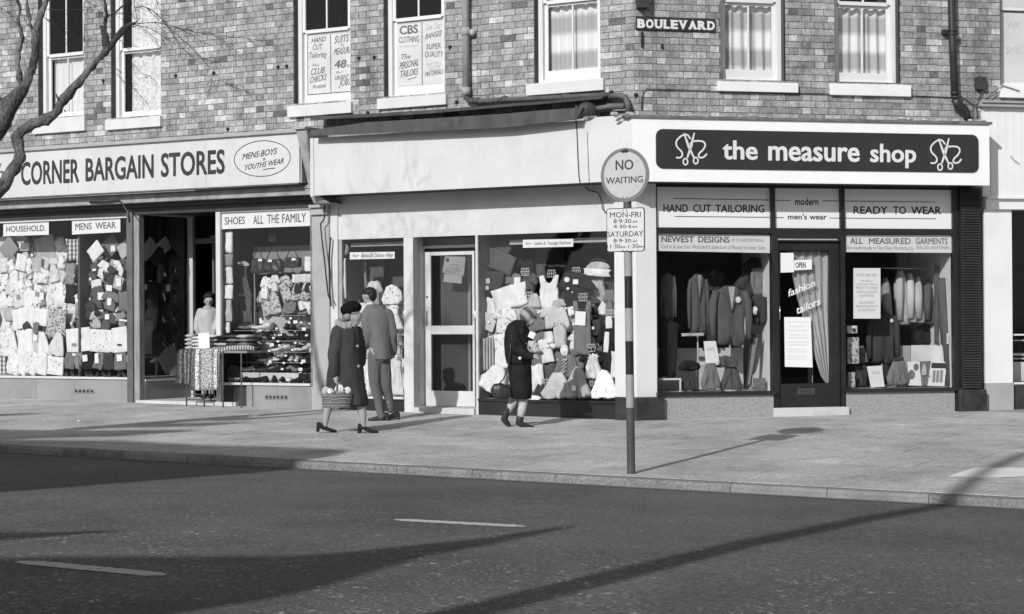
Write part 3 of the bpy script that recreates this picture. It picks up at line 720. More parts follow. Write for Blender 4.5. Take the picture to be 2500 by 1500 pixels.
# recessed side window of the doorway
oB = OS - 1.15
zsr = FL.z(B2(80, 1228), OS); zrt = FL.z(B2(110, 122), OS)
bx('side_stall_riser', FL, uc - .06, uc - .005, oB, OS - .09, rz(uc, uc, oB) - .05, zsr - .03, M_riser, cbs)
bx('side_sill', FL, uc - .08, uc + .012, oB, OS - .09, zsr - .029, zsr, M_white_old, cbs)
bx('side_head_rail', FL, uc - .06, uc, oB, OS - .09, zrt, zrt + .03, M_white_old, cbs)
bx('side_glass', FL, uc - .03, uc - .025, oB + .05, OS - .1, zsr, zrt, M_glass, cbs)
bx('back_post', FL, uc - .07, uc + .035, oB - .07, oB, rz(uc, uc, oB) - .05, zrt + .1, mat('pale_post', .58, .6, .1, 5), cbs, bevel=.005)  # back post given a pale tone
zfl = gz(uc, oB) - .0
ud = FL.u(B2(632, 700), OS); ue = FL.u(B2(662, 700), OS)
dj = FL.u(B2(455, 700), oB); djr = FL.u(B2(840, 700), oB)
mb = MB(); mb.fbox(FL, uc + .036, dj, oB - .06, oB - .01, zfl - .1, zrt); mb.build('door_jamb', M_trim, cbs)
ztr = FL.z(B2(500, 318), oB)
mb = MB(); mb.fbox(FL, dj, djr, oB - .06, oB - .01, ztr, ztr + .07); mb.build('transom_bar', M_trim_d, cbs)
bx('fanlight', FL, dj, djr, oB - .04, oB - .035, ztr + .07, zrt, M_glass, cbs)
mb = MB(); mb.fbox(FL, FL.u(B2(455, 270), oB), FL.u(B2(600, 270), oB), oB - .5, oB - .46, FL.z(B2(500, 280), oB - .5), FL.z(B2(500, 268), oB - .5)); mb.build('reflection_strip', M_white_old, cbs)  # white bar put in for the reflecting strip at the transom
bx('porch_floor', FL, uc - .06, ue + .3, oB - .1, OS + .06, zfl - .2, zfl + .012, M_step, cbs)
bx('porch_ceiling', FL, ub, ue, oB - .1, OS + .0, zrt + .031, zrt + .06, M_dark, cbs)
door = MB(); door.fbox(FL, djr - .75, djr - .71, oB - .75, oB - .06, zfl + .02, ztr); door.build('open_door', M_trim_d, cbs)
# right hand window (shoes)
uf = FL.u(B2(1266, 700), OS); ug = FL.u(B2(1284, 700), OS)
bx('window_post', FL, ud, ue, OS - .07, OS + .03, rz(ud, ue), zb2 - .04, M_white_old, cbs, bevel=.006)
bx('window_post', FL, uf, ug, OS - .07, OS + .03, rz(uf, ug), zb2 - .04, mat('post_black_white', .2, .5, .5, 8), cbs, bevel=.006)
zs3 = FL.z(B2(900, 1250), OS); 
mb = MB(); mb.fbox(FL, ue + .001, uf - .001, OS - .08, OS + .05, zs3 - .035, zs3); mb.build('window_sill', M_white_old, cbs, bevel=.005)
mb = MB(); mb.fbox(FL, ue + .001, uf - .001, OS - .04, OS + .02, FL.z(B2(800, 104), OS) - .0, FL.z(B2(800, 88), OS)); mb.build('head_rail', M_white_old, cbs)
ujr = FL.u(B2(835, 1300), OS)
bx('stall_riser', FL, ue + .001, ujr, OS - .1, OS - .02, rz(ue, ujr), zs3 - .036, M_dark, cbs)  # shadow of the table put in as a dark riser panel
uj2 = FL.u(B2(1035, 1350), OS + .02)
bx('stall_riser', FL, ujr + .001, uj2 - .0015, OS - .1, OS + .02, rz(ujr, uj2), zs3 - .036, M_riser, cbs)
bx('stall_riser', FL, uj2 + .0015, uf - .002, OS - .1, OS + .02, rz(uj2, uf), zs3 - .036, M_riser, cbs)
grille(cbs, B2, 955, 1108, 1330, 1362, OS + .02, 6)
bx('pane', FL, ULm, ua, OS - .012, OS - .006, zs, zh0, M_glass, cbs)
bx('pane', FL, ue, uf, OS - .012, OS - .006, zs3, FL.z(B2(800, 104), OS), M_glass, cbs)
# display boxes
def showcase(F, a, b, o0, o1, z0, z1, parent, mb_=M_back, mf=M_floor, ms=None, right=True, left=True):
    mb = MB(); mb.fbox(F, a, b, o0 - .03, o0, z0 - .05, z1); mb.build('display_back', mb_, parent)
    mb = MB(); mb.fbox(F, a, b, o0, o1, z0 - .05, z0); mb.build('display_bed', mf, parent)
    mb = MB(); mb.fbox(F, a, b, o0, o1, z1, z1 + .02); mb.build('display_ceiling', M_dark, parent)
    if left: mb = MB(); mb.fbox(F, a - .02, a, o0, o1, z0 - .05, z1); mb.build('display_side', ms or mb_, parent)
    if right: mb = MB(); mb.fbox(F, b, b + .02, o0, o1, z0 - .05, z1); mb.build('display_side', ms or mb_, parent)
zc1 = zh0 + .05
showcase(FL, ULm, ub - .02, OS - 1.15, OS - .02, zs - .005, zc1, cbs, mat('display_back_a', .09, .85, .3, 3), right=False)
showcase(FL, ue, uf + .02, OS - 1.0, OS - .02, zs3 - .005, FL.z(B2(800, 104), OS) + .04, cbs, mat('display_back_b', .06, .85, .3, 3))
# shop room behind doorway
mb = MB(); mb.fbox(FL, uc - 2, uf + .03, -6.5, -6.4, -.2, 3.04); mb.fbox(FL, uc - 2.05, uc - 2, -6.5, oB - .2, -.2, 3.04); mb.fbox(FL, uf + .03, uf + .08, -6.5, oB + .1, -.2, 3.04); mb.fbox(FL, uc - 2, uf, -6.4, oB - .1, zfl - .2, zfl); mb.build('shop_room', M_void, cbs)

# ---------- party pilaster
upl, upr = ug + .001, FL.u(C4(503, 800), OS)
pil = thing('pilaster', 'grey painted pilaster between the shoe window and the plain white shopfront', 'pilaster', FL.w((upl + upr) / 2, OS, gz(upl, OS)))
zpt = FL.z(C4(400, 300), OS)
bx('shaft', FL, upl, upr, OS - .2, OS + .05, rz(upl, upr) + .3, zpt - .12, M_pil, pil, bevel=.008)
mb = MB(); mb.fbox(FL, upl - .0, upr, OS - .2, OS + .10, zpt - .12, zpt - .09); mb.fbox(FL, upl, upr, OS - .2, OS + .08, zpt - .09, zpt - .02); mb.fbox(FL, upl, upr, OS - .2, OS + .13, zpt - .02, zpt + .02)
mb.build('capital', M_pil, pil, bevel=.004)
bx('base_block', FL, upl, upr, OS - .2, OS + .085, rz(upl, upr), FL.z(B2(1300, 1280), OS + .08), M_pil, pil, bevel=.01)
mb = MB(); mb.hexa([FL.w(u0 + .14, .28, zpt + .021), FL.w(u1 + .22, .28, zpt + .021), FL.w(u1 + .22, OS, zpt + .021), FL.w(u0 + .14, OS, zpt + .021), FL.w(u0 + .10, .32, cz0 - .002), FL.w(u1 + .06, .36, cz0 - .002), FL.w(u1 + .06, OS, cz0 - .002), FL.w(u0 + .10, OS, cz0 - .002)])
mb.build('corbel', mat('corbel_paint', .34, .6, .2, 5), pil, bevel=.01)

# ---------- middle shop, plain white fascia running to the corner
mid = thing('shopfront', 'white shopfront with blank fascia, glazed door and crowded clothes windows', 'shopfront', FL.w(FL.u((1165, 900), OS), OS, gz(-2, OS)))
fl0 = FL.u(A2(516, 1200), OF); cuL, cuR = corner_u(OF)
zfb = FL.z((1200, 457.3), OF); zft = FL.z(A3(760, 905), OF)
uja = FL.u(A3(728, 1200), OF)
fas2 = bx('fascia', FL, fl0, uja - .0015, OF - .05, OF, zfb, zft, M_fascia, mid)
bx('fascia_edge', FL, FL.u(A2(489, 1200), OF), fl0 - .002, OF - .08, OF + .012, zfb - .01, zft + .0, M_white_old, mid)
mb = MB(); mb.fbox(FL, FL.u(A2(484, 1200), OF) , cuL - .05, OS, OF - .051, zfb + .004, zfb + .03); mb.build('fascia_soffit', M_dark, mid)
zpb = FL.z((1000, 580), OS)
ucl, ucr = corner_u(OS + .03)
um0 = upr + .001; um1 = FL.u((1503.9, 900), OS)
bx('transom_panel', FL, um0 + .08, um1, OS - .06, OS, zpb, zfb + .003, M_white_old, mid)
bx('frame_upright', FL, um0, FL.u(B3(350, 700), OS), OS - .06, OS + .025, rz(um0, um0 + .1), zfb + .002, M_white_old, mid, bevel=.004)
ua1 = FL.u(B3(350, 700), OS); ub1 = FL.u(B3(786, 700), OS); uc1 = FL.u(B3(850, 700), OS)
zsa = FL.z(B3(700, 1180), OS)
bx('window_column', FL, ub1, uc1, OS - .12, OS + .004, rz(ub1, uc1), zpb - .002, M_fascia, mid, bevel=.01)
zstep = gz(uc1, OS)
bx('stall_riser', FL, ua1 + .001, ub1 - .001, OS - .1, OS - .02, rz(ua1, ub1), zsa - .03, M_black, mid)
bx('window_sill', FL, ua1 + .001, ub1 - .001, OS - .1, OS + .03, zsa - .029, zsa, M_white_old, mid)
bx('window_bead', FL, ua1 + .001, ua1 + .05, OS - .06, OS - .01, zsa, zpb - .002, M_trim, mid)
bx('pane', FL, ua1 + .05, ub1, OS - .03, OS - .024, zsa, zpb, M_glass, mid)
bx('head_rail', FL, ua1 + .1, ub1, OS - .2, OS - .16, zpb - .10, zpb - .05, M_trim, mid)
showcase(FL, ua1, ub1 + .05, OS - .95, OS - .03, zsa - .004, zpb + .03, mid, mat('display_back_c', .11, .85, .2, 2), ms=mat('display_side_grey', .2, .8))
# door recess
oD = OS - .34
ud1 = FL.u(B3(920, 700), oD); ue1 = FL.u(B3(1262, 700), oD); uf1 = FL.u(B3(1282, 700), OS)
zdb = FL.z(B3(1100, 1243), oD); zdt = FL.z(B3(1100, 205), oD)
mb = MB(); mb.hexa([FL.w(uc1 + .001, OS - .005, zstep - .05), FL.w(ud1, oD + .02, zstep - .05), FL.w(ud1, oD - .05, zstep - .05), FL.w(uc1 + .001, OS - .1, zstep - .05), FL.w(uc1 + .001, OS - .005, zpb - .001), FL.w(ud1, oD + .02, zpb - .001), FL.w(ud1, oD - .05, zpb - .001), FL.w(uc1 + .001, OS - .1, zpb - .001)])
mb.build('door_jamb', mat('jamb_paint', .55, .6, .1, 3), mid)
bx('door_jamb', FL, uf1 - .03, uf1, oD - .05, OS + .003, rz(uf1, uf1), zpb - .001, M_fascia, mid)
bx('step', FL, uc1 + .01, uf1 - .031, oD - .1, OS + .06, rz(uc1, uf1), zdb - .004, M_step, mid, bevel=.01)
zo = FL.z(B3(1100, 162), oD); zo2 = FL.z(B3(1100, 180), oD)
bx('door_head', FL, ud1 - .02, uf1 - .031, oD - .04, oD + .03, zo2, zo, M_fascia, mid)
bx('over_panel', FL, ud1 - .05, uf1 - .031, oD - .03, oD, zo + .001, zpb, mat('over_panel_grey', .33, .6, .1), mid)
bx('door_gap', FL, ud1 - .0, uf1 - .031, oD - .06, oD - .041, zdt, zo2, M_dark, mid)
dr = thing('door', 'white framed glass door with two dull panes and a notice taped inside', 'door', FL.w(ud1, oD, zdb))
st = .085; mb = MB(); zl0, zl1 = FL.z(B3(1100, 760), oD), FL.z(B3(1100, 702), oD); zbb = FL.z(B3(1100, 1140), oD)
mb.fbox(FL, ud1 + .002, ud1 + st + .04, oD - .03, oD + .015, zdb, zdt); mb.fbox(FL, ue1 - .03, ue1 + .004, oD - .03, oD + .015, zdb, zdt)
mb.fbox(FL, ud1 + st + .04, ue1 - .03, oD - .03, oD + .014, zl0, zl1); mb.fbox(FL, ud1 + st + .04, ue1 - .03, oD - .03, oD + .014, zdb, zbb); mb.fbox(FL, ud1 + st + .04, ue1 - .03, oD - .03, oD + .014, zdt - .05, zdt)
mb.build('door_frame', M_fascia, dr, bevel=.004)
ub_ = FL.u(B3(1215, 500), oD - .25)
for za_, zb_ in ((zl1, zdt - .05), (zbb, zl0)):
    bx('glass_pane', FL, ud1 + st + .04, ue1 - .03, oD - .012, oD - .006, za_, zb_, glass_mat('door_glass', .02, .75), dr)
bx('inner_blind', FL, ud1 - .05, ub_, oD - .29, oD - .27, zdb, zdt, mat('door_blind', .20, .9, .12, 3), dr)
bx('inner_post', FL, ub_ + .005, ub_ + .05, oD - .29, oD - .24, zdb, zdt, M_white_old, dr)
mb = MB(); uh = FL.u(B3(938, 650), oD + .03); zz0, zz1 = FL.z(B3(938, 700), oD), FL.z(B3(938, 605), oD)
mb.tube([FL.w(uh, oD + .015, zz0), FL.w(uh, oD + .05, zz0 + .02), FL.w(uh, oD + .05, zz1 - .02), FL.w(uh, oD + .015, zz1)], .011); mb.build('pull_handle', M_trim, dr, smooth=True)
mb = MB(); mb.ellipsoid(FL.w(uh, oD + .016, FL.z(B3(938, 510), oD)), (.018, .018, .018)); mb.build('lock', M_trim_d, dr, smooth=True)
# right window
zsb = FL.z(B4(600, 1200), OS); ug1 = FL.u(B4(130, 700), OS)
bx('window_post', FL, uf1 + .001, ug1, OS - .08, OS + .003, rz(uf1, ug1), zpb - .001, M_fascia, mid)
mb = MB(); mb.fbox(FL, ug1 + .001, um1, OS - .09, OS - .0, rz(ug1, um1), zsb - .03); mb.fbox(FL, ug1 + .001, um1, OS - .09, OS + .03, zsb - .029, zsb - .001); mb.build('stall_riser', M_black, mid)
bx('pane', FL, ug1, um1, OS - .03, OS - .024, zsb, zpb, M_glass, mid)
bx('head_rail', FL, FL.u(B4(340, 130), OS - .2), um1, OS - .24, OS - .2, FL.z(B4(600, 152), OS - .2), FL.z(B4(600, 120), OS - .2), M_trim, mid)
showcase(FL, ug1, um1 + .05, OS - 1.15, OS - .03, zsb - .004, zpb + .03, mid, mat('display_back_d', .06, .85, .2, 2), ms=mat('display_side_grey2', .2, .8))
# ---------- corner pier
pier = thing('corner_pier', 'plain white rendered pier on a black plinth at the corner', 'pier', FL.w(ucl, OS, 0))
o3 = OS + .03
urp = FR.u((1604, 900), o3)
def corner_solid(uL, uR, o, back, z0L, z0C, z0R, z1):
    cl, cr = corner_u(o); c0 = FL.w(cl, o, 0)
    bl_, br_ = FL.w(uL, back, 0), FR.w(uR, back, 0); fl_, fr_ = FL.w(uL, o, 0), FR.w(uR, o, 0)
    P = [fl_, c0, fr_, br_, bl_]; zs_ = [z0L, z0C, z0R, z0R, z0L]
    m = MB(); m.add([(p.x, p.y, z) for p, z in zip(P, zs_)] + [(p.x, p.y, z1) for p in P], [(4, 3, 2, 1, 0), (5, 6, 7, 8, 9)] + [(i, (i + 1) % 5, (i + 1) % 5 + 5, i + 5) for i in range(5)]); return m
zpl = FL.z(B4(1100, 1182), OS + .12)
corner_solid(um1 + .001, urp, o3, OS - .3, zpl, zpl, zpl, zfb + .002).build('render', mat('pier_white', .68, .7, .05, 2, .12, 30), pier)
ul_p, ur_p = FL.u(B4(1046, 1260), OS + .12), FR.u(B5(106, 1380), OS + .12)
corner_solid(ul_p, ur_p, OS + .12, OS - .3, -.06, -.06, -.06, zpl - .001).build('plinth', mat('plinth_black', .03, .45, .5, 6, .3, 30, spec=.5), pier, bevel=.012)

# ---------- the measure shop
tms = thing('shopfront', 'black framed tailor shopfront under a big white fascia sign with scissors emblems', 'shopfront', FR.w(2.5, OS, zg(*FR.w(2.5, OS, 0).xy)))
GR = lambda u, o=OS: zg(*FR.w(u, o, 0).xy)
ure = FR.u(A4(1757, 1100), OF); zrt_ = FR.z(A4(1760, 868), OF); zrb = FR.z(A4(1760, 1294), OF); zrt2 = FR.z(A3(1200, 895), OF); zrb2 = FR.z(A3(1200, 1370), OF)
zrt_, zrb = (zrt_ + zrt2) / 2, (zrb + zrb2) / 2
fasr = bx('fascia', FR, cuR + .0, ure, OF - .06, OF, zrb, zrt_, M_fascia_r, tms)
mbx = corner_solid(uja, cuR, OF - .0005, OF - .055, zfb + .001, zfb + .001, zfb + .001, zft + .03); mbx.build('fascia_return', M_fascia, tms)
bx('fascia_side', FR, ure - .04, ure - .0, OS - .1, OF - .061, zrb, zrt_, M_white_old, tms)
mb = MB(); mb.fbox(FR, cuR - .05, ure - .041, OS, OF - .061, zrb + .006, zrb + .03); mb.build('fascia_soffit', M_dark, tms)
mb = MB(); mb.fbox(FR, cuR - .1, ure + .03, -.0, OF + .03, zrt_ + .001, zrt_ + .035); mb.build('lead_capping', mat('lead', .17, .6, .4, 7, .5, 30), tms)
# ragged mortar and lead on the capping
mb = MB(); R9 = random.Random(4)
for i in range(46):
    u = cuR - .25 + R9.random() ** 1.3 * (ure - cuR) if i < 30 else ure - R9.random() * 1.3
    c = FR.w(u, OF - R9.uniform(-.02, .15), zrt_ + .04 + R9.uniform(-.01, .02)); mb.ellipsoid(c, (R9.uniform(.015, .07), .03, R9.uniform(.008, .022)), Matrix.Rotation(.23, 3, 'Z'), 7, 4)
tag(mb.build('mortar_crumbs', mat('broken_mortar', .5, .9, .5, 20), tms), kind='stuff')
# black name panel with rounded corners
pl, pr = FR.u(A3(1240, 1120), OF), FR.u(A4(1678, 1070), OF); pz1 = (FR.z(A3(1300, 974), OF) + FR.z(A4(1600, 942), OF)) / 2; pz0 = (FR.z(A3(1300, 1270), OF) + FR.z(A4(1600, 1207), OF)) / 2
rr = .09; pts = []
for cx, cz, a0 in ((pr - rr, pz1 - rr, 0), (pl + rr, pz1 - rr, 90), (pl + rr, pz0 + rr, 180), (pr - rr, pz0 + rr, 270)):
    for k in range(7): a = rad(a0 + 15 * k); pts.append((cx + rr * math.cos(a), cz + rr * math.sin(a)))
npn = MB().fprism(FR, pts, OF + .0005, OF + .014).build('name_panel', mat('name_panel_black', .035, .45, .15, 2), tms)
def writex(parent, F, fr, lines, o, m): return write(parent, F, fr, lines, o, m)
ON = OF + .014
write(npn, FR, SRC, [('the', 1764, 388, 1850, 389.5, 342.5, .028), ('measure', 1875.5, 391, 2099, 394.5, 356.7, .028), ('shop', 2124.5, 395, 2237, 396, 351, .028)], ON, M_white)
def emblem(dx, dy):
    mb = MB(); E = lambda x, y: A3(x + dx, y + dy)
    def st(pts, wd):
        q = [FR.px(E(*p), ON + .003) for p in pts]
        for i, (a, b) in enumerate(zip(q[:-1], q[1:])):
            d = Vector((b[0] - a[0], b[1] - a[1])); d.normalize(); n = Vector((-d.y, d.x)) * (wd[i] if hasattr(wd, '__len__') else wd) * .66
            n2 = Vector((-d.y, d.x)) * (wd[i + 1] if hasattr(wd, '__len__') else wd) * .66; e = d * .002
            mb.fprism(FR, [(a[0] - n.x - e.x, a[1] - n.y - e.y), (b[0] - n2.x + e.x, b[1] - n2.y + e.y), (b[0] + n2.x + e.x, b[1] + n2.y + e.y), (a[0] + n.x - e.x, a[1] + n.y - e.y)], ON + .0003 + .0004 * (i % 2), ON + .003 + .0002 * (i % 3))
    st([(1453, 1008), (1490, 1110), (1528, 1192)], [.012, .026, .016]); st([(1531, 1004), (1508, 1100), (1478, 1192)], [.012, .026, .016])
    for cx, cy in ((1464, 1222), (1542, 1214)): st([(cx + 17 * math.cos(a * .45), cy + 24 * math.sin(a * .45)) for a in range(15)], .014)
    def sm(P):
        out = []
        for i in range(len(P) - 1):
            p0, p1, p2, p3 = P[max(i - 1, 0)], P[i], P[i + 1], P[min(i + 2, len(P) - 1)]
            for k in range(4):
                t = k / 4; out.append(tuple(.5 * ((2 * p1[j]) + (-p0[j] + p2[j]) * t + (2 * p0[j] - 5 * p1[j] + 4 * p2[j] - p3[j]) * t * t + (-p0[j] + 3 * p1[j] - 3 * p2[j] + p3[j]) * t ** 3) for j in (0, 1)))
        return out + [P[-1]]
    st(sm([(1502, 1050), (1475, 1018), (1432, 1028), (1396, 1068), (1400, 1108), (1434, 1145), (1440, 1175), (1420, 1192), (1394, 1190)]), .016)
    st(sm([(1500, 1088), (1525, 1068), (1590, 1068), (1613, 1092), (1600, 1128), (1568, 1160), (1568, 1188), (1600, 1188), (1625, 1162)]), .016)
    return mb.build('scissors_emblem', M_white, npn)
emblem(0, 0); emblem(1922, 41)
# frame grid
def zR(fr, x, y, o=OS): return FR.z(fr(x, y), o)
u_a = FR.u(B5(60, 700), OS); u_b = FR.u(B5(744, 200), OS); u_c = FR.u(B5(770, 200), OS); u_d = FR.u(B5(1163, 200), OS); u_e = FR.u(B5(1190, 200), OS); u_f = FR.u(B6(802, 200), OS); u_g = FR.u(B6(842, 700), OS)
z_t = zR(B5, 400, 45); z_1 = zR(B5, 400, 288); z_2 = zR(B5, 400, 322); z_s = zR(B5, 400, 1278)
mb = MB(); mb.fbox(FR, urp + .001, u_g, OS - .05, OS + .02, z_t, zrb + .005); mb.fbox(FR, u_a, u_f, OS - .05, OS + .025, z_2, z_1)
for a, b in ((u_b, u_c), (u_d, u_e)): mb.fbox(FR, a, b, OS - .05, OS + .022, z_1, z_t)
mb.fbox(FR, u_f, u_g, OS - .05, OS + .021, GR(u_g) - .05, z_t); mb.fbox(FR, urp + .001, u_a, OS - .05, OS + .021, z_s, z_t)
mb.build('black_frame', M_black, tms)
M_opal = mat('opal_glass', .82, .3, .02, 2)
opal = []
for a, b in ((u_a, u_b), (u_c, u_d), (u_e, u_f)): opal.append(bx('opal_sign_glass', FR, a + .0005, b - .0005, OS - .03, OS - .02, z_1, z_t, M_opal, tms))
OO = OS - .02
write(opal[0], FR, B5, [('HAND', 98, 192, 247, 193, 146, .02), ('CUT', 277, 193, 386, 193.5, 147, .02), ('TAILORING', 412, 194, 708, 195, 148, .02)], OO, M_ink)
write(opal[1], FR, B5, [('modern', 893, 150, 1035, 151, 108, .02), ("men's wear", 850, 237, 1085, 238, 203, .02)], OO, M_ink)
write(opal[2], FR, B6, [('READY', 207, 203, 413, 204, 158, .02), ('TO', 447, 204, 525, 204, 159, .02), ('WEAR', 555, 205, 737, 205, 160, .02)], OO, M_ink)
for k, pts in ((0, [(160, 111), (740, 121)]), (0, [(168, 220), (740, 225)]), (1, [(773, 122), (865, 124)]), (1, [(1058, 125), (1160, 127)]), (1, [(773, 226), (825, 227)]), (1, [(1102, 229), (1160, 230)])):
    line_strip(opal[k], FR, B5, pts, OO, .009, M_ink)
line_strip(opal[2], FR, B6, [(153, 127), (705, 133)], OO, .009, M_ink); line_strip(opal[2], FR, B6, [(153, 230), (705, 234)], OO, .009, M_ink)
# door
u_dl, u_dr = FR.u(B5(752, 700), OS), FR.u(B5(1192, 700), OS); z_db = zR(B5, 1000, 1362); z_dh = z_2 - .03
mb = MB(); mb.fbox(FR, u_dl + .001, u_dl + .085, OS - .08, OS + .03, z_db - .02, z_2 - .001); mb.fbox(FR, u_dr - .06, u_dr - .001, OS - .08, OS + .03, z_db - .02, z_2 - .001)
mb.fbox(FR, u_dl + .085, u_dr - .06, OS - .08, OS + .03, zR(B5, 950, 372), z_2 - .001); mb.build('door_frame', M_black, tms)
bx('frame_highlight', FR, FR.u(B5(790, 358), OS + .04), FR.u(B5(1148, 362), OS + .04), OS + .03, OS + .045, zR(B5, 950, 363, OS + .04), zR(B5, 950, 355, OS + .04), M_trim, tms)
bx('step', FR, u_dl - .005, u_dr + .02, OS - .3, OS + .10, GR(u_dl) - .1, z_db - .021, M_step, tms, bevel=.01)
dor = thing('door', 'black framed shop door with curtain and letterbox under the modern men\'s wear panel', 'door', FR.w((u_dl + u_dr) / 2, OS, z_db))
gl, gr_ = FR.u(B5(806, 700), OS), FR.u(B5(1104, 700), OS); gz0, gz1 = zR(B5, 950, 1230), zR(B5, 950, 425)
mb = MB(); dl, drr = u_dl + .09, u_dr - .065; zt2 = zR(B5, 950, 376)
mb.fbox(FR, dl, gl, OS - .06, OS - .01, z_db - .015, zt2); mb.fbox(FR, gr_, drr, OS - .06, OS - .01, z_db - .015, zt2); mb.fbox(FR, gl, gr_, OS - .06, OS - .011, gz1, zt2); mb.fbox(FR, gl, gr_, OS - .06, OS - .011, z_db - .015, gz0)
mb.build('door_leaf', M_black, dor, bevel=.004)
bx('glass_pane', FR, gl, gr_, OS - .04, OS - .035, gz0, gz1, M_glass, dor)
lp = bx('letter_plate', FR, FR.u(B5(908, 1280), OS), FR.u(B5(1013, 1280), OS), OS - .011, OS + .004, zR(B5, 950, 1297), zR(B5, 950, 1258), mat('brass_plate', .12, .35, .2, 20, metal=.6), dor, bevel=.003)
bx('letter_flap', FR, FR.u(B5(922, 1280), OS), FR.u(B5(1000, 1280), OS), OS + .004, OS + .008, zR(B5, 950, 1290), zR(B5, 950, 1268), M_dark, lp)
mb = MB(); uh = FR.u(B5(800, 800), OS + .03); mb.tube([FR.w(uh, OS - .01, zR(B5, 800, 845)), FR.w(uh, OS + .04, zR(B5, 800, 838)), FR.w(uh, OS + .04, zR(B5, 800, 765)), FR.w(uh, OS - .01, zR(B5, 800, 758))], .008); mb.build('pull_handle', mat('chrome', .5, .25, .1, 10, metal=.9), dor, smooth=True)
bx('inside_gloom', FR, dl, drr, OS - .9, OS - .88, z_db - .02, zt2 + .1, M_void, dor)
# windows
z_sr = zR(B6, 400, 1258)
for a, b, zz in ((u_a, u_dl, z_s), (u_dr, u_f, z_sr)):
    bx('pane', FR, a, b, OS - .02, OS - .015, zz, z_2, M_glass, tms)
    bx('window_ledge', FR, a - .03, b + .03 * (b < u_dr) + (.08 if b > u_dr else 0), OS - .1, OS + .09, zz - .045, zz, M_black, tms, bevel=.006)
    bx('granite_riser', FR, (a - .0 if a > u_dl else a), b, OS - .1, OS + .04, min(GR(a), GR(b)) - .05, zz - .046, M_granite, tms)
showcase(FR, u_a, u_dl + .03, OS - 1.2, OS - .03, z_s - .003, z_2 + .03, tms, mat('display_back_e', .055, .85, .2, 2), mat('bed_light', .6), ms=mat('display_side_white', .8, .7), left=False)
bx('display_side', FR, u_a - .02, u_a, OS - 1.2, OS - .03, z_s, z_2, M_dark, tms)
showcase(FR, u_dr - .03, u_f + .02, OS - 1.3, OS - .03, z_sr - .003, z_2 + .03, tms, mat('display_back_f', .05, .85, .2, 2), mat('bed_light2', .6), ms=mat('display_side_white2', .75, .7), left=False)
bx('display_side', FR, u_dr - .05, u_dr - .031, OS - 1.3, OS - .03, z_sr, z_2, M_dark, tms)
# ribbed black pilaster
rp = thing('ribbed_pilaster', 'black horizontally ribbed pilaster at the right end of the tailor shop', 'pilaster', FR.w(u_g, OS, GR(u_g)))
u_h = FR.u(B6(985, 700), OS + .1); zbk = zR(B6, 900, 1265, OS + .1)
bx('core', FR, u_g + .001, u_h, OS - .2, OS + .07, zbk, zrb, M_black, rp)
z = zbk + .01; mb = MB(); pitch = (zR(B6, 900, 100, OS + .1) - zR(B6, 900, 1250, OS + .1)) / 72
M_rib = mat('rib_black', .055, .4, .3, 5, spec=.6)
while z < zrb - .03:
    vs = []; 
    for u in (u_g + .02, u_h - .012):
        vs += [FR.w(u, OS + .07, z), FR.w(u, OS + .096, z + pitch * .3), FR.w(u, OS + .07, z + pitch * .75)]
    mb.add(vs, [(0, 1, 2), (5, 4, 3), (0, 3, 4, 1), (1, 4, 5, 2), (2, 5, 3, 0)]); z += pitch
tag(mb.build('ribs', M_rib, rp), kind='stuff')
bx('base_block', FR, FR.u(B6(846, 1300), OS + .12), FR.u(B6(1010, 1300), OS + .12), OS - .2, OS + .14, GR(u_h) - .06, zbk - .001, mat('plinth_black2', .035, .5, .6, 6, .3, 30), rp, bevel=.015)

# ---------- neighbouring white shop
nb = thing('shopfront', 'cream neighbouring shopfront with boarded fascia cut by the right hand edge', 'shopfront', FR.w(FR.u(B6(1090, 1300), OS), OS, GR(u_h)))
q0 = FR.u(B6(1012, 700), OS); q1 = FR.u(B6(1166, 700), OS); zq = zR(B6, 1080, 1226); zqt = zR(B6, 1080, 178)
M_cream = mat('cream_paint', .80, .6, .05, 2, .1, 20); 
bx('pilaster', FR, q0 - .03, q1, OS - .2, OS, zq, zqt, M_cream, nb); bx('pilaster_base', FR, q0 - .03, q1, OS - .2, OS + .02, GR(q1) - .06, zq - .001, M_pil, nb)
QE = URIGHT
zc0 = zR(B6, 1080, 105, .0); zc1_ = FR.z(A4(1850, 752), .0); ui = FR.u(A4(1700, 900), .0)
bx('entablature', FR, q0 - .03, QE, OS - .2, OS + .06, zqt + .001, zc0 - .02, M_cream, nb); bx('entablature_mould', FR, q0 - .03, QE, OS - .2, OS + .12, zc0 - .019, zc0 + .01, M_cream, nb)
n = 0; uu = ui
while uu < QE:
    bx('fascia_board', FR, uu + .002, min(uu + .115, QE) - .002, -.25, .03 + .003 * (n % 2), zc0 + .011, zc1_, M_cream, nb); uu += .115; n += 1
mb = MB(); mb.fbox(FR, ui - .05, QE, 0, .12, zc1_ + .001, zc1_ + .05); mb.fbox(FR, ui - .05, QE, 0, .15, zc1_ + .05, zc1_ + .075); mb.build('cornice', M_trim, nb)
mb = MB(); q = [FR.px(A4(*p), .034) for p in ((1905, 1090), (1930, 1120), (1966, 1145), (1990, 1150))]
line_strip(nb, FR, A4, [(1905, 1090), (1930, 1120), (1966, 1145)], .034, .03, M_faint, 'painted_scroll')
bx('window_frame', FR, q1 + .001, QE, OS - .12, OS - .07, zR(B6, 1190, 940), zR(B6, 1190, 930), M_white, nb)
for y0_, y1_ in ((965, 972), (1045, 1060), (1075, 1082)): bx('shelf_edge', FR, q1 + .001, QE, OS - .5, OS - .45, zR(B6, 1190, y1_, OS - .5), zR(B6, 1190, y0_, OS - .5), M_white, nb)
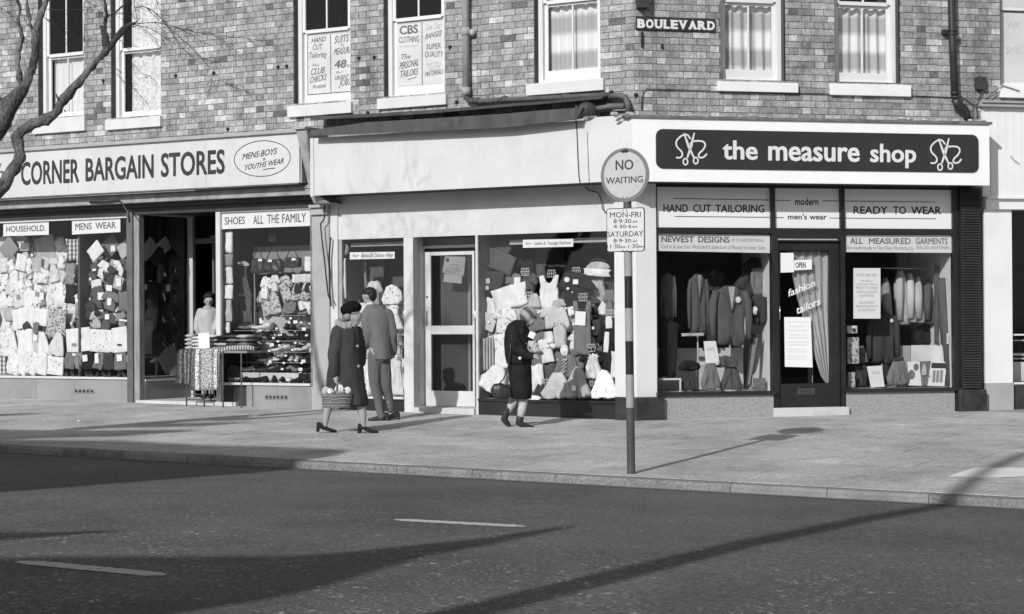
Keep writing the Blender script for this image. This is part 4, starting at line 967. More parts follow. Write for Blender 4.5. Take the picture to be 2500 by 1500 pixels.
bx('window_board', FR, q1 + .001, QE, OS - .14, OS - .05, zR(B6, 1190, 1235), zR(B6, 1190, 1222), M_white, nb); bx('stall_riser', FR, q1 + .001, QE, OS - .2, OS - .06, GR(q1) - .06, zR(B6, 1190, 1236), M_dark, nb)
bx('pane', FR, q1, QE, OS - .1, OS - .095, zR(B6, 1190, 1222), zqt, M_glass, nb)
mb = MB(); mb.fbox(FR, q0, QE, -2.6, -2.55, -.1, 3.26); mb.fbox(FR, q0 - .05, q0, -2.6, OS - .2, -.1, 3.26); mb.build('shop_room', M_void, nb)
mb = MB(); mb.fbox(FR, QE, QE + .1, -8, 0, -.3, z_top); mb.build('end_wall', M_cream, nb)
gds = bx('display_box', FR, FR.u(B6(1168, 1150), OS - .4), FR.u(B6(1240, 1150), OS - .4), OS - .7, OS - .4, zR(B6, 1190, 1222), zR(B6, 1190, 1100, OS - .4), M_card, nb)
# party walls inside shops
mb = MB(); mb.fbox(FL, um1 + .06, um1 + .1, -7, OS - .31, -.1, 3.05); mb.build('inner_wall', M_void, mid)
# interior floors
mb = MB(); mb.fbox(FL, ULm, -.4, -7, OS - .32, -.12, .0); mb.build('shop_floor', mat('shop_floorboards', .12), mid)
# ================================================================ GOODS IN THE WINDOWS
G = {}
def gm(k):
    if k in G: return G[k]
    base = dict(white=.82, offwhite=.70, cream=.60, light=.48, mid=.30, grey=.20, dgrey=.11, dark=.06, black=.025)
    if k in base: G[k] = mat('cloth_' + k, base[k], .9, .14, 9, .55, 15, spec=.15, fine=.08, fscale=90, bdist=.03, stretch=(1.5, 1.5, .4))
    elif k == 'floral': G[k] = pattern_mat('cloth_floral', .12, .55, 'floral', 34)
    elif k == 'floralw': G[k] = pattern_mat('cloth_floral_pale', .42, .82, 'floral', 30, thr=.44)
    elif k == 'check': G[k] = pattern_mat('cloth_check', .15, .72, 'check', 90, thr=.6, soft=.2)
    elif k == 'stripe': G[k] = pattern_mat('cloth_stripe', .12, .5, 'stripe', 160, thr=.5, soft=.2)
    elif k == 'tweed': G[k] = pattern_mat('cloth_tweed', .05, .13, 'floral', 130, thr=.5, soft=.1)
    elif k == 'leather': G[k] = mat('leather', .03, .42, .3, 6, .2, 60, spec=.6)
    elif k == 'pin': G[k] = pattern_mat('cloth_pinstripe', .035, .12, 'stripe', 210, thr=.8, soft=.15)
    return G[k]
TPL = {
 'top': ([(.38, 1), (.5, .96), (.62, 1), (.8, .95), (1, .55), (.86, .46), (.77, .62), (.78, 0), (.22, 0), (.23, .62), (.14, .46), (0, .55), (.2, .95)], (.5, .6)),
 'singlet': ([(.3, 1), (.38, .82), (.5, .76), (.62, .82), (.7, 1), (.85, .98), (.82, .7), (.86, 0), (.14, 0), (.18, .7), (.15, .98)], (.5, .5)),
 'trousers': ([(.1, 1), (.9, 1), (1, 0), (.6, 0), (.5, .72), (.4, 0), (0, 0)], (.5, .82)),
 'leg': ([(.15, 1), (.85, 1), (.95, .5), (.9, 0), (.1, 0), (.05, .5)], (.5, .5)),
 'dress': ([(.36, 1), (.5, .95), (.64, 1), (.82, .92), (.72, .62), (.86, .3), (1, .02), (.5, 0), (0, .02), (.14, .3), (.28, .62), (.18, .92)], (.5, .5)),
 'skirt': ([(.40, 1), (.52, .97), (.62, 1), (.76, .82), (.86, .56), (1, .2), (.96, .03), (.8, .05), (.62, 0), (.45, .04), (.25, 0), (.06, .04), (0, .22), (.13, .55), (.26, .84)], (.5, .4)),
 'heap': ([(.1, .55), (.25, .9), (.45, 1), (.7, .92), (.92, .65), (1, .3), (.9, 0), (.1, 0), (0, .25)], (.5, .4)),
 'pack': ([(.03, 0), (.97, 0), (1, .03), (1, .97), (.97, 1), (.03, 1), (0, .97), (0, .03)], (.5, .5)),
 'cloth': ([(0, 1), (.3, .97), (.7, 1), (1, .96), (.97, .5), (1, .04), (.7, 0), (.4, .05), (.1, 0), (0, .06), (.04, .5)], (.5, .5)),
 'bag': ([(.06, 0), (.94, 0), (1, .12), (.96, .85), (.86, 1), (.14, 1), (.04, .85), (0, .12)], (.5, .5)),
 'star': ([(.5 + .5 * (1 if k % 2 == 0 else .62) * math.cos(k * math.pi / 8), .5 + .5 * (1 if k % 2 == 0 else .62) * math.sin(k * math.pi / 8)) for k in range(16)], (.5, .5)),
 'round': ([(.5 + .5 * math.cos(k * math.pi / 8), .5 + .5 * math.sin(k * math.pi / 8)) for k in range(16)], (.5, .5)),
}
RG = random.Random(21)
def soft_shape(mb, F, cu, cz, w, h, kind, o, t, rot=0, folds=1.0, seed=0, mi=0, lean=0.0):
    pts, c = TPL[kind]; P = []
    n = len(pts)
    for i in range(n):   # subdivide edges
        a, b = pts[i], pts[(i + 1) % n]; m = max(1, int(math.hypot((b[0] - a[0]) * w, (b[1] - a[1]) * h) / .07))
        for k in range(m): P.append((a[0] + (b[0] - a[0]) * k / m, a[1] + (b[1] - a[1]) * k / m))
    hard = kind in ('pack',); jit = 0 if hard or kind in ('round', 'star') else .012
    R = random.Random(seed); P = [(x + R.uniform(-jit, jit), z + R.uniform(-jit, jit)) for x, z in P]
    if jit: P = [(x + .05 * noise.noise(Vector((x * 3, z * 3, seed * 1.7))), z + .05 * noise.noise(Vector((x * 3 + 9, z * 3, seed * 1.7)))) for x, z in P]
    cr, sr = math.cos(rad(rot)), math.sin(rad(rot)); N = len(P)
    rings = [(1, 0, 1), (1, .45, 1), (.93, .85, 1), (.8, 1, 1), (.6, 1, 1), (.4, 1, 1), (.2, 1, 1)] if not hard else [(1, 0, 1), (1, .9, 1), (.95, 1, 1), (.6, 1, 1), (.3, 1, 1)]
    vs = []
    def W(x, z, oo):
        du, dz = (x - .5) * w, (z - .5) * h; u = cu + du * cr - dz * sr; zz = cz + du * sr + dz * cr
        return F.w(u, o + oo + lean * (zz - cz), zz)
    def fold(x, z):
        if hard: return .7 * noise.noise(Vector((x * 4 + seed, z * 4, 1)))
        s = 9 if kind in ('skirt', 'dress') else 5
        return folds * (.75 * math.sin((x - .5) / (.35 + .5 * (1 - z)) * s * 1.7 + seed + 2 * noise.noise(Vector((x * 2, z * 2, seed)))) * (1.1 - z) + .6 * noise.noise(Vector((x * 5 + seed, z * 4, seed * .3))))
    for r, d, _ in rings:
        for x, z in P:
            X, Z = c[0] + (x - c[0]) * r, c[1] + (z - c[1]) * r; vs.append(W(X, Z, t * (d * .7 + (fold(X, Z) * .6 if d > .5 else 0))))
    vs.append(W(c[0], c[1], t * (.7 + fold(*c) * .4))); ci = len(vs) - 1
    fs = []
    for k in range(len(rings) - 1):
        for i in range(N): a = k * N + i; b = k * N + (i + 1) % N; fs.append((a, b, b + N, a + N))
    k = (len(rings) - 1) * N
    for i in range(N): fs.append((k + i, k + (i + 1) % N, ci))
    fs.append(tuple(range(N - 1, -1, -1)))
    mb.add(vs, fs, mi)
CNT_=0
M_tag = mat('price_ticket', .86, .6, .02, 5)
CNT = [0]
def item(F, fr, box, kind, o, m, name, label, cat, group=None, rot=0, t=.05, folds=1.0, tags=(), lean=0.0, m2=None):
    x0, y0, x1, y1 = box; u0, u1 = F.u(fr(x0, (y0 + y1) / 2), o), F.u(fr(x1, (y0 + y1) / 2), o); xm = (x0 + x1) / 2; z1, z0 = F.z(fr(xm, y0), o), F.z(fr(xm, y1), o)
    CNT[0] += 1; R = (CNT[0] * 7919) % 97; mb = MB()
    soft_shape(mb, F, (u0 + u1) / 2, (z0 + z1) / 2, u1 - u0, z1 - z0, kind, o, t, rot, folds, R, lean=lean)
    if tags:
        base = F.w((u0 + u1) / 2, o, z0); th = thing(name, label, cat, base, group); ob = mb.build('cloth_body', gm(m), th, smooth=True)
        for tg in tags:
            a0, b0, a1, b1 = tg[:4]; mt = M_tag if len(tg) < 5 else gm(tg[4]); ot = o + t * 1.05 + .008
            ua, ub_ = F.u(fr(a0, (b0 + b1) / 2), ot), F.u(fr(a1, (b0 + b1) / 2), ot); za, zb_ = F.z(fr(a0, b1), ot), F.z(fr(a0, b0), ot)
            q = MB(); soft_shape(q, F, (ua + ub_) / 2, (za + zb_) / 2, ub_ - ua, zb_ - za, 'pack' if len(tg) < 6 else tg[5], ot - .004, .004 if len(tg) < 6 else .012, RG.uniform(-7, 7), 0, 3); q.build('price_ticket' if len(tg) < 6 else 'trim', mt, th)
        return th
    ob = mb.build(name, gm(m), None, smooth=True); tag(ob, label, cat, group); return ob
def card(F, fr, box, o, m, name, label, cat, lines=(), ink=None, group=None, rot=0, thick=.004, nolabel=False):
    """flat card or paper sign: quad given by its four picture corners or a box"""
    if len(box) == 4 and not hasattr(box[0], '__len__'): x0, y0, x1, y1 = box; Q = [(x0, y1), (x1, y1), (x1, y0), (x0, y0)]
    else: Q = box
    pts = [F.px(fr(*q), o) for q in Q]; th = thing(name, label, cat, F.w(pts[0][0], o, pts[0][1]), group)
    MB().fprism(F, pts, o - thick, o).build('paper', m, th)
    if lines: write(th, F, fr, lines, o, ink or M_grey_ink)
    return th
def shoe_mesh(mb, loc, ang, s=1.0, up=0.0, heel=.03, mi=0, tilt=0.0):
    """a shoe, toe towards +x before turning by ang"""
    M = Matrix.Rotation(ang, 3, 'Z') @ Matrix.Rotation(-tilt, 3, 'Y'); loc = Vector(loc)
    secs = [(-.13, .030, .055, heel), (-.12, .034, .075, heel * .95), (-.07, .036, .075, heel * .8), (-.02, .036, .062, heel * .3), (.04, .044, .048, .0), (.09, .045, .036, 0), (.125, .034, .028, 0), (.14, .012, .016, .004)]
    rings = []
    for x, wy, hz, z0 in secs:
        c = loc + M @ Vector((x, 0, z0 + hz / 2 + .006)) * s; rings.append((c, M @ Vector((0, wy, 0)) * s, M @ Vector((0, 0, hz / 2 + .004)) * s))
    mb.ring(rings, 10, mi)
    if heel > .015:
        c = [Vector(q) for q in ((-.13, -.025, 0), (-.085, -.025, 0), (-.085, .025, 0), (-.13, .025, 0))]
        mb.hexa([loc + M @ q * s for q in c] + [loc + M @ (q + Vector((0, 0, heel + .012))) * s for q in c], mi)

# ---------------- bargain store main window (frame B1)
O1, O2, O3 = OS - .14, OS - .34, OS - .62
card(FL, B1, [(22, 322), (327, 312), (327, 222), (22, 236)], OS - .018, M_paper, 'window_sign', 'white paper sign reading HOUSEHOLD at the top of the far left window', 'sign', [('HOUSEHOLD.', 42, 294, 305, 286, 255, .015)], mat('sign_grey_ink', .12, .6, .2, 20))
card(FL, B1, [(483, 311), (807, 294), (807, 198), (483, 214)], OS - .018, M_paper, 'window_sign', 'white paper sign reading MENS WEAR at the top of the left window', 'sign', [('MENS', 505, 281, 614, 275, 236, .015), ('WEAR', 640, 273, 776, 268, 230, .015)], mat('sign_grey_ink', .12, .6, .2, 20))
L1 = [
 ((95, 340, 260, 560), 'cloth', O3, 'floral', 'curtain_fabric', 'draped floral curtain fabric under the household sign', 'fabric', 8, ()),
 ((250, 328, 455, 492), 'cloth', O3 + .05, 'floral', 'tablecloth', 'dark leaf patterned tablecloth below and between the two window signs', 'tablecloth', -3, ((340, 420, 362, 452),)),
 ((150, 480, 330, 590), 'cloth', O2 - .12, 'floralw', 'tablecloth', 'pale floral tablecloth folded above the boxed blanket', 'tablecloth', 6, ()),
 ((135, 368, 200, 420), 'pack', O2 - .1, 'white', 'packet', 'small white packet pinned at the top left of the window', 'packet', 0, ()),
 ((452, 333, 600, 500), 'cloth', O2 - .1, 'check', 'towel', 'banded tea towel hanging beneath the MENS WEAR sign', 'towel', 4, ()),
 ((18, 345, 112, 470), 'pack', O2 - .05, 'mid', 'shirt_packet', 'grey diamond set shirt packet at the far left, upper one', 'packet', 38, ()),
 ((24, 480, 130, 600), 'pack', O2 - .05, 'mid', 'shirt_packet', 'grey diamond set shirt packet at the far left, middle one', 'packet', 36, ()),
 ((10, 600, 105, 720), 'pack', O2 - .05, 'grey', 'shirt_packet', 'grey diamond set shirt packet at the far left, lowest one', 'packet', 38, ()),
 ((602, 372, 690, 470), 'pack', O1 - .02, 'white', 'shirt_packet', 'white diamond set shirt packet below the W of WEAR', 'packet', 42, ()),
 ((690, 330, 800, 450), 'pack', O2, 'grey', 'shirt_packet', 'grey diamond set shirt packet with ticket near the corner post', 'packet', 40, ((742, 385, 772, 425),)),
 ((800, 360, 880, 460), 'pack', O2, 'light', 'shirt_packet', 'light shirt packet half behind the dark corner post', 'packet', 35, ()),
 ((112, 556, 305, 692), 'pack', O2 - .02, 'offwhite', 'blanket_box', 'glossy boxed blanket on the left side of the window', 'box', -2, ((185, 585, 240, 600, 'mid'),)),
 ((310, 580, 432, 802), 'cloth', O2, 'white', 'towel', 'long plain white towel hanging in the middle of the left window', 'towel', 0, ()),
 ((95, 692, 180, 800), 'pack', O2 + .05, 'cream', 'sheet_packet', 'cream packet with small ticket below the blanket box', 'packet', -4, ((110, 715, 135, 745, 'mid'),)),
 ((168, 690, 245, 800), 'pack', O2 + .06, 'white', 'sheet_packet', 'plain white packet below the blanket box', 'packet', 3, ()),
 ((240, 694, 308, 792), 'pack', O2 + .05, 'mid', 'sheet_packet', 'grey packet with white ticket beside the long towel', 'packet', 6, ((265, 700, 292, 750),)),
 ((445, 500, 508, 650), 'cloth', O2, 'mid', 'scarf', 'mid grey folded scarf in the centre column of menswear', 'scarf', 0, ()),
 ((443, 645, 508, 770), 'cloth', O2 + .04, 'black', 'pullover', 'black folded pullover low in the centre column', 'pullover', 0, ()),
 ((502, 505, 584, 752), 'top', O2 + .05, 'black', 'pullover', 'long black pullover with a white ticket on its chest', 'pullover', 0, ((530, 545, 558, 592),)),
 ((578, 500, 672, 645), 'top', O2, 'dgrey', 'pullover', 'charcoal pullover hung high between black pullover and white shirt', 'pullover', 0, ((618, 540, 642, 556),)),
 ((655, 485, 740, 610), 'top', O2 + .1, 'white', 'shirt', 'small white shirt tilted beside the charcoal pullover', 'shirt', -25, ()),
 ((695, 525, 795, 655), 'top', O1 - .1, 'dark', 'pullover', 'dark pullover spread under the white shirt', 'pullover', 28, ()),
 ((740, 500, 845, 590), 'top', O2 + .02, 'white', 'shirt', 'white shirt lying sideways at the upper right of the window', 'shirt', -60, ()),
 ((770, 590, 830, 680), 'pack', O1 - .05, 'light', 'shirt_packet', 'light packet with long ticket tilted by the corner post', 'packet', -18, ((778, 605, 812, 660),)),
 ((455, 770, 510, 910), 'cloth', O2, 'cream', 'vest', 'cream vest hung low in the centre column', 'vest', 0, ()),
 ((505, 752, 612, 935), 'top', O2 + .06, 'mid', 'pullover', 'light grey pullover under the long black one', 'pullover', 5, ()),
 ((560, 760, 650, 880), 'top', O1 - .1, 'dark', 'pullover', 'small dark pullover overlapping the grey one', 'pullover', -30, ()),
 ((606, 655, 712, 810), 'top', O1 - .14, 'dgrey', 'cardigan', 'charcoal cardigan with large white ticket in the middle of the menswear', 'cardigan', 6, ((655, 700, 698, 748),)),
 ((682, 690, 810, 820), 'top', O1 - .1, 'grey', 'cardigan', 'grey cardigan with white ticket right of the charcoal one', 'cardigan', -14, ((718, 738, 746, 785), (712, 650, 750, 690))),
 ((800, 690, 880, 830), 'cloth', O1 - .1, 'grey', 'cardigan', 'grey cardigan half hidden by the corner post', 'cardigan', 0, ()),
 ((605, 822, 702, 940), 'top', O1 - .06, 'light', 'pullover', 'light pullover with a dark collar above the shirt packets', 'pullover', 0, ((630, 818, 676, 862, 'black', 'round'),)),
 ((660, 830, 785, 960), 'top', O1 - .05, 'dgrey', 'pullover', 'charcoal pullover with square white ticket above the shirt packets', 'pullover', -18, ((703, 845, 732, 880),)),
 ((778, 832, 860, 932), 'top', O1 - .06, 'mid', 'pullover', 'grey pullover with white stripe low by the corner post', 'pullover', 10, ((800, 880, 850, 893),)),
 ((452, 938, 612, 1098), 'pack', O1, 'white', 'shirt_packet', 'two toned white shirt packet above the row of trousers', 'packet', 0, ((480, 1040, 508, 1058, 'mid'),)),
 ((608, 948, 770, 1100), 'pack', O1 - .01, 'floralw', 'shirt_packet', 'shiny patterned shirt packet above the row of trousers', 'packet', 0, ()),
 ((762, 932, 862, 1102), 'pack', O1, 'white', 'shirt_packet', 'white shirt packet with a pen mark beside the corner post', 'packet', 6, ((785, 1045, 815, 1056, 'dark'),)),
 ((38, 800, 102, 890), 'pack', O1 - .1, 'light', 'pillowcase', 'light pillowcase at the left edge', 'linen', 0, ()),
 ((88, 800, 240, 952), 'cloth', O1 - .05, 'white', 'bed_sheet', 'white folded bed sheet left of the leafy cloth', 'linen', 3, ()),
 ((225, 805, 330, 925), 'cloth', O1 - .05, 'white', 'bed_sheet', 'white bed sheet fold beside the leafy cloth', 'linen', -5, ()),
 ((318, 800, 446, 1010), 'cloth', O1 - .05, 'floral', 'curtain_fabric', 'leafy curtain fabric hanging low in the middle', 'fabric', -5, ()),
 ((160, 900, 205, 955), 'leg', O1, 'dark', 'tie', 'dark folded strip across the white linen', 'tie', 35, ()),
 ((210, 920, 282, 962), 'leg', O1, 'grey', 'tie', 'grey folded strip across the white linen', 'tie', 92, ()),
 ((8, 935, 130, 1140), 'skirt', O1 + .02, 'floralw', 'apron', 'pale patterned apron fanned at the lower left', 'apron', -8, ()),
 ((120, 945, 230, 1150), 'cloth', O1, 'white', 'pillowcase', 'white pillowcase hanging near the grey card', 'linen', 10, ()),
 ((180, 960, 290, 1130), 'pack', O1 - .02, 'cream', 'sheet_packet', 'cream packet with white ticket low in the white linen', 'packet', 0, ((222, 975, 250, 1025),)),
 ((250, 960, 345, 1180), 'skirt', O1 + .02, 'white', 'apron', 'white apron fanned beside the cream packet', 'apron', 10, ()),
 ((335, 965, 442, 1130), 'skirt', O1 + .02, 'offwhite', 'apron', 'off white apron fanned beside the trousers', 'apron', -6, ()),
 ((45, 1100, 150, 1252), 'leg', O1 + .07, 'floralw', 'towel', 'rolled patterned towel at the bottom left', 'towel', -16, ()),
 ((110, 1090, 200, 1252), 'leg', O1 + .08, 'white', 'towel', 'rolled white towel next to the patterned one', 'towel', -20, ()),
 ((180, 1095, 265, 1252), 'leg', O1 + .07, 'floralw', 'towel', 'rolled pale printed towel in the bottom row', 'towel', -18, ()),
 ((245, 1100, 325, 1252), 'leg', O1 + .08, 'white', 'towel', 'rolled plain towel beside the printed packet', 'towel', -12, ()),
 ((322, 1130, 430, 1252), 'pack', O1 + .05, 'floralw', 'napkin_packet', 'square printed packet next to the first trousers', 'packet', -8, ()),
 ((2, 1130, 50, 1245), 'pack', O1 + .06, 'check', 'tea_towel', 'checked tea towel at the bottom left edge', 'towel', 0, ()),
 ((438, 1095, 512, 1215), 'leg', O1 + .0, 'grey', 'trousers', 'grey trousers with ticket, first of the bottom row', 'trousers', -3, ((485, 1108, 508, 1124),)),
 ((508, 1095, 560, 1215), 'leg', O1 + .01, 'mid', 'trousers', 'lighter grey trousers, second of the bottom row', 'trousers', -3, ()),
 ((550, 1097, 640, 1218), 'leg', O1 + .0, 'black', 'trousers', 'black trousers with a large white ticket in the bottom row', 'trousers', 3, ((552, 1118, 585, 1162),)),
 ((632, 1098, 702, 1218), 'leg', O1 + .01, 'grey', 'trousers', 'grey trousers with tilted white ticket in the bottom row', 'trousers', -8, ((635, 1108, 660, 1175),)),
 ((692, 1098, 775, 1220), 'leg', O1, 'dark', 'trousers', 'dark plain trousers in the bottom row', 'trousers', 4, ()),
 ((768, 1100, 862, 1222), 'leg', O1 + .01, 'grey', 'trousers', 'grey trousers with square ticket at the end of the bottom row', 'trousers', 4, ((782, 1115, 818, 1160), (850, 1122, 864, 1165))),
]
RJ = random.Random(19)
for box, kind, o, m, name, label, cat, rot, tg in L1: item(FL, B1, box, kind, o, m, name, label, cat, rot=rot + RJ.uniform(-5, 5), tags=tg, group='goods in the left bargain window', t=.05 if kind != 'pack' else .04)
for i, x in enumerate((448, 488, 540, 585, 612, 655, 700, 735, 800, 832)):
    u, z = FL.px(B1(x, 1252), O1 + .1); mb = MB(); shoe_mesh(mb, FL.w(u, O1 + .1, zs + .0), rad(-75 + 12 * math.sin(i * 2.3)) , .8, heel=.02); ob = mb.build('mens_shoe', gm('leather'), None, smooth=True)
    tag(ob, "dark men's shoe under the row of trousers, %s from the left" % ['first', 'second', 'third', 'fourth', 'fifth', 'sixth', 'seventh', 'eighth', 'ninth', 'tenth'][i], 'shoe', "men's shoes under the trousers")

# ---------------- glass side of the doorway: bags and hanging clothes seen through it
FSD = Face(FL.w(uc - .16, OS - .09, 0), rad(59.5))
L2 = [
 ((118, 305, 215, 400), 'pack', -.02, 'light', 'shirt_packet', 'pale pointed packet hung high behind the doorway glass, left one', 'packet', 40, ()),
 ((205, 300, 310, 395), 'pack', -.03, 'cream', 'shirt_packet', 'pale pointed packet with dark spot behind the doorway glass, right one', 'packet', 35, ((262, 345, 275, 360, 'dark'),)),
 ((185, 365, 270, 440), 'pack', .0, 'dark', 'wallet_box', 'dark square box set on its point under the pale packets', 'box', 42, ()),
 ((235, 140, 340, 330), 'cloth', -.3, 'dgrey', 'coat', 'shadowy long coat at the top of the doorway window', 'coat', 0, ()),
 ((135, 420, 232, 565), 'top', -.05, 'black', 'jacket', 'short black jacket behind the doorway glass', 'jacket', 0, ()),
 ((128, 575, 245, 870), 'trousers', -.08, 'dark', 'trousers', 'dark hanging trousers behind the doorway glass', 'trousers', 0, ((148, 590, 162, 625),)),
 ((228, 440, 272, 580), 'leg', -.04, 'grey', 'scarf', 'narrow grey scarf beside the black jacket', 'scarf', 0, ()),
 ((138, 830, 195, 1060), 'leg', -.05, 'mid', 'scarf', 'long grey scarf hanging low behind the doorway glass', 'scarf', -4, ()),
 ((190, 640, 255, 900), 'leg', -.14, 'dgrey', 'trousers', 'charcoal trouser leg behind the long scarf', 'trousers', 0, ()),
 ((258, 370, 370, 500), 'bag', .0, 'leather', 'handbag', 'highest of the dark leather bags set on a slant by the doorway', 'bag', 38, ()),
 ((256, 525, 372, 665), 'bag', .0, 'leather', 'handbag', 'dark leather bag with white ticket, second from the top by the doorway', 'bag', 38, ((290, 592, 318, 638),)),
 ((254, 685, 372, 825), 'bag', .0, 'leather', 'handbag', 'third leather bag down beside the doorway', 'bag', 38, ()),
 ((252, 850, 368, 990), 'bag', .0, 'leather', 'handbag', 'lowest dark leather bag beside the doorway', 'bag', 38, ()),
 ((246, 1015, 360, 1160), 'pack', .0, 'mid', 'shoe_box', 'grey printed box below the leather bags', 'box', 38, ()),
]
for box, kind, o, m, name, label, cat, rot, tg in L2: item(FSD, B2, box, kind, o, m, name, label, cat, rot=rot, tags=tg, group='goods behind the doorway glass', t=.07 if kind == 'bag' else .04)
sidebed = thing('display_rack', 'low pale rail stand behind the doorway glass', 'stand', FSD.w(.3, -.1, zsr))
mb = MB(); a, z_ = FSD.px(B2(120, 1080), -.1); b, _ = FSD.px(B2(235, 1080), -.1); mb.fbox(FSD, a, b, -.12, -.1, z_ - .012, z_ + .012); mb.fbox(FSD, b - .03, b, -.12, -.1, zsr - .01, z_ - .013); mb.build('rack_rail', gm('mid'), sidebed)
bx('side_backing', FSD, -.0, 1.0, -1.2, -1.16, zsr, zrt, mat('side_back', .09), cbs)

# ---------------- shoe window
card(FL, B2, [(664, 220), (1272, 197), (1272, 84), (664, 112)], OS - .018, M_paper, 'window_sign', 'long white sign reading SHOES ALL THE FAMILY across the shoe window', 'sign', [('SHOES', 683, 190, 818, 184, 140, .012), ('ALL', 874, 186, 942, 183, 128, .012), ('THE', 968, 180, 1048, 178, 122, .012), ('FAMILY', 1068, 177, 1228, 170, 118, .012)], mat('sign_grey_ink', .12, .6, .2, 20))
write(None, FL, B2, [('for', 838, 165, 864, 164, 150, 0, .3)], OS - .018, M_faint, 'painted_word') if False else None
bx('upper_shelf_board', FL, FL.u(B2(868, 420), O3), FL.u(B2(1266, 420), O3), O3 - .04, O3 - .02, FL.z(B2(1000, 520), O3), FL.z(B2(1000, 335), O3), mat('grey_backboard', .26, .8, .1, 4), cbs)
S1 = [
 ((678, 228, 742, 385), 'cloth', O1, 'white', 'petticoat', 'white petticoat hung at the top left edge of the shoe window', 'underwear', 0, ()),
 ((682, 385, 742, 470), 'cloth', O1 + .02, 'mid', 'blouse', 'grey striped blouse below the white petticoat', 'blouse', 0, ()),
 ((680, 470, 740, 592), 'cloth', O1, 'offwhite', 'blouse', 'pale blouse in the middle of the left edge column', 'blouse', 4, ()),
 ((672, 592, 742, 690), 'cloth', O1 + .02, 'white', 'blouse', 'white blouse in the left edge column of the shoe window', 'blouse', 0, ()),
 ((675, 690, 740, 840), 'leg', O1, 'light', 'scarf', 'pale scarf ending above the table piles', 'scarf', 0, ()),
 ((700, 690, 742, 840), 'leg', O1 - .05, 'grey', 'scarf', 'grey scarf behind the pale scarf', 'scarf', 6, ()),
 ((670, 845, 722, 915), 'pack', O1, 'white', 'price_card', 'white folded card above the stacked clothes', 'card', 0, ()),
 ((740, 435, 872, 690), 'dress', O2 - .1, 'dgrey', 'dress', 'dark dress with a pale collar in the shoe window', 'dress', 0, ((762, 434, 846, 466, 'light', 'heap'),)),
 ((745, 640, 870, 890), 'cloth', O2 - .12, 'dgrey', 'skirt', 'dark pleated skirt hanging under the dress', 'skirt', 0, ()),
 ((920, 540, 1010, 690), 'top', O2, 'floralw', 'blouse', 'pale floral blouse below the first handbag', 'blouse', -8, ()),
 ((990, 525, 1060, 640), 'top', O2 + .05, 'offwhite', 'blouse', 'bright off white blouse below the second handbag', 'blouse', 5, ()),
 ((1040, 530, 1145, 700), 'top', O2, 'floral', 'blouse', 'floral blouse in the middle of the shoe window', 'blouse', 10, ()),
 ((1138, 520, 1268, 580), 'cloth', O2 - .05, 'offwhite', 'towel', 'white cloth hanging under the third handbag', 'cloth', 0, ()),
 ((1135, 575, 1205, 700), 'skirt', O2, 'floral', 'swimsuit', 'patterned swimsuit with a dark triangle at the right', 'swimsuit', 0, ((1145, 580, 1192, 648, 'black', 'heap'),)),
 ((1195, 575, 1266, 700), 'skirt', O2, 'floral', 'swimsuit', 'second patterned swimsuit at the right edge', 'swimsuit', 0, ((1216, 580, 1252, 640, 'black', 'heap'), (1245, 600, 1262, 618))),
 ((930, 640, 1060, 800), 'cloth', O2 - .05, 'floral', 'scarf', 'patterned scarf spread behind the shoes', 'scarf', 12, ()),
 ((1090, 660, 1170, 780), 'cloth', O2 - .05, 'grey', 'scarf', 'grey scarf spread behind the shoes', 'scarf', -10, ()),
 ((1180, 680, 1268, 800), 'cloth', O2 - .05, 'floralw', 'scarf', 'pale scarf behind the shoes at the right edge', 'scarf', 5, ()),
 ((940, 760, 1130, 900), 'cloth', O2 - .14, 'light', 'blouse', 'light blouse behind the upper shoe shelf', 'blouse', 0, ()),
 ((900, 960, 1000, 1030), 'heap', O2 - .1, 'cream', 'slipper_bag', 'cream bundle behind the middle shelf', 'bundle', 0, ()),
 ((1060, 900, 1150, 960), 'heap', O2 - .1, 'light', 'slipper_bag', 'light bundle behind the middle shelf', 'bundle', 0, ()),
 ((690, 1120, 800, 1235), 'heap', O1, 'dgrey', 'folded_rug', 'dark folded rug low at the left of the shoe window', 'rug', 0, ()),
 ((1228, 404, 1266, 502), 'pack', O1, 'white', 'notice_card', 'narrow white notice at the right edge of the shoe window', 'card', 0, ()),
 ((988, 262, 1032, 304), 'pack', O3, 'mid', 'wall_notice', 'small square notice on the dark back wall of the shoe window', 'notice', 0, ()),
]
for box, kind, o, m, name, label, cat, rot, tg in S1: item(FL, B2, box, kind, o, m, name, label, cat, rot=rot, tags=tg, group='goods in the shoe window')
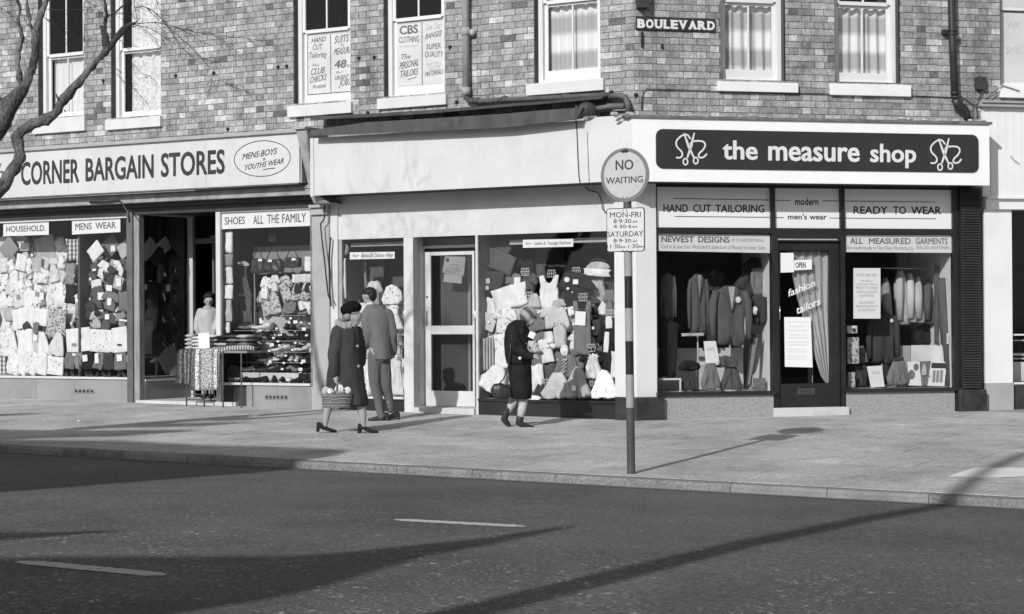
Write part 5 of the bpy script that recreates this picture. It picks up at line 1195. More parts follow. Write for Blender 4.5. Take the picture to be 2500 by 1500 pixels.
for i, (x0, y0, x1, y1, lab) in enumerate([(872, 415, 962, 518, 'flap handbag hanging first from the left over the shoes'), (958, 420, 1080, 512, 'wide dark handbag hanging second over the shoes'), (1090, 410, 1202, 478, 'barrel shaped dark handbag hanging third over the shoes')]):
    o = O2 + .05; u0, u1 = FL.u(B2(x0, y0), o), FL.u(B2(x1, y0), o); z1, z0 = FL.z(B2((x0 + x1) / 2, y0), o), FL.z(B2((x0 + x1) / 2, y1), o)
    th = thing('handbag', lab, 'handbag', FL.w((u0 + u1) / 2, o, z0), 'handbags hung in the shoe window'); mb = MB(); soft_shape(mb, FL, (u0 + u1) / 2, (z0 + z1) / 2, u1 - u0, z1 - z0, 'bag', o, .1, 0, .5, i); mb.build('bag_body', gm('leather'), th, smooth=True)
    zt_ = FL.z(B2(x0, 338), o); um = (u0 + u1) / 2; mb = MB(); mb.tube([FL.w(u0 + .04, o + .04, z1 - .02), FL.w(um - .02, o + .03, zt_), FL.w(um + .02, o + .03, zt_), FL.w(u1 - .04, o + .04, z1 - .02)], .007); mb.build('strap', gm('leather'), th, smooth=True)
    xt = (x0 + x1) / 2 + (5, -32, 0)[i]; ua = FL.u(B2(xt - 13, y0 + 5), o + .1); ubb = FL.u(B2(xt + 13, y0 + 5), o + .1); zz = FL.z(B2(xt, y0 + 20), o + .1); bx('price_ticket', FL, ua, ubb, o + .1, o + .103, zz, zz + .035, M_tag, th)
# glass shelves with shoes
shelf = thing('shoe_shelves', 'glass shelves on a chrome upright carrying ladies shoes', 'shelves', FL.w(FL.u(B2(885, 1200), O2), O2, zs3))
ux0, ux1 = FL.u(B2(750, 1000), O2), FL.u(B2(1262, 1000), O2)
mb = MB(); uu = FL.u(B2(886, 1000), O2 - .05); mb.tube([FL.w(uu, O2 - .05, zs3), FL.w(uu, O2 - .05, FL.z(B2(886, 520), O2))], .012); mb.build('upright', mat('chrome', .5, .25, .1, 10, metal=.9), shelf)
SH = [(800, 1090, 1262), (898, 750, 1262), (968, 870, 1262), (1042, 870, 1262), (1112, 700, 1262)]
for y, xa, xb in SH:
    z = FL.z(B2(1000, y), O2); bx('glass_shelf', FL, FL.u(B2(xa, y), O2), FL.u(B2(xb, y), O2), O2 - .12, O2 + .12, z - .006, z, M_glass, shelf)
    bx('shelf_edge', FL, FL.u(B2(xa, y), O2), FL.u(B2(xb, y), O2), O2 + .121, O2 + .124, z - .006, z, mat('shelf_glass', .45, .2, .1, 5, spec=.6), shelf)
RS = random.Random(5); shoem = {}
def shoe_mesh_cached(m, heel):
    k = (m, heel)
    if k not in shoem:
        mb = MB(); shoe_mesh(mb, (0, 0, 0), 0, 1, heel=heel); shoem[k] = mb.mesh('ladies_shoe', gm(m), smooth=True)
    return shoem[k]
def put_shoe(u, o, z, ang, m, heel, s, lab, group, tilt=0):
    ob = bpy.data.objects.new('shoe', shoe_mesh_cached(m, heel)); COL.objects.link(ob); ob.location = FL.w(u, o, z); ob.rotation_euler = (0, -tilt, ang + FL.ang); ob.scale = (s, s, s); tag(ob, lab, 'shoe', group)
spots = [(800, [1110, 1150, 1195, 1240]), (898, [790, 830, 925, 1000, 1100, 1140, 1190, 1235]), (968, [905, 950, 985, 1060, 1105, 1160, 1225]), (1042, [905, 1060, 1105, 1150, 1210]), (1112, [940, 965, 1005, 1025, 1085, 1130, 1170, 1215]), (1180, [780, 830, 890, 930, 975, 1020, 1065, 1110, 1150, 1195, 1240]), (1238, [745, 800, 850, 905, 960, 1015, 1070, 1120, 1175, 1225])]
ORD = ['first', 'second', 'third', 'fourth', 'fifth', 'sixth', 'seventh', 'eighth', 'ninth', 'tenth', 'eleventh', 'twelfth']
LEV = {800: 'short top glass shelf', 898: 'second glass shelf from the top', 968: 'third glass shelf from the top', 1042: 'fourth glass shelf from the top', 1112: 'lowest glass shelf', 1180: 'step of the shoe window', 1238: 'floor of the shoe window'}
for y, xs_ in spots:
    for ix, x in enumerate(xs_):
        o = O2 + RS.uniform(-.05, .05); y_ = y
        if y > 1150: o = O1 + (.03 if y > 1200 else -.12)
        k = RS.choices([0, 1, 2], [5, 2, 3])[0]; ang = rad(RS.choice([-35, 200, -60, 215, -20])); z = FL.z(B2(1000, y), O2) if y < 1150 else (FL.z(B2(1000, y), o) if y < 1200 else zs3)
        put_shoe(FL.u(B2(x, y), o), o, z + .001, ang, ['black', 'offwhite', 'grey'][k], RS.choice([.045, .03, .06]), RS.uniform(.9, 1.08), ['black', 'pale', 'grey'][k] + ' heeled shoe, %s from the left on the %s' % (ORD[ix], LEV[y]), 'shoes in the shoe window', RS.uniform(0, .25))
for i, (x, y) in enumerate([(1158, 842), (1215, 890), (1000, 995), (930, 842), (1192, 1160), (905, 1010), (1212, 1105), (985, 1110)]):
    o = O1 - .02; u = FL.u(B2(x, y), o); z = FL.z(B2(x, y), o); ob = bx('price_ticket', FL, u - .035, u + .035, o, o + .003, z - .022, z + .022, M_tag, None); tag(ob, 'small white price ticket ' + ['beside the highest shelf of shoes', 'at the right end of the second shoe shelf', 'left on the third shoe shelf', 'left above the second shoe shelf', 'at the right above the shoe window floor', 'near the chrome upright above the fourth shelf', 'at the right end of the lowest shoe shelf', 'in the middle of the lowest shoe shelf'][i], 'ticket', 'price tickets among the shoes')
# slanted stand for the bottom rows
bx('stepped_display', FL, FL.u(B2(690, 1200), O1 - .12), FL.u(B2(1262, 1200), O1 - .12), O1 - .22, O1 - .02, zs3, FL.z(B2(1000, 1182), O1 - .12), M_floor, shelf)

# ---------------- window left of the glazed door (frame B3)
card(FL, B3, [(423, 258), (724, 252), (724, 206), (423, 210)], OS - .04, M_paper, 'window_sign', 'small paper strip lettered for babies and children in the window left of the glazed door', 'sign', [('for', 440, 242, 485, 241, 222, 0, .3), ('Babies & Children Wear', 500, 244, 715, 241, 218, 0, .35)], mat('sign_grey_ink', .12, .6, .2, 20))
M3 = [
 ((372, 150, 420, 235), 'round', O1, 'mid', 'hat', 'grey round hat shape at the top left of the narrow window', 'hat', 0, ()),
 ((378, 245, 402, 520), 'leg', O1 + .05, 'white', 'price_card', 'tall white strip standing at the left of the narrow window', 'card', 0, ()),
 ((410, 255, 545, 540), 'cloth', O3, 'mid', 'coat', 'grey draped coat behind the heads of the couple', 'coat', 5, ()),
 ((540, 240, 660, 420), 'cloth', O3 - .1, 'dgrey', 'coat', 'dark coat hanging at the back of the narrow window', 'coat', 0, ()),
 ((535, 398, 650, 560), 'top', O2, 'cream', 'blouse', 'cream blouse on a stand above the man’s head', 'blouse', 0, ()),
 ((640, 425, 782, 560), 'heap', O2 + .05, 'floralw', 'frilled_dress', 'frilly pale dress beside the cream blouse', 'dress', 0, ()),
 ((678, 540, 782, 730), 'dress', O2, 'floralw', 'frilled_dress', 'pale floral dress to the right of the man', 'dress', 5, ()),
 ((470, 560, 560, 740), 'dress', O2, 'white', 'childs_dress', 'white child’s dress between the woman and the man', 'dress', 0, ()),
 ((455, 660, 560, 900), 'dress', O1, 'white', 'childs_dress', 'white child’s dress behind the woman’s shoulder', 'dress', 0, ()),
 ((560, 600, 690, 760), 'dress', O2, 'offwhite', 'childs_dress', 'off white dress hidden behind the man', 'dress', 0, ()),
 ((705, 770, 785, 900), 'top', O1, 'white', 'baby_jacket', 'white baby jacket on the lower shelf at the right', 'jacket', 0, ()),
 ((500, 900, 580, 1170), 'dress', O1, 'white', 'childs_dress', 'white dress low behind the man’s left leg', 'dress', 0, ()),
 ((640, 945, 705, 1168), 'dress', O1 + .02, 'white', 'baby_gown', 'white gown standing low right of the man', 'gown', 0, ()),
 ((700, 925, 792, 1168), 'dress', O1, 'offwhite', 'baby_gown', 'off white gown with pocket at the window column', 'gown', 0, ((738, 905, 775, 930, 'mid'),)),
]
for box, kind, o, m, name, label, cat, rot, tg in M3: item(FL, B3, box, kind, o, m, name, label, cat, rot=rot, tags=tg, group='childrens clothes in the narrow window')
bx('shelf', FL, ua1 + .06, ub1, O3, O1 - .03, FL.z(B3(700, 768), O1), FL.z(B3(700, 756), O1), M_white_old, mid)
# notice in the glazed door
card(FL, B3, [(1045, 345), (1188, 366), (1200, 240), (1062, 236)], oD - .02, M_paper, 'door_notice', 'white printed notice taped at a tilt inside the glazed door', 'notice', [('Tilley', 1105, 290, 1150, 293, 272, .01, 0)] and [], None)
nt_ = card(FL, B3, [(1050, 407), (1172, 421), (1178, 364), (1058, 352)], oD - .024, M_paper, 'door_notice', 'smaller white notice hanging under the tilted one on the glazed door', 'notice')
n1 = [o for o in bpy.data.objects if o.name.startswith('door_notice')][0]
mb = MB()
for i, (x, y, w_) in enumerate([(1100, 292, 50), (1070, 312, 90), (1066, 326, 100), (1062, 338, 70)]):
    a, z = FL.px(B3(x, y), oD - .02); b, _ = FL.px(B3(x + w_, y + w_ * .1), oD - .02); mb.fprism(FL, [(a, z - .006), (b, _ - .006), (b, _ + .006), (a, z + .006)], oD - .0195, oD - .0185)
mb2 = MB(); a, z = FL.px(B3(1070, 250), oD - .02); mb2.fprism(FL, [(a, z - .05), (a + .045, z - .05), (a + .045, z), (a, z)], oD - .0195, oD - .0182); mb2.build('printed_portrait', gm('dgrey'), n1)
tag(mb.build('print_lines', M_faint, n1), kind='stuff')

# ---------------- big window left of the corner (frame B4)
card(FL, B4, [(430, 180), (768, 172), (768, 120), (430, 126)], OS - .04, M_paper, 'window_sign', 'small paper strip lettered for ladies fashions at the top of the crowded window', 'sign', [('for', 448, 158, 492, 157, 142, 0, .3), ('Ladies & Teenage Fashions', 505, 160, 752, 156, 138, 0, .3)], mat('sign_grey_ink', .12, .6, .2, 20))
M4 = [
 ((165, 105, 335, 330), 'cloth', O2, 'dgrey', 'cardigan', 'charcoal cardigan hung at a slant at the top left', 'cardigan', -24, ()),
 ((215, 205, 375, 350), 'cloth', O2 + .05, 'tweed', 'jacket', 'tweed jacket on a slanted bar at the top left', 'jacket', -22, ()),
 ((155, 330, 300, 525), 'cloth', O2 + .08, 'dark', 'skirt', 'dark skirt with pale ticket at the left edge', 'skirt', -8, ((175, 435, 200, 462, 'light'), (182, 385, 208, 420, 'light'))),
 ((380, 180, 505, 350), 'cloth', O3, 'black', 'coat', 'black coat panel high on the back wall', 'coat', 0, ()),
 ((505, 180, 600, 390), 'cloth', O3 - .1, 'dgrey', 'dress', 'shadowed dark dress at the back centre', 'dress', 0, ()),
 ((600, 175, 720, 360), 'cloth', O3 - .12, 'dark', 'curtain', 'dark curtain behind the white top', 'curtain', 0, ()),
 ((305, 350, 440, 500), 'top', O2, 'grey', 'pullover', 'grey pullover with white card left of centre', 'pullover', 0, ((370, 378, 412, 430),)),
 ((425, 345, 535, 500), 'top', O2 - .05, 'dgrey', 'pullover', 'charcoal pullover behind a wire stand', 'pullover', 0, ()),
 ((232, 432, 462, 592), 'cloth', O1 - .05, 'white', 'skirt', 'wide white skirt spread sideways above the scarfed girl', 'skirt', 14, ()),
 ((520, 365, 702, 585), 'singlet', O1 - .05, 'white', 'blouse', 'sleeveless white blouse in the centre of the crowded window', 'blouse', 0, ()),
 ((655, 340, 915, 575), 'top', O1 - .02, 'black', 'jacket', 'black jacket with white flower brooch right of the white blouse', 'jacket', -4, ((702, 372, 748, 416, 'white', 'star'), (766, 392, 800, 424), (722, 444, 742, 462, 'white', 'round'), (756, 472, 766, 482, 'white', 'round'))),
 ((835, 300, 1035, 650), 'dress', O2, 'light', 'coat', 'pale coat with dark buttons behind the signpost side', 'coat', 6, ((920, 450, 934, 462, 'dark', 'round'), (925, 525, 940, 538, 'dark', 'round'))),
 ((850, 272, 1015, 330), 'heap', O2 + .08, 'light', 'hat', 'pale brimmed hat on top of the pale coat', 'hat', 0, ()),
 ((868, 248, 1000, 295), 'heap', O2 + .05, 'black', 'hat', 'black hat resting highest at the right', 'hat', 0, ()),
 ((835, 320, 1020, 372), 'cloth', O2 + .12, 'white', 'collar', 'white fur collar above the black jacket shoulder', 'collar', -3, ()),
 ((972, 460, 1058, 640), 'top', O1 - .05, 'grey', 'pullover', 'grey pullover at the right edge of the crowded window', 'pullover', 0, ()),
 ((475, 482, 552, 585), 'skirt', O1, 'cream', 'bonnet', 'cream bonnet directly above the headscarf', 'hat', 0, ()),
 ((150, 530, 245, 770), 'cloth', O2, 'light', 'nightdress', 'pale nightdress at the left edge', 'nightdress', 0, ()),
 ((225, 575, 405, 760), 'top', O1 - .04, 'floralw', 'blouse', 'pale floral blouse left of the girl’s head', 'blouse', -8, ()),
 ((245, 755, 345, 905), 'cloth', O1 - .04, 'floralw', 'scarf', 'pale lacy scarf behind the girl’s back', 'scarf', 6, ()),
 ((158, 780, 250, 1010), 'cloth', O1, 'stripe', 'scarf', 'striped scarf draped at the left edge', 'scarf', 8, ()),
 ((545, 570, 700, 720), 'top', O1 - .02, 'cream', 'cardigan', 'cream cardigan in front of the white blouse', 'cardigan', 5, ()),
 ((612, 580, 755, 850), 'top', O1, 'cream', 'dress', 'cream dress with round sleeve left of the grey pinafore', 'dress', 0, ()),
 ((540, 590, 600, 800), 'cloth', O2, 'dark', 'dress', 'dark dress behind the girl’s face', 'dress', 0, ()),
 ((748, 530, 918, 900), 'singlet', O1 + .04, 'grey', 'pinafore_dress', 'long grey pinafore dress with a white price card', 'dress', 0, ((780, 607, 850, 700),)),
 ((760, 860, 905, 1190), 'cloth', O1 - .02, 'grey', 'skirt', 'grey skirt panel under the pinafore', 'skirt', 0, ()),
 ((932, 628, 1070, 1030), 'top', O1, 'black', 'jacket', 'long black jacket with white gloves at the right edge', 'jacket', 0, ((980, 640, 1032, 720, 'white', 'leg'), (970, 745, 1010, 880, 'white', 'leg'))),
 ((700, 640, 775, 880), 'cloth', O2, 'dark', 'dress', 'dark dress between cream dress and pinafore', 'dress', 0, ()),
 ((520, 785, 665, 950), 'top', O1 + .02, 'white', 'blouse', 'white short sleeved blouse before the girl’s hands', 'blouse', 12, ()),
 ((590, 740, 640, 820), 'leg', O1 + .04, 'white', 'glove', 'white glove pointing down above the short sleeved blouse', 'glove', 10, ()),
 ((640, 880, 800, 1050), 'heap', O1 + .02, 'grey', 'corselet', 'grey laced bodice on a white headed stand', 'bodice', 0, ()),
 ((690, 828, 738, 908), 'round', O1 + .05, 'white', 'stand_head', 'white rounded stand head above the laced bodice', 'stand', 0, ()),
 ((805, 865, 985, 1020), 'top', O1 + .02, 'black', 'blouse', 'black blouse with white bow over the grey skirts', 'blouse', 0, ((860, 885, 945, 940, 'white', 'star'),)),
 ((860, 838, 925, 882), 'heap', O1 + .02, 'black', 'hat', 'small black hat with wire crown over the black blouse', 'hat', 0, ()),
 ((560, 1012, 775, 1196), 'skirt', O1 + .08, 'light', 'skirt', 'pale pleated skirt fanned at the bottom centre', 'skirt', 0, ()),
 ((720, 972, 890, 1196), 'skirt', O1 + .05, 'light', 'skirt', 'speckled pale skirt fanned beside the first fan', 'skirt', 0, ((758, 1105, 785, 1138),)),
 ((845, 900, 968, 1060), 'skirt', O1 + .06, 'cream', 'skirt', 'small cream bodice standing over the fanned skirts', 'bodice', 0, ()),
 ((860, 1040, 925, 1196), 'skirt', O1, 'dark', 'skirt', 'dark skirt between the two pale fans', 'skirt', 0, ()),
 ((892, 1000, 1070, 1198), 'skirt', O1 + .08, 'white', 'petticoat', 'white petticoat fanned at the bottom right', 'petticoat', 0, ()),
 ((1030, 870, 1075, 1060), 'cloth', O1 + .06, 'offwhite', 'petticoat', 'pale petticoat edge by the white pier', 'petticoat', 0, ()),
 ((148, 955, 345, 1165), 'skirt', O1 + .05, 'white', 'petticoat', 'white petticoat fanned at the bottom left', 'petticoat', -28, ()),
 ((250, 860, 345, 990), 'cloth', O1, 'white', 'blouse', 'white blouse behind the girl’s elbow', 'blouse', 0, ()),
 ((488, 960, 575, 1150), 'cloth', O1 + .02, 'white', 'petticoat', 'narrow white petticoat right of the girl’s coat', 'petticoat', 6, ()),
 ((500, 1085, 625, 1196), 'heap', O1 + .04, 'dark', 'folded_skirt', 'dark folded skirt on the window bed by the girl', 'skirt', 0, ()),
 ((560, 930, 650, 1090), 'cloth', O1 - .04, 'dgrey', 'skirt', 'charcoal skirt behind the laced bodice', 'skirt', -6, ()),
 ((470, 1170, 560, 1200), 'heap', O1 + .1, 'white', 'handkerchief', 'white handkerchief lying on the window bed', 'linen', 0, ()),
]
for box, kind, o, m, name, label, cat, rot, tg in M4: item(FL, B4, box, kind, o, m, name, label, cat, rot=rot, tags=tg, group='ladies clothes in the crowded window', t=.07 if kind == 'skirt' else .05)
# zigzag lacing of the bodice
mb = MB(); zz = [(690, 935), (725, 925), (692, 958), (725, 950), (690, 985), (722, 975), (685, 1012), (718, 1002), (683, 1030)]
line_o = O1 + .085; q = [FL.px(B4(*p), line_o) for p in zz]
mb.tube([FL.w(u, line_o, z) for u, z in q], .007, 5); ob = mb.build('lacing', gm('white'), None, smooth=True); tag(ob, 'white zigzag lacing down the front of the grey bodice', 'lace')
for i, (x, y) in enumerate([(445, 340), (468, 500), (622, 352), (833, 510), (575, 1085), (910, 1080), (888, 850), (788, 335), (1015, 620)]):   # wire display crowns
    o = O1 + .06 if y > 400 else O2 + .06; u, z = FL.px(B4(x, y), o); mb = MB()
    for k in range(5):
        a = (k - 2) * .03; mb.tube([FL.w(u + a * .8, o, z - .05), FL.w(u + a * 1.1, o, z), FL.w(u + a * .7, o, z + .05)], .004, 5)
    for dz in (-.05, 0, .045): mb.tube([FL.w(u - .06, o, z + dz), FL.w(u + .06, o, z + dz)], .004, 5)
    ob = mb.build('wire_crown', mat('pale_wire', .6, .5)); tag(ob, 'pale wire stand top ' + ['over the charcoal pullover', 'right of the wide white skirt', 'over the sleeveless white blouse', 'over the grey pinafore dress', 'over the dark folded skirt', 'over the small cream bodice', 'over the small black hat', 'over the black jacket with brooch', 'over the long black jacket'][i], 'stand', 'wire stand tops')

# ---------------- tailor shop, left window (frame B5)
def jacket(F, fr, box, o, m, label, shirt='light', rot=0, group=None, flower=None, stand=None, sleeve=None):
    x0, y0, x1, y1 = box; u0, u1 = F.u(fr(x0, y0), o), F.u(fr(x1, y0), o); xm = (x0 + x1) / 2; z1, z0 = F.z(fr(xm, y0), o), F.z(fr(xm, y1), o); w_, h_ = u1 - u0, z1 - z0; cu, cz = (u0 + u1) / 2, (z0 + z1) / 2
    th = thing('suit_jacket', label, 'jacket', F.w(cu, o, z0), group)
    body = [(.40, 1.0), (.6, 1.0), (.86, .93), (.88, .6), (.84, .35), (.88, .05), (.74, 0), (.54, .03), (.5, .14), (.46, .03), (.26, 0), (.12, .05), (.16, .35), (.12, .6), (.14, .93)]
    TPL['_j'] = (body, (.5, .5)); mb = MB(); soft_shape(mb, F, cu, cz, w_, h_, '_j', o, .11, rot, .25, 3); mb.build('jacket_body', gm(m), th, smooth=True)
    for s in (-1, 1):
        mb = MB(); p = [F.w(cu + s * w_ * .36, o + .05, z1 - h_ * .07), F.w(cu + s * w_ * .44, o + .055, z1 - h_ * .25), F.w(cu + s * w_ * .465, o + .06, z1 - h_ * .55), F.w(cu + s * w_ * .45, o + .075, z0 + h_ * .12)]
        mb.tube(p, [w_ * .085, w_ * .105, w_ * .09, w_ * .075], 10); mb.build('sleeve', gm(sleeve or m), th, smooth=True)
    of = o + .098
    if shirt:
        mb = MB(); mb.fprism(F, [(cu - w_ * .10, z1 + .0), (cu + w_ * .10, z1 + .0), (cu + w_ * .01, z1 - h_ * .38), (cu - w_ * .01, z1 - h_ * .38)], of - .02, of); mb.build('shirt_front', gm(shirt), th)
        for s in (-1, 1):
            mb = MB(); mb.fprism(F, [(cu + s * w_ * .09, z1 + .01), (cu + s * w_ * .19, z1 - h_ * .05), (cu + s * w_ * .17, z1 - h_ * .16), (cu + s * w_ * .13, z1 - h_ * .17), (cu + s * w_ * .01, z1 - h_ * .42), (cu + s * w_ * .005, z1 - h_ * .38)][::s], of - .012, of + .006); mb.build('lapel', gm(m), th)
    if flower:
        a = F.px(fr(*flower[:2]), of + .02); mb = MB(); soft_shape(mb, F, a[0], a[1], flower[2], flower[2] * 1.05, 'star', of + .005, .02, 10, 0, 1); mb.build('flower', gm('white'), th, smooth=False)
    if stand:
        mb = MB(); mb.tube([F.w(cu, o + .02, stand), F.w(cu, o + .02, z0 + .1)], .012, 8); mb.tube([F.w(cu, o + .02, stand), F.w(cu, o + .02, stand + .015)], .09, 14); mb.build('stand', mat('stand_metal', .5, .4, .1, 5), th)
    return th
P1, P2, P3_ = OS - .22, OS - .45, OS - .75
card(FR, B5, [(65, 428), (741, 441), (741, 332), (65, 322)], OS - .024, M_card, 'window_sign', 'hand lettered strip reading NEWEST DESIGNS across the left tailor window', 'sign', [('NEWEST', 85, 374, 283, 376, 337, .03), ('DESIGNS', 308, 376, 498, 378, 339, .03)], mat('sign_grey_mid', .16, .6, .2, 20))
s1 = [o for o in bpy.data.objects if o.name.startswith('window_sign') and 'NEWEST' in o.get('label', '')][0]
write(s1, FR, B5, [('UP TO DATE MATERIALS', 508, 371, 705, 374, 352, 0), ('Call in & see Our Wonderful Selection of Ready to wear Suits', 85, 412, 714, 420, 388, 0)], OS - .024, mat('sign_faint2', .34, .7, .1, 20))
card(FR, B6, [(160, 435), (801, 440), (801, 334), (160, 330)], OS - .024, M_card, 'window_sign', 'hand lettered strip reading ALL MEASURED GARMENTS across the right tailor window', 'sign', [('ALL', 187, 384, 263, 384, 348, .02), ('MEASURED', 300, 385, 553, 386, 350, .02), ('GARMENTS', 582, 387, 776, 388, 350, .02)], mat('sign_grey_mid', .16, .6, .2, 20))
s2 = [o for o in bpy.data.objects if o.name.startswith('window_sign') and 'MEASURED' in o.get('label', '')][0]
write(s2, FR, B6, [('Are made locally in Our Own Workshop by', 166, 418, 572, 422, 396, 0), ('SKILLED CRAFTSMEN', 586, 416, 786, 418, 398, .01)], OS - .024, mat('sign_faint2', .34, .7, .1, 20))
jacket(FR, B5, (72, 560, 165, 862), P2, 'dgrey', 'grey jacket hanging edge on at the far left of the tailor window', None, group='jackets in the tailor windows')
jacket(FR, B5, (238, 575, 362, 940), P2 + .05, 'tweed', 'dark herringbone jacket on a stand with a fringed mat', 'mid', group='jackets in the tailor windows', stand=z_s)
jacket(FR, B5, (376, 645, 612, 1005), P1, 'dgrey', 'charcoal suit jacket with white flower and pale shirt front', 'light', group='jackets in the tailor windows', flower=(552, 723, .095), stand=z_s)
jacket(FR, B5, (320, 545, 450, 720), P3_, 'dark', 'dark jacket hung behind the two on stands', 'dgrey', group='jackets in the tailor windows')
jacket(FR, B5, (608, 695, 724, 872), P1 - .1, 'dark', 'small dark jacket with oval white badge by the white side wall', None, group='jackets in the tailor windows')
T5 = [
 ((585, 465, 690, 560), 'heap', P2, 'black', 'cap', 'black cap at the top right of the left tailor window', 'cap', -20, ()),
 ((555, 520, 680, 690), 'cloth', P2 - .05, 'dark', 'suit_cloth', 'dark cloth draped below the black cap', 'cloth', -35, ()),
 ((618, 530, 715, 695), 'leg', P2 + .03, 'grey', 'sleeve_cloth', 'grey cloth length hanging beside the black cap', 'cloth', 8, ()),
 ((634, 762, 662, 815), 'round', P1 + .03, 'white', 'badge', 'oval white badge on the small dark jacket', 'badge', 0, ()),
 ((68, 850, 182, 1195), 'cloth', P1 - .05, 'black', 'trousers', 'black trousers draped at the far left of the tailor window', 'trousers', -4, ()),
 ((182, 1085, 322, 1150), 'heap', P1 + .02, 'black', 'cap', 'dark flat cap low at the left of the tailor window', 'cap', 0, ()),
 ((205, 1120, 310, 1274), 'skirt', P1, 'dark', 'suit_cloth', 'dark suit cloth gathered under the flat cap', 'cloth', 0, ()),
 ((322, 1088, 442, 1272), 'skirt', P1 + .06, 'grey', 'suit_cloth', 'grey pleated suit cloth fanned on the window bed', 'cloth', 0, ()),
 ((405, 1060, 548, 1132), 'heap', P1 + .04, 'dgrey', 'suit_cloth', 'charcoal folded cloth crowning the wide pile', 'cloth', 0, ()),
 ((438, 1110, 572, 1272), 'skirt', P1, 'dgrey', 'suit_cloth', 'wide charcoal cloth pile on the window bed', 'cloth', 0, ()),
 ((318, 1098, 342, 1128), 'star', P1 + .08, 'white', 'paper_flower', 'little white paper flower left of the pleated cloth', 'flower', 0, ()),
 ((405, 1088, 435, 1122), 'star', P1 + .11, 'white', 'paper_flower', 'little white paper flower on the pleated cloth', 'flower', 0, ()),
 ((640, 1195, 710, 1266), 'pack', P1, 'grey', 'box', 'small grey box behind the leaning mirror', 'box', 0, ()),
 ((205, 924, 340, 942), 'pack', P2 + .16, 'light', 'fringed_mat', 'pale fringed edge below the herringbone jacket', 'mat', 1, ()),
]
for box, kind, o, m, name, label, cat, rot, tg in T5: item(FR, B5, box, kind, o, m, name, label, cat, rot=rot, tags=tg, group='cloth and caps in the left tailor window')
card(FR, B5, [(355, 1108), (438, 1102), (414, 972), (341, 974)], P1 + .1, M_paper, 'price_card', 'white tilted suits card standing in the left tailor window', 'card', [('SUITS', 362, 1030, 408, 1030, 1012, .01)], M_faint)
fr_ = thing('picture_frame', 'thin white picture frame low at the left of the tailor window', 'frame', FR.w(.5, P1, z_s))
mb = MB(); a = FR.px(B5(72, 1200), P1 + .1); b = FR.px(B5(204, 1200), P1 + .1); mb.fbox(FR, a[0], b[0], P1 + .09, P1 + .11, a[1] - .02, a[1] + .005); mb.fbox(FR, b[0] - .02, b[0], P1 + .09, P1 + .11, z_s, a[1] - .021); mb.build('frame_edge', gm('offwhite'), fr_)
ml = thing('mirror', 'tall dark framed mirror leaning against the white side wall', 'mirror', FR.w(FR.u(B5(640, 1250), P1), P1, z_s))
mb = MB(); A_ = [FR.px(B5(*p), P1) for p in ((596, 1252), (625, 1252), (680, 930), (632, 930))]; mb.fprism(FR, A_, P1 - .02, P1); mb.build('mirror_frame', gm('dark'), ml)
A_ = [FR.px(B5(*p), P1) for p in ((607, 1235), (620, 1235), (668, 955), (640, 955))]; MB().fprism(FR, A_, P1 + .0005, P1 + .003).build('mirror_glass', mat('mirror_grey', .25, .3), ml)
bx('low_partition', FR, u_a, u_dl - .12, P3_ - .02, P3_, z_s, FR.z(B5(300, 1015), P3_), mat('bed_light', .6), tms)
# door: cards, curtain, lettering
card(FR, B5, [(797, 560), (888, 556), (884, 440), (797, 440)], OS - .034, M_paper, 'door_card', 'white card with small print at the top left of the black shop door', 'card', [('Inn Cards', 805, 474, 872, 473, 462, 0)] and [], None)
card(FR, B5, [(889, 545), (995, 540), (995, 480), (889, 484)], OS - .033, M_paper, 'open_sign', 'white card reading OPEN on the black shop door', 'sign', [('OPEN', 897, 530, 958, 529, 497, .02)], M_ink)
card(FR, B5, [(832, 1128), (1000, 1132), (987, 828), (828, 828)], OS - .0345, M_paper, 'door_poster', 'tall white notice with faint lines on the lower door glass', 'poster')
dp = [o for o in bpy.data.objects if o.name.startswith('door_poster')][0]; mb = MB(); RL = random.Random(8)
for y in (858, 884, 908, 935, 953, 980, 996, 1022, 1038, 1064, 1080):
    x0 = RL.uniform(840, 852); x1 = RL.uniform(950, 980); x = x0
    while x < x1:
        w_ = RL.uniform(5, 14); a, z = FR.px(B5(x, y), OS - .0345); b = FR.u(B5(min(x + w_, x1), y), OS - .0345); mb.fbox(FR, a, b, OS - .0343, OS - .0335, z - .006, z + .006); x += w_ + 4
tag(mb.build('faint_print', mat('faint_print', .62), dp), kind='stuff')
th = thing('lettering_sign', 'slanting white letters reading fashion tailors on the door glass', 'lettering', FR.w((gl + gr_) / 2, OS - .03, z_db + 1))
write(th, FR, B5, [('fashion', 852, 706, 1014, 640, 662, .015), ('tailors', 902, 812, 1044, 752, 764, .015)], OS - .032, gm('white'))
dc = thing('door_curtain', 'pale net curtain drawn diagonally behind the shop door glass', 'curtain', FR.w(gr_, OS - .1, gz0))
mb = MB(); Lp = [(840, 430), (870, 560), (900, 700), (940, 830), (985, 960), (1020, 1080), (1050, 1180), (1080, 1225)]; vs = []; nn = 26
for x, y in Lp:
    a = FR.px(B5(x, y), OS - .12); b = FR.px(B5(1108, y), OS - .12)
    for k in range(nn + 1): t_ = k / nn; vs.append(FR.w(a[0] + (b[0] - a[0]) * t_, OS - .12 + .02 * math.sin(t_ * 34 + y * .004), a[1]))
mb.add(vs, [(j * (nn + 1) + k, j * (nn + 1) + k + 1, (j + 1) * (nn + 1) + k + 1, (j + 1) * (nn + 1) + k) for j in range(7) for k in range(nn)]); mb.build('net', mat('door_net', .42, .9, .25, 3, stretch=(6, 6, .5)), dc, smooth=True, fix=False)
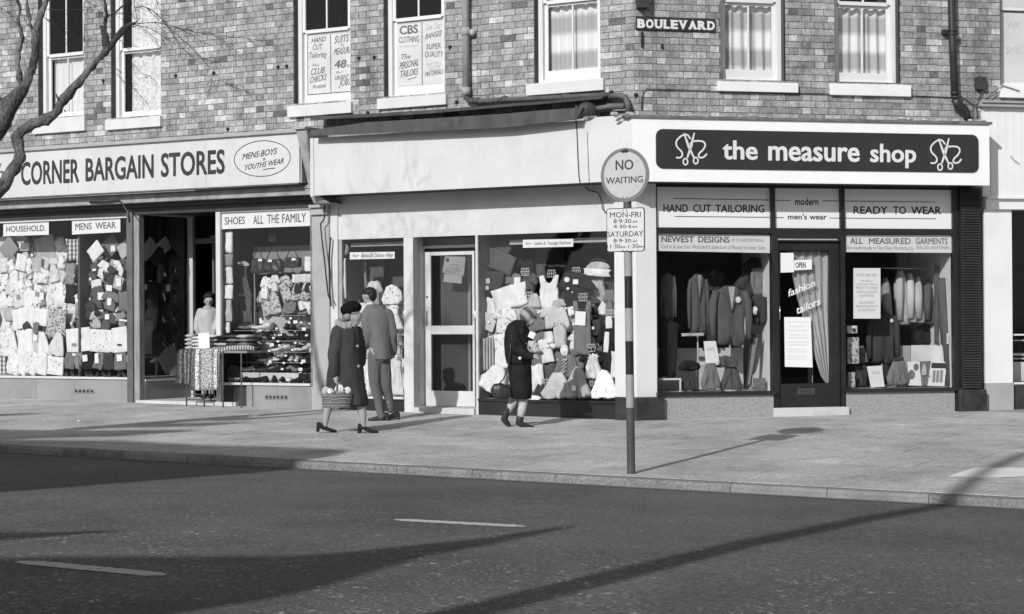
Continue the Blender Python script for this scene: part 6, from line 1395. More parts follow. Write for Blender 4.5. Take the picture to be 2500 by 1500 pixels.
mb = MB(); mb.tube([FR.w(FR.u(B5(998, 1130), OS - .2), OS - .2, FR.z(B5(998, 1130), OS - .2)), FR.w(FR.u(B5(998, 1225), OS - .2), OS - .2, FR.z(B5(998, 1225), OS - .2))], .006); mb.build('curtain_cord', gm('light'), dc)
# right window (frame B6)
card(FR, B6, (207, 532, 370, 837), OS - .025, M_paper, 'window_poster', 'tall white poster listing suits galore, ready to wear and coats in stock', 'poster',
     [('SUITS GALORE', 226, 581, 346, 582, 565, .01), ('WE HAVE A', 250, 614, 326, 615, 603, .0), ('LARGE SELECTION OF', 220, 634, 354, 635, 624, 0), ('READY TO WEAR', 222, 658, 356, 659, 642, .01), ('SUITS & COATS', 226, 683, 352, 684, 667, .01), ('IN STOCK', 246, 706, 330, 706, 691, .01), ('BLAZERS', 246, 747, 330, 747, 732, .01), ('SPORTS JACKETS', 220, 770, 356, 770, 755, .01), ('& TROUSERS', 238, 793, 338, 793, 778, .01)], M_faint)
for i, (x0, x1, y0, y1, m, o, lab) in enumerate([(372, 428, 590, 842, 'mid', P3_ + .1, 'grey jacket first on the rail behind the poster'), (446, 532, 545, 872, 'light', P3_ + .12, 'broad pale jacket hanging on the rail in the right tailor window'), (520, 575, 565, 858, 'cream', P3_ + .1, 'narrow cream jacket in the middle of the rail'), (568, 622, 585, 862, 'light', P3_ + .12, 'narrow pale jacket right of the cream one'), (618, 690, 600, 868, 'dgrey', P3_ + .08, 'dark jacket last on the rail')]):
    ut, ub2 = FR.u(B6(x0, 700), o), FR.u(B6(x1, 700), o); z1, z0 = FR.z(B6(x0, y0), o), FR.z(B6(x0, y1), o); um = (ut + ub2) / 2; w_ = ub2 - ut
    th = thing('suit_jacket', lab, 'jacket', FR.w(um, o, z0), 'jackets on the rail'); rings = []
    for k in range(9):
        t_ = k / 8; zz = z1 - (z1 - z0) * t_; ww = w_ * .5 * min(1, .25 + t_ * 3.2) * (1 - .1 * t_); rings.append((FR.w(um + .03 * t_, o, zz), FR.d * ww, FR.n * (.06 + .05 * t_)))
    mb = MB(); mb.ring(rings, 12); mb.build('shoulder_and_back', gm(m), th, smooth=True)
    mb = MB(); mb.tube([FR.w(um - w_ * .2, o + .08, z1 - .1), FR.w(um - w_ * .3, o + .11, z1 - .3), FR.w(um - w_ * .25, o + .1, z0 + .06)], [.05, .055, .045], 10); mb.build('sleeve', gm(m), th, smooth=True)
rail = MB(); a = FR.px(B6(360, 540), P3_ + .1); b = FR.px(B6(760, 545), P3_ + .1); rail.tube([FR.w(a[0], P3_ + .1, a[1] + .02), FR.w(b[0], P3_ + .1, b[1] + .02)], .012); ob = rail.build('hanging_rail', mat('chrome', .5, .25, .1, 10, metal=.9), None, smooth=True); tag(ob, 'metal rail carrying the jackets in the right tailor window', 'rail')
jacket(FR, B6, (280, 800, 465, 1115), P2, 'dark', 'dark jacket with pale flower on a dummy beneath the rail', None, group='jackets in the tailor windows', flower=(440, 850, .06), stand=z_sr)
T6 = [
 ((404, 1068, 545, 1242), 'skirt', P1 + .03, 'grey', 'suit_cloth', 'grey pleated cloth fanned in the right tailor window', 'cloth', 0, ((448, 1072, 512, 1088, 'dark'),)),
 ((163, 880, 224, 926), 'pack', P1, 'white', 'photo_card', 'small white card with dark picture at the left of the right window', 'card', 0, ((200, 895, 220, 915, 'dark'),)),
 ((165, 950, 236, 1110), 'pack', P1, 'floral', 'photo_board', 'mottled photograph board at the left of the right window', 'board', 0, ()),
 ((168, 1160, 212, 1252), 'pack', P1 + .02, 'floral', 'photo_card', 'small mottled photograph standing at the bottom left', 'card', 0, ()),
 ((236, 1000, 290, 1110), 'skirt', P2, 'grey', 'suit_cloth', 'grey cloth corner beside the photograph board', 'cloth', 10, ()),
 ((180, 1115, 290, 1245), 'cloth', P2 + .1, 'dark', 'suit_cloth', 'dark cloth behind the suits card', 'cloth', 0, ()),
 ((610, 1094, 672, 1242), 'pack', P1 + .01, 'grey', 'style_picture', 'grey style picture between the shirt card and the magazine', 'picture', 2, ((620, 1110, 650, 1180, 'light', 'heap'),)),
 ((690, 510, 728, 995), 'leg', P2, 'dgrey', 'coat', 'dark narrow coat hanging near the right side wall', 'coat', 0, ()),
 ((720, 660, 752, 1000), 'leg', P1 - .1, 'dgrey', 'cloth_length', 'dark cloth length behind the leaning bolt', 'cloth', 4, ()),
 ((565, 868, 700, 990), 'heap', P3_, 'black', 'cloth_pile', 'black cloth pile under the rail', 'cloth', 0, ()),
]
for box, kind, o, m, name, label, cat, rot, tg in T6: item(FR, B6, box, kind, o, m, name, label, cat, rot=rot, tags=tg, group='cloth and pictures in the right tailor window')
card(FR, B6, [(312, 1252), (396, 1248), (376, 1120), (288, 1126)], P1 + .06, M_paper, 'price_card', 'white tilted suits card in the right tailor window', 'card', [('SUITS', 318, 1172, 366, 1171, 1155, .01)], M_faint)
c1 = card(FR, B6, [(540, 1240), (618, 1242), (606, 1100), (534, 1096)], P1 + .04, M_paper, 'shirt_card', 'white card with two dark oval patterns on the window bed', 'card')
for x, y, w_, h_ in ((585, 1130, .08, .1), (558, 1175, .1, .13)):
    u, z = FR.px(B6(x, y), P1 + .04); mb = MB(); soft_shape(mb, FR, u, z, w_, h_, 'round', P1 + .0405, .004, 0, 0, 1); mb.build('printed_oval', gm('grey'), c1)
mg = card(FR, B6, [(655, 1242), (755, 1246), (772, 1100), (676, 1098)], P1 + .05, M_paper, 'magazine', 'white magazine with dark title band standing by the leaning bolt', 'magazine')
A_ = [FR.px(B6(*p), P1 + .05) for p in ((676, 1136), (764, 1138), (768, 1106), (680, 1104))]; MB().fprism(FR, A_, P1 + .0505, P1 + .052).build('title_band', gm('dark'), mg)
for x in (690, 712, 734):
    A_ = [FR.px(B6(*p), P1 + .05) for p in ((x - 8, 1222), (x + 9, 1222), (x + 14, 1150), (x - 2, 1148))]; MB().fprism(FR, A_, P1 + .0505, P1 + .052).build('printed_figure', gm('mid'), mg)
bolt = thing('cloth_bolt', 'tall grey bolt of cloth leaning at the right of the tailor window', 'bolt', FR.w(FR.u(B6(790, 1245), P1), P1, z_sr))
mb = MB(); a = FR.px(B6(787, 1245), P1 + .05); b = FR.px(B6(757, 592), P1 + .05); mb.tube([FR.w(a[0], P1 + .05, a[1]), FR.w(b[0], P1 - .05, b[1])], [.045, .055], 12); mb.build('rolled_cloth', gm('dgrey'), bolt, smooth=True)
pn = bx('low_board', FR, FR.u(B6(556, 1050), P2), FR.u(B6(745, 1050), P2), P2 - .02, P2, z_sr, FR.z(B6(650, 997), P2), mat('panel_white', .72), None); tag(pn, 'pale low board standing behind the magazine', 'board')
pn = bx('low_board', FR, FR.u(B6(462, 1050), P2), FR.u(B6(553, 1050), P2), P2 - .04, P2 - .021, z_sr, FR.z(B6(500, 1000), P2), mat('panel_grey', .4), None); tag(pn, 'grey low board behind the pleated cloth', 'board')
tg_ = bx('bolt_label', FR, FR.u(B6(768, 960), P1 + .09), FR.u(B6(780, 960), P1 + .09), P1 + .1, P1 + .103, FR.z(B6(770, 990), P1 + .1), FR.z(B6(770, 925), P1 + .1), gm('offwhite'), bolt)

# ---------------- more folded and hanging stock crowding the backs of the windows
def filler(F, fr, x0, y0, x1, y1, nx, ny, o, tones, where, group, seed, wx=1.5):
    R = random.Random(seed); k = 0
    rows_ = ['top', 'second', 'third', 'fourth', 'fifth', 'sixth', 'seventh']
    for j in range(ny):
        for i in range(nx):
            w_, h_ = (x1 - x0) / nx, (y1 - y0) / ny; cx = x0 + (i + .5 + R.uniform(-.2, .2)) * w_; cy = y0 + (j + .5 + R.uniform(-.2, .2)) * h_
            kind = R.choice(['top', 'cloth', 'pack', 'heap', 'top', 'cloth']); m = R.choice(tones); sx, sy = w_ * wx * .5 * R.uniform(.8, 1.15), h_ * wx * .5 * R.uniform(.8, 1.15)
            tn = dict(white='white', offwhite='off white', light='light', mid='mid grey', grey='grey', dgrey='charcoal', dark='dark', black='black', floral='patterned', floralw='pale patterned', cream='cream', check='checked', stripe='striped')[m]
            item(F, fr, (cx - sx, cy - sy, cx + sx, cy + sy), kind, o + R.uniform(-.05, .05), m, 'garment', '%s garment, %s, %s row, %s from left' % (tn, where, rows_[j], ['first', 'second', 'third', 'fourth', 'fifth', 'sixth', 'seventh', 'eighth'][i]), 'garment', group, rot=R.uniform(-25, 25), t=.05, tags=((cx - 8, cy - 8, cx + 8, cy + 10),) if R.random() < .35 else ())
filler(FL, B1, 10, 350, 440, 1080, 5, 5, O3 + .1, ['white', 'offwhite', 'floralw', 'light', 'cream', 'floral'], 'household window', 'stock at the back of the left window', 3)
filler(FL, B1, 450, 480, 870, 960, 5, 4, O3 + .1, ['dgrey', 'grey', 'mid', 'light', 'dark', 'white', 'grey'], 'menswear window', 'stock at the back of the left window', 4)
filler(FL, B1, 6, 470, 445, 1060, 8, 7, O2 + .02, ['white', 'offwhite', 'floralw', 'white', 'cream', 'light'], 'front of the household window', 'small stock in the left window', 13, 1.15)
filler(FL, B1, 450, 480, 868, 940, 7, 6, O2 - .02, ['dgrey', 'grey', 'mid', 'light', 'black', 'white', 'dark'], 'front of the menswear window', 'small stock in the left window', 14, 1.1)
filler(FL, B4, 150, 520, 1050, 1120, 8, 5, O2 + .12, ['white', 'light', 'grey', 'floralw', 'dark', 'cream'], 'front of the crowded window', 'small stock in the crowded window', 15, 1.1)
filler(FL, B2, 900, 620, 1266, 1110, 6, 6, O2 - .2, ['floral', 'light', 'mid', 'offwhite', 'dark', 'floralw', 'cream'], 'shoe window', 'stock at the back of the shoe window', 6, 1.3)
filler(FL, B4, 150, 560, 520, 1150, 4, 5, O2 + .04, ['floralw', 'white', 'light', 'offwhite', 'mid'], 'crowded window on its left', 'stock at the back of the crowded window', 8)
filler(FL, B4, 520, 640, 1060, 1150, 6, 4, O2 + .02, ['dark', 'light', 'grey', 'dgrey', 'floralw'], 'crowded window on its right', 'stock at the back of the crowded window', 9)
filler(FL, B3, 410, 560, 790, 1150, 4, 5, O3 + .1, ['white', 'offwhite', 'floralw'], 'narrow window', 'stock at the back of the narrow window', 10)
# small bright socks, gloves and tickets scattered among the shoes
R5 = random.Random(55)
for i in range(26):
    x, y = R5.uniform(905, 1255), R5.uniform(800, 1225); o = O1 - .05; u = FL.u(B2(x, y), o); z = FL.z(B2(x, y), o); ob = bx('price_ticket', FL, u - .022, u + .022, o, o + .003, z - .014, z + .014, M_tag, shelf)

# ---------------- table in front of the doorway
TG = Vector((0, 0, 0)); tx = on_ground(B2(545, 1425))
OT = OS + .30                        # front edge of the table outwards from the shop window plane
def TZ(x, y, o): return FL.z(B2(x, y), o)
t_u0, t_u1 = FL.u(B2(424, 1040), OT), FL.u(B2(832, 1040), OT); t_z = TZ(600, 1036, OT)
tbl = thing('folding_table', 'folding table draped with rugs before the bargain store doorway', 'table', FL.w((t_u0 + t_u1) / 2, OT - .3, gz(t_u0, OT)))
bx('table_top', FL, t_u0, t_u1, OT - .6, OT, t_z - .03, t_z, mat('table_wood', .25), tbl)
lx = [(426, 545), (672, 795)]
for a_, b_ in lx:
    for x in (a_, b_):
        for dd in (0, .55):
            if dd and x in (a_,): pass
            u = FL.u(B2(x, 1200), OT); g_ = gz(u, OT - dd) - .0; mb = MB(); mb.tube([FL.w(u, OT - dd, g_ - .01), FL.w(u, OT - dd, t_z - .03)], .011, 8); mb.build('table_leg', mat('table_steel', .10, .4, .3, 8), tbl, smooth=True)
mb = MB(); 
for y in (1328, 1362): z = TZ(480, y, OT); mb.tube([FL.w(FL.u(B2(426, y), OT), OT, z), FL.w(FL.u(B2(545, y), OT), OT, z)], .008, 6)
mb.build('cross_bar', mat('table_steel', .10, .4, .3, 8), tbl)
def rug(x0, x1, y1, off, m, label, fringe, sk=0, name='rug', yfold=1020):
    o = OT + off; n = 16; vs = []; u0, u1 = FL.u(B2(x0, 1100), o), FL.u(B2(x1, 1100), o); zb_ = TZ((x0 + x1) / 2, y1, o); K = 14
    path = [(-.45, t_z + .008 + off * .4), (-.05, t_z + .01 + off * .4), (.0, t_z + .002 + off * .4), (.018, t_z - .04)]
    for k in range(1, 9): path.append((.018 + .01 * k / 8, t_z - .04 - (t_z - .04 - zb_) * k / 8))
    for j, (do, z) in enumerate(path):
        for i in range(n + 1):
            t_ = i / n; wv = .018 * math.sin(t_ * 9 + off * 50) * max(0, (j - 3) / 9); vs.append(FL.w(u0 + (u1 - u0) * t_ + sk * max(0, j - 3) / 9, o + do + wv - .0, z + (.02 * (t_ - .5) * (1 if j > 3 else 0))))
    m_ = MB(); fs = [(j * (n + 1) + i, j * (n + 1) + i + 1, (j + 1) * (n + 1) + i + 1, (j + 1) * (n + 1) + i) for j in range(len(path) - 1) for i in range(n)]
    m_.add(vs, fs); ob = m_.build(name, m, None, smooth=True, fix=False); s = ob.modifiers.new('thick', 'SOLIDIFY'); s.thickness = .012; s.offset = -1; tag(ob, label, 'rug', 'rugs draped over the table'); return ob
DAX = tuple(FL.d)
def band_mat(name, bands, fine=160, u0=0, u1=1):
    """woven bands across the rug width"""
    m = bpy.data.materials.new(name); m.use_nodes = True; t = m.node_tree; N = t.nodes; Lk = t.links; b = N['Principled BSDF']; b.inputs['Roughness'].default_value = .95; b.inputs['Specular IOR Level'].default_value = .1
    g = N.new('ShaderNodeNewGeometry'); sub = N.new('ShaderNodeVectorMath'); sub.operation = 'SUBTRACT'; sub.inputs[1].default_value = tuple(FL.w(u0, 0, 0)); Lk.new(g.outputs['Position'], sub.inputs[0])
    d = N.new('ShaderNodeVectorMath'); d.operation = 'DOT_PRODUCT'; d.inputs[1].default_value = DAX; Lk.new(sub.outputs[0], d.inputs[0])
    s = N.new('ShaderNodeMath'); s.operation = 'DIVIDE'; s.inputs[1].default_value = (u1 - u0); Lk.new(d.outputs['Value'], s.inputs[0])
    r = N.new('ShaderNodeValToRGB'); r.color_ramp.interpolation = 'CONSTANT'; e = r.color_ramp.elements; e[0].position = 0; e[0].color = (bands[0][1],) * 3 + (1,); e[1].position = bands[1][0]; e[1].color = (bands[1][1],) * 3 + (1,)
    for p, c in bands[2:]: q = e.new(p); q.color = (c, c, c, 1)
    Lk.new(s.outputs[0], r.inputs[0])
    n = N.new('ShaderNodeTexNoise'); n.inputs['Scale'].default_value = 55; Lk.new(g.outputs['Position'], n.inputs['Vector'])
    mr = N.new('ShaderNodeMapRange'); mr.inputs['From Min'].default_value = .42; mr.inputs['From Max'].default_value = .58; mr.inputs['To Min'].default_value = .35; mr.inputs['To Max'].default_value = 1.4; Lk.new(n.outputs[0], mr.inputs[0])
    mu = N.new('ShaderNodeVectorMath'); mu.operation = 'SCALE'; Lk.new(r.outputs[0], mu.inputs[0]); Lk.new(mr.outputs[0], mu.inputs['Scale']); Lk.new(mu.outputs[0], b.inputs['Base Color']); return m
ra, rb = FL.u(B2(378, 1100), OT), FL.u(B2(500, 1100), OT)
rug(378, 500, 1262, .01, band_mat('rug_dark_bands', [(0, .07), (.15, .2), (.22, .06), (.38, .25), (.45, .08), (.6, .28), (.66, .07), (.8, .22), (.87, .05)], 160, ra, rb), 'dark rug with narrow stripes draped at the left end of the table', 0, -.05)
ra, rb = FL.u(B2(470, 1150), OT + .03), FL.u(B2(660, 1150), OT + .03)
rug(480, 660, 1300, .035, band_mat('rug_light_bands', [(0, .14), (.14, .62), (.26, .22), (.34, .42), (.72, .25), (.8, .6), (.9, .12), (.94, .25)], 160, ra, rb), 'pale rug with broad patterned centre band draped over the table', 0, -.04)
rb_ = MB(); a = FL.px(B2(655, 1060), OT); b = FL.px(B2(880, 1030), OT - .1); 
rb_.tube([FL.w(a[0], OT + .02, t_z - .10), FL.w(a[0] + .02, OT + .01, t_z + .0), FL.w(a[0] + .12, OT - .02, t_z + .035), FL.w(b[0] - .1, OT - .1, t_z + .045), FL.w(b[0], OT - .12, t_z + .03)], [.03, .035, .04, .04, .03], 10)
ob = rb_.build('rolled_rug', gm('stripe'), None, smooth=True); tag(ob, 'rolled striped rug along the right end of the table', 'rug')
ob = MB().fbox(FL, FL.u(B2(672, 1060), OT - .3), FL.u(B2(820, 1060), OT - .3), OT - .5, OT - .05, t_z + .001, t_z + .06).build('folded_blanket', gm('grey'), None, bevel=.02); tag(ob, 'grey folded blanket at the right end of the table', 'blanket')
PIL = [(455, 500, 920, 1018, 'light'), (500, 580, 935, 1010, 'offwhite'), (585, 660, 925, 1015, 'cream'), (655, 735, 930, 1018, 'black'), (730, 805, 925, 1018, 'dark'), (800, 872, 925, 1015, 'light')]
RP = random.Random(11)
for i, (x0, x1, y0, y1, m) in enumerate(PIL):
    oo = OT - .28; z0 = t_z + .013; z1 = TZ((x0 + x1) / 2, y0, oo); n = 4; u0, u1 = FL.u(B2(x0, 980), oo), FL.u(B2(x1, 980), oo)
    th = thing('clothes_pile', ['folded light clothes at the left end of the table pile', 'pale clothes stacked behind the table price card', 'cream jumpers stacked beside the price card', 'black folded jumpers in the middle of the table', 'dark folded jumpers right of the black pile', 'pale folded clothes at the right end of the table'][i], 'clothes', FL.w((u0 + u1) / 2, oo, z0), 'stacked clothes on the table')
    for k in range(n):
        za = z0 + (z1 - z0) * k / n; zb_ = z0 + (z1 - z0) * (k + .92) / n; j = RP.uniform(-.015, .015); mm = gm(RP.choice([m, m, 'grey', 'light']) if k < n - 1 else m)
        q = MB(); q.ring([(FL.w((u0 + u1) / 2 + j, oo - .16, (za + zb_) / 2), FL.d * (u1 - u0) * .5, Vector((0, 0, (zb_ - za) / 2))), (FL.w((u0 + u1) / 2 + j, oo + .1, (za + zb_) / 2), FL.d * (u1 - u0) * .52, Vector((0, 0, (zb_ - za) / 2))), (FL.w((u0 + u1) / 2 + j, oo + .14, (za + zb_) / 2), FL.d * (u1 - u0) * .46, Vector((0, 0, (zb_ - za) * .3)))], 12); q.build('folded_garment', mm, th, smooth=True)
card(FL, B2, [(510, 1022), (582, 1016), (578, 914), (505, 920)], OT - .02, M_paper, 'price_card', 'white price card propped against the clothes on the table', 'card', [('ALL', 520, 958, 560, 956, 935, .0, .2)] and [], None)
# ================================================================ PEOPLE
M_skin = mat('skin', .36, .6, .06, 12, .1, 80)
M_skin_d = mat('skin_shade', .36, .6, .06, 12)
M_hair = mat('dark_hair', .018, .55, .3, 40, .4, 150)
M_ghair = mat('grey_hair', .26, .7, .15, 40, .4, 150)
class Fig:
    def __init__(s, fr, y0, k): s.fr, s.y0, s.k = fr, y0, k; s.ppm = k * FOC / y0
    def p(s, x, y, dy=0.0):
        v = at_depth(s.fr(x, y), s.y0); return Vector((v.x, v.y + dy, v.z))
    def r(s, q): return q / s.ppm
    def chain(s, mb, pts):   # (x,y,dy,r_px)
        P = [s.p(x, y, dy) for x, y, dy, r in pts]; R = [s.r(r) for *_, r in pts]
        mb.tube(P, R, 14)
        for a, r in zip(P, R): mb.ellipsoid(a, (r * .99, r * .99, r * .99), None, 14, 8)
    def stack(s, mb, rows, n=28):   # (y, x0, x1, depth_m[, dy])
        R = []
        for q in rows:
            y, a, b, d = q[:4]; dy = q[4] if len(q) > 4 else 0
            c = s.p((a + b) / 2, y, dy); R.append((c, Vector((s.r((b - a) / 2), 0, 0)), Vector((0, d, 0))))
        mb.ring(R, n)
    def ell(s, mb, x, y, rx, ry, d, dy=0, rot=0):
        mb.ellipsoid(s.p(x, y, dy), (s.r(rx), d, s.r(ry)), Matrix.Rotation(rad(rot), 3, 'Y'), 16, 10)
def hand(mb, c, fwd, down, s=1.0, curl=.5, side=1):
    """palm, four unequal bent fingers and a thumb from the side of the palm"""
    c = Vector(c); f = Vector(fwd).normalized(); d = Vector(down).normalized(); l = f.cross(d).normalized() * side
    mb.ellipsoid(c + f * .03 * s, (.036 * s, .02 * s, .036 * s), None, 10, 6)
    mb.tube([c - f * .01 * s, c + f * .06 * s], [.026 * s, .03 * s], 8)
    for i, (off, L) in enumerate(((-.03, .058), (-.01, .07), (.01, .074), (.03, .064))):
        b = c + f * .06 * s + l * off * s; m_ = b + (f * (1 - curl * .4) + d * curl * .8).normalized() * L * .5 * s; e = m_ + (f * (1 - curl * 1.2) + d * curl * 1.6).normalized() * L * .5 * s
        mb.tube([b - f * .02 * s, b, m_, e], [.009 * s, .0095 * s, .0085 * s, .007 * s], 7)
    b = c + f * .02 * s + l * .03 * s * -1; mb.tube([b, b - l * .018 * s + f * .022 * s + d * .01 * s, b - l * .014 * s + f * .045 * s + d * .028 * s], [.012 * s, .011 * s, .008 * s], 7)
def head(F, mb, x, y, rx, ry, face, dy=0.0, tilt=0):
    """face = unit vector the face points to"""
    c = F.p(x, y, dy); f = Vector(face).normalized(); l = Vector((-f.y, f.x, 0)).normalized(); up = f.cross(l) * -1
    if up.z < 0: up = -up
    w_, h_ = .075, F.r(ry); M = Matrix((f, l, up)).transposed()
    mb.ellipsoid(c + up * h_ * .12, (.093, w_, h_ * .86), M, 18, 12)
    mb.ellipsoid(c + f * .03 - up * h_ * .5, (.052, .05, h_ * .42), M, 12, 8)       # jaw
    mb.ellipsoid(c + f * .094 - up * h_ * .08, (.018, .012, .024), M, 8, 6)        # nose
    mb.ellipsoid(c + f * .078 - up * h_ * .40, (.012, .024, .009), M, 8, 6)        # lips
    mb.ellipsoid(c + f * .078 + up * h_ * .12, (.014, .045, .012), M, 10, 6)       # brow
    for s in (-1, 1): mb.ellipsoid(c + l * s * w_ * .98 - up * h_ * .02, (.016, .009, .028), M, 8, 6)
    return c, f, l, up, h_
def face_bits(root, H):
    c, f, l, up, h_ = H; mb = MB()
    for s in (-1, 1): mb.ellipsoid(c + f * .083 + l * s * .03 + up * h_ * .02, (.009, .011, .006), None, 8, 6)
    mb.build('eyes', gm('black'), root, smooth=True); mb = MB(); mb.ellipsoid(c + f * .086 - up * h_ * .40, (.006, .02, .0035), Matrix((f, l, up)).transposed(), 8, 6); mb.build('mouth', mat('lips', .2), root, smooth=True)

# ---- woman with a basket
W = Fig(B3, 22.65, 2.748)
g0 = on_ground(B3(400, 1418))
wom = thing('person', 'older woman in dark coat and black fur hat walking with a wicker basket', 'person', g0)
b = MB()
H = head(W, b, 452, 648, 42, 60, (.93, -.25, -.28), -.01)
W.chain(b, [(425, 690, 0, 28), (405, 725, 0, 34), (400, 780, 0, 70), (398, 900, 0, 78), (400, 1010, 0, 80)])
W.chain(b, [(360, 1020, .03, 52), (318, 1150, .03, 40), (272, 1262, .03, 29), (262, 1330, .03, 22), (254, 1385, .03, 14), (256, 1408, .03, 12)])
W.chain(b, [(430, 1030, -.05, 52), (478, 1160, -.05, 38), (502, 1245, -.05, 31), (512, 1305, -.05, 28), (518, 1372, -.05, 15), (520, 1402, -.05, 13)])
W.chain(b, [(262, 1405, .03, 13), (290, 1412, .03, 11)]); W.chain(b, [(520, 1400, -.05, 13), (560, 1412, -.05, 11)])
W.chain(b, [(345, 750, -.1, 34), (325, 900, -.15, 28), (334, 1020, -.2, 17), (338, 1040, -.2, 15)])
hand(b, W.p(338, 1035, -.2), (.15, 0, -1), (.8, -.5, -.2), 1.0, .75)
W.chain(b, [(470, 750, .12, 32), (492, 860, .15, 26), (500, 940, .12, 18)])
remesh(b, 'body', M_skin, wom, .009, 3); face_bits(wom, H)
c = MB()
W.stack(c, [(690, 360, 460, .09), (715, 338, 478, .13), (745, 316, 494, .16), (800, 304, 500, .17), (870, 296, 503, .175), (940, 288, 508, .18), (1010, 274, 516, .19), (1080, 264, 526, .205), (1150, 262, 538, .215), (1205, 280, 546, .215), (1238, 292, 548, .21)])
W.chain(c, [(352, 742, -.09, 44), (335, 800, -.13, 45), (322, 900, -.17, 40), (330, 980, -.2, 32), (334, 1022, -.2, 29)])
W.chain(c, [(468, 745, .11, 40), (492, 850, .14, 36), (500, 950, .12, 28)])
remesh(c, 'coat', mat('wool_coat', .055, .95, .25, 6, .5, 12, spec=.1, bdist=.02, stretch=(1.5, 1.5, .4)), wom, .013, 4, .016, 8)
c = MB(); W.stack(c, [(1215, 315, 520, .16), (1250, 440, 545, .12)][:1] + [(1242, 330, 522, .15)]); c.build('skirt_hem', gm('black'), wom, smooth=True)
c = MB()
for i in range(12):
    a = i / 12 * 2 * math.pi; c.ellipsoid(W.p(396 + 46 * math.cos(a), 692 + 15 * math.sin(a) + 10 * math.cos(a), -.10 * math.sin(a)), (.056, .05, .042), None, 10, 7)
remesh(c, 'fur_collar', mat('fur_collar', .34, .95, .3, 30, .6, 120), wom, .009, 1, .012, 40)
c = MB(); c.ellipsoid(W.p(430, 588, 0), (W.r(71), .125, W.r(50)), Matrix.Rotation(rad(-14), 3, 'Y'), 22, 14); remesh(c, 'fur_hat', mat('black_fur', .012, .95, .4, 30, .8, 150, spec=.1), wom, .008, 1, .014, 45)
c = MB(); c.ellipsoid(W.p(412, 640, -.02), (.062, .085, .06), None, 14, 9); c.ellipsoid(W.p(452, 618, -.02), (.07, .085, .03), None, 14, 9); remesh(c, 'hair', M_ghair, wom, .008, 2, .008, 40)
for x, y in ((483, 838), (489, 972)):
    c = MB(); c.ellipsoid(W.p(x, y, -.165), (.018, .01, .018), None, 10, 6); c.build('button', gm('mid'), wom, smooth=True)
for x, y, dy, a, tl in ((262, 1420, .03, .1, .22), (545, 1420, -.05, -.1, .05)):
    c = MB(); q = W.p(x, 1414, dy); q.z = zg(q.x, q.y) + (.0 if x > 400 else .012); shoe_mesh(c, q, a, .92, heel=.045, tilt=tl * -.3); c.build('court_shoe', gm('black'), wom, smooth=True)
bk = thing('basket', 'oval wicker shopping basket with white parcels carried by the woman', 'basket', W.p(345, 1248, -.2))
c = MB(); WK = mat('wicker', .20, .8, .4, 40, .5, 150); rows = 9
for i in range(rows):
    y = 1242 - i * 11; rx = 90 + i * 1.6; ctr = W.p(346, y, -.2); P = [ctr + Vector((W.r(rx) * math.cos(a * math.pi / 14), .12 * math.sin(a * math.pi / 14), .004 * math.sin(a * 5))) for a in range(29)]; c.tube(P, .0085, 6, i % 2, cap=False)
c.build('wicker_weave', [WK, mat('wicker_pale', .32, .8, .4, 40, .5, 150)], bk, smooth=True)
c = MB(); W.stack(c, [(1246, 262, 430, .10, -.2), (1200, 254, 438, .108, -.2), (1160, 252, 440, .11, -.2)]); c.build('basket_body', mat('wicker_dark', .09, .9, .3, 40), bk, smooth=True)
c = MB(); c.tube([W.p(346, 1160, -.31), W.p(350, 1110, -.28), W.p(352, 1075, -.22), W.p(350, 1064, -.2), W.p(348, 1075, -.16), W.p(346, 1110, -.12), W.p(346, 1160, -.09)], .009, 8); c.build('handle', WK, bk, smooth=True)
for i, (x0, y0, x1, y1, m, dy, r) in enumerate([(325, 1088, 400, 1168, 'white', -.22, 15), (375, 1098, 445, 1165, 'offwhite', -.18, -12), (252, 1105, 300, 1168, 'light', -.24, 20), (285, 1112, 335, 1168, 'white', -.26, -25)]):
    c = MB(); c.ellipsoid(W.p((x0 + x1) / 2, (y0 + y1) / 2, dy), (W.r((x1 - x0) / 2), .05, W.r((y1 - y0) / 2)), Matrix.Rotation(rad(r), 3, 'Y'), 9, 5); ob = remesh(c, 'wrapped_parcel', gm(m), None, .01, 1, .02, 14); tag(ob, ['large white wrapped parcel in the middle of the wicker basket', 'pale wrapped parcel at the right end of the wicker basket', 'light crumpled parcel at the left end of the wicker basket', 'small white parcel tilted in the wicker basket'][i], 'parcel', 'parcels in the basket')

# ---- man in a suit looking into the window
N_ = Fig(B3, 24.47, 2.748); g0 = on_ground(B3(620, 1338))
man = thing('person', 'man in grey suit seen from behind looking left into the shop window', 'person', g0)
b = MB(); H = head(N_, b, 553, 503, 40, 56, (-.85, .45, -.12), 0)
N_.chain(b, [(562, 545, 0, 27), (572, 590, 0, 36), (600, 640, 0, 66), (610, 760, 0, 62), (618, 900, 0, 60)])
N_.chain(b, [(590, 910, .0, 44), (592, 1080, 0, 33), (622, 1220, 0, 26), (632, 1290, 0, 18), (630, 1318, 0, 16)]); N_.chain(b, [(650, 915, .05, 44), (660, 1080, .05, 32), (682, 1200, .08, 24), (692, 1262, .1, 17)])
N_.chain(b, [(540, 630, -.02, 30), (552, 745, -.06, 26), (528, 850, 0, 18), (524, 872, 0, 16)]); hand(b, N_.p(524, 868, .0), (-.1, .1, -1), (.3, .6, 0), 1.0, .35)
N_.chain(b, [(672, 625, 0, 30), (708, 745, .02, 26), (708, 870, .1, 18)]); hand(b, N_.p(708, 868, .1), (0, .1, -1), (-.3, .6, 0), 1.0, .4)
remesh(b, 'body', M_skin, man, .009, 3); face_bits(man, H)
SU = mat('suit_cloth_grey', .155, .9, .14, 8, .5, 12, spec=.15, bdist=.02, stretch=(1.5, 1.5, .4))
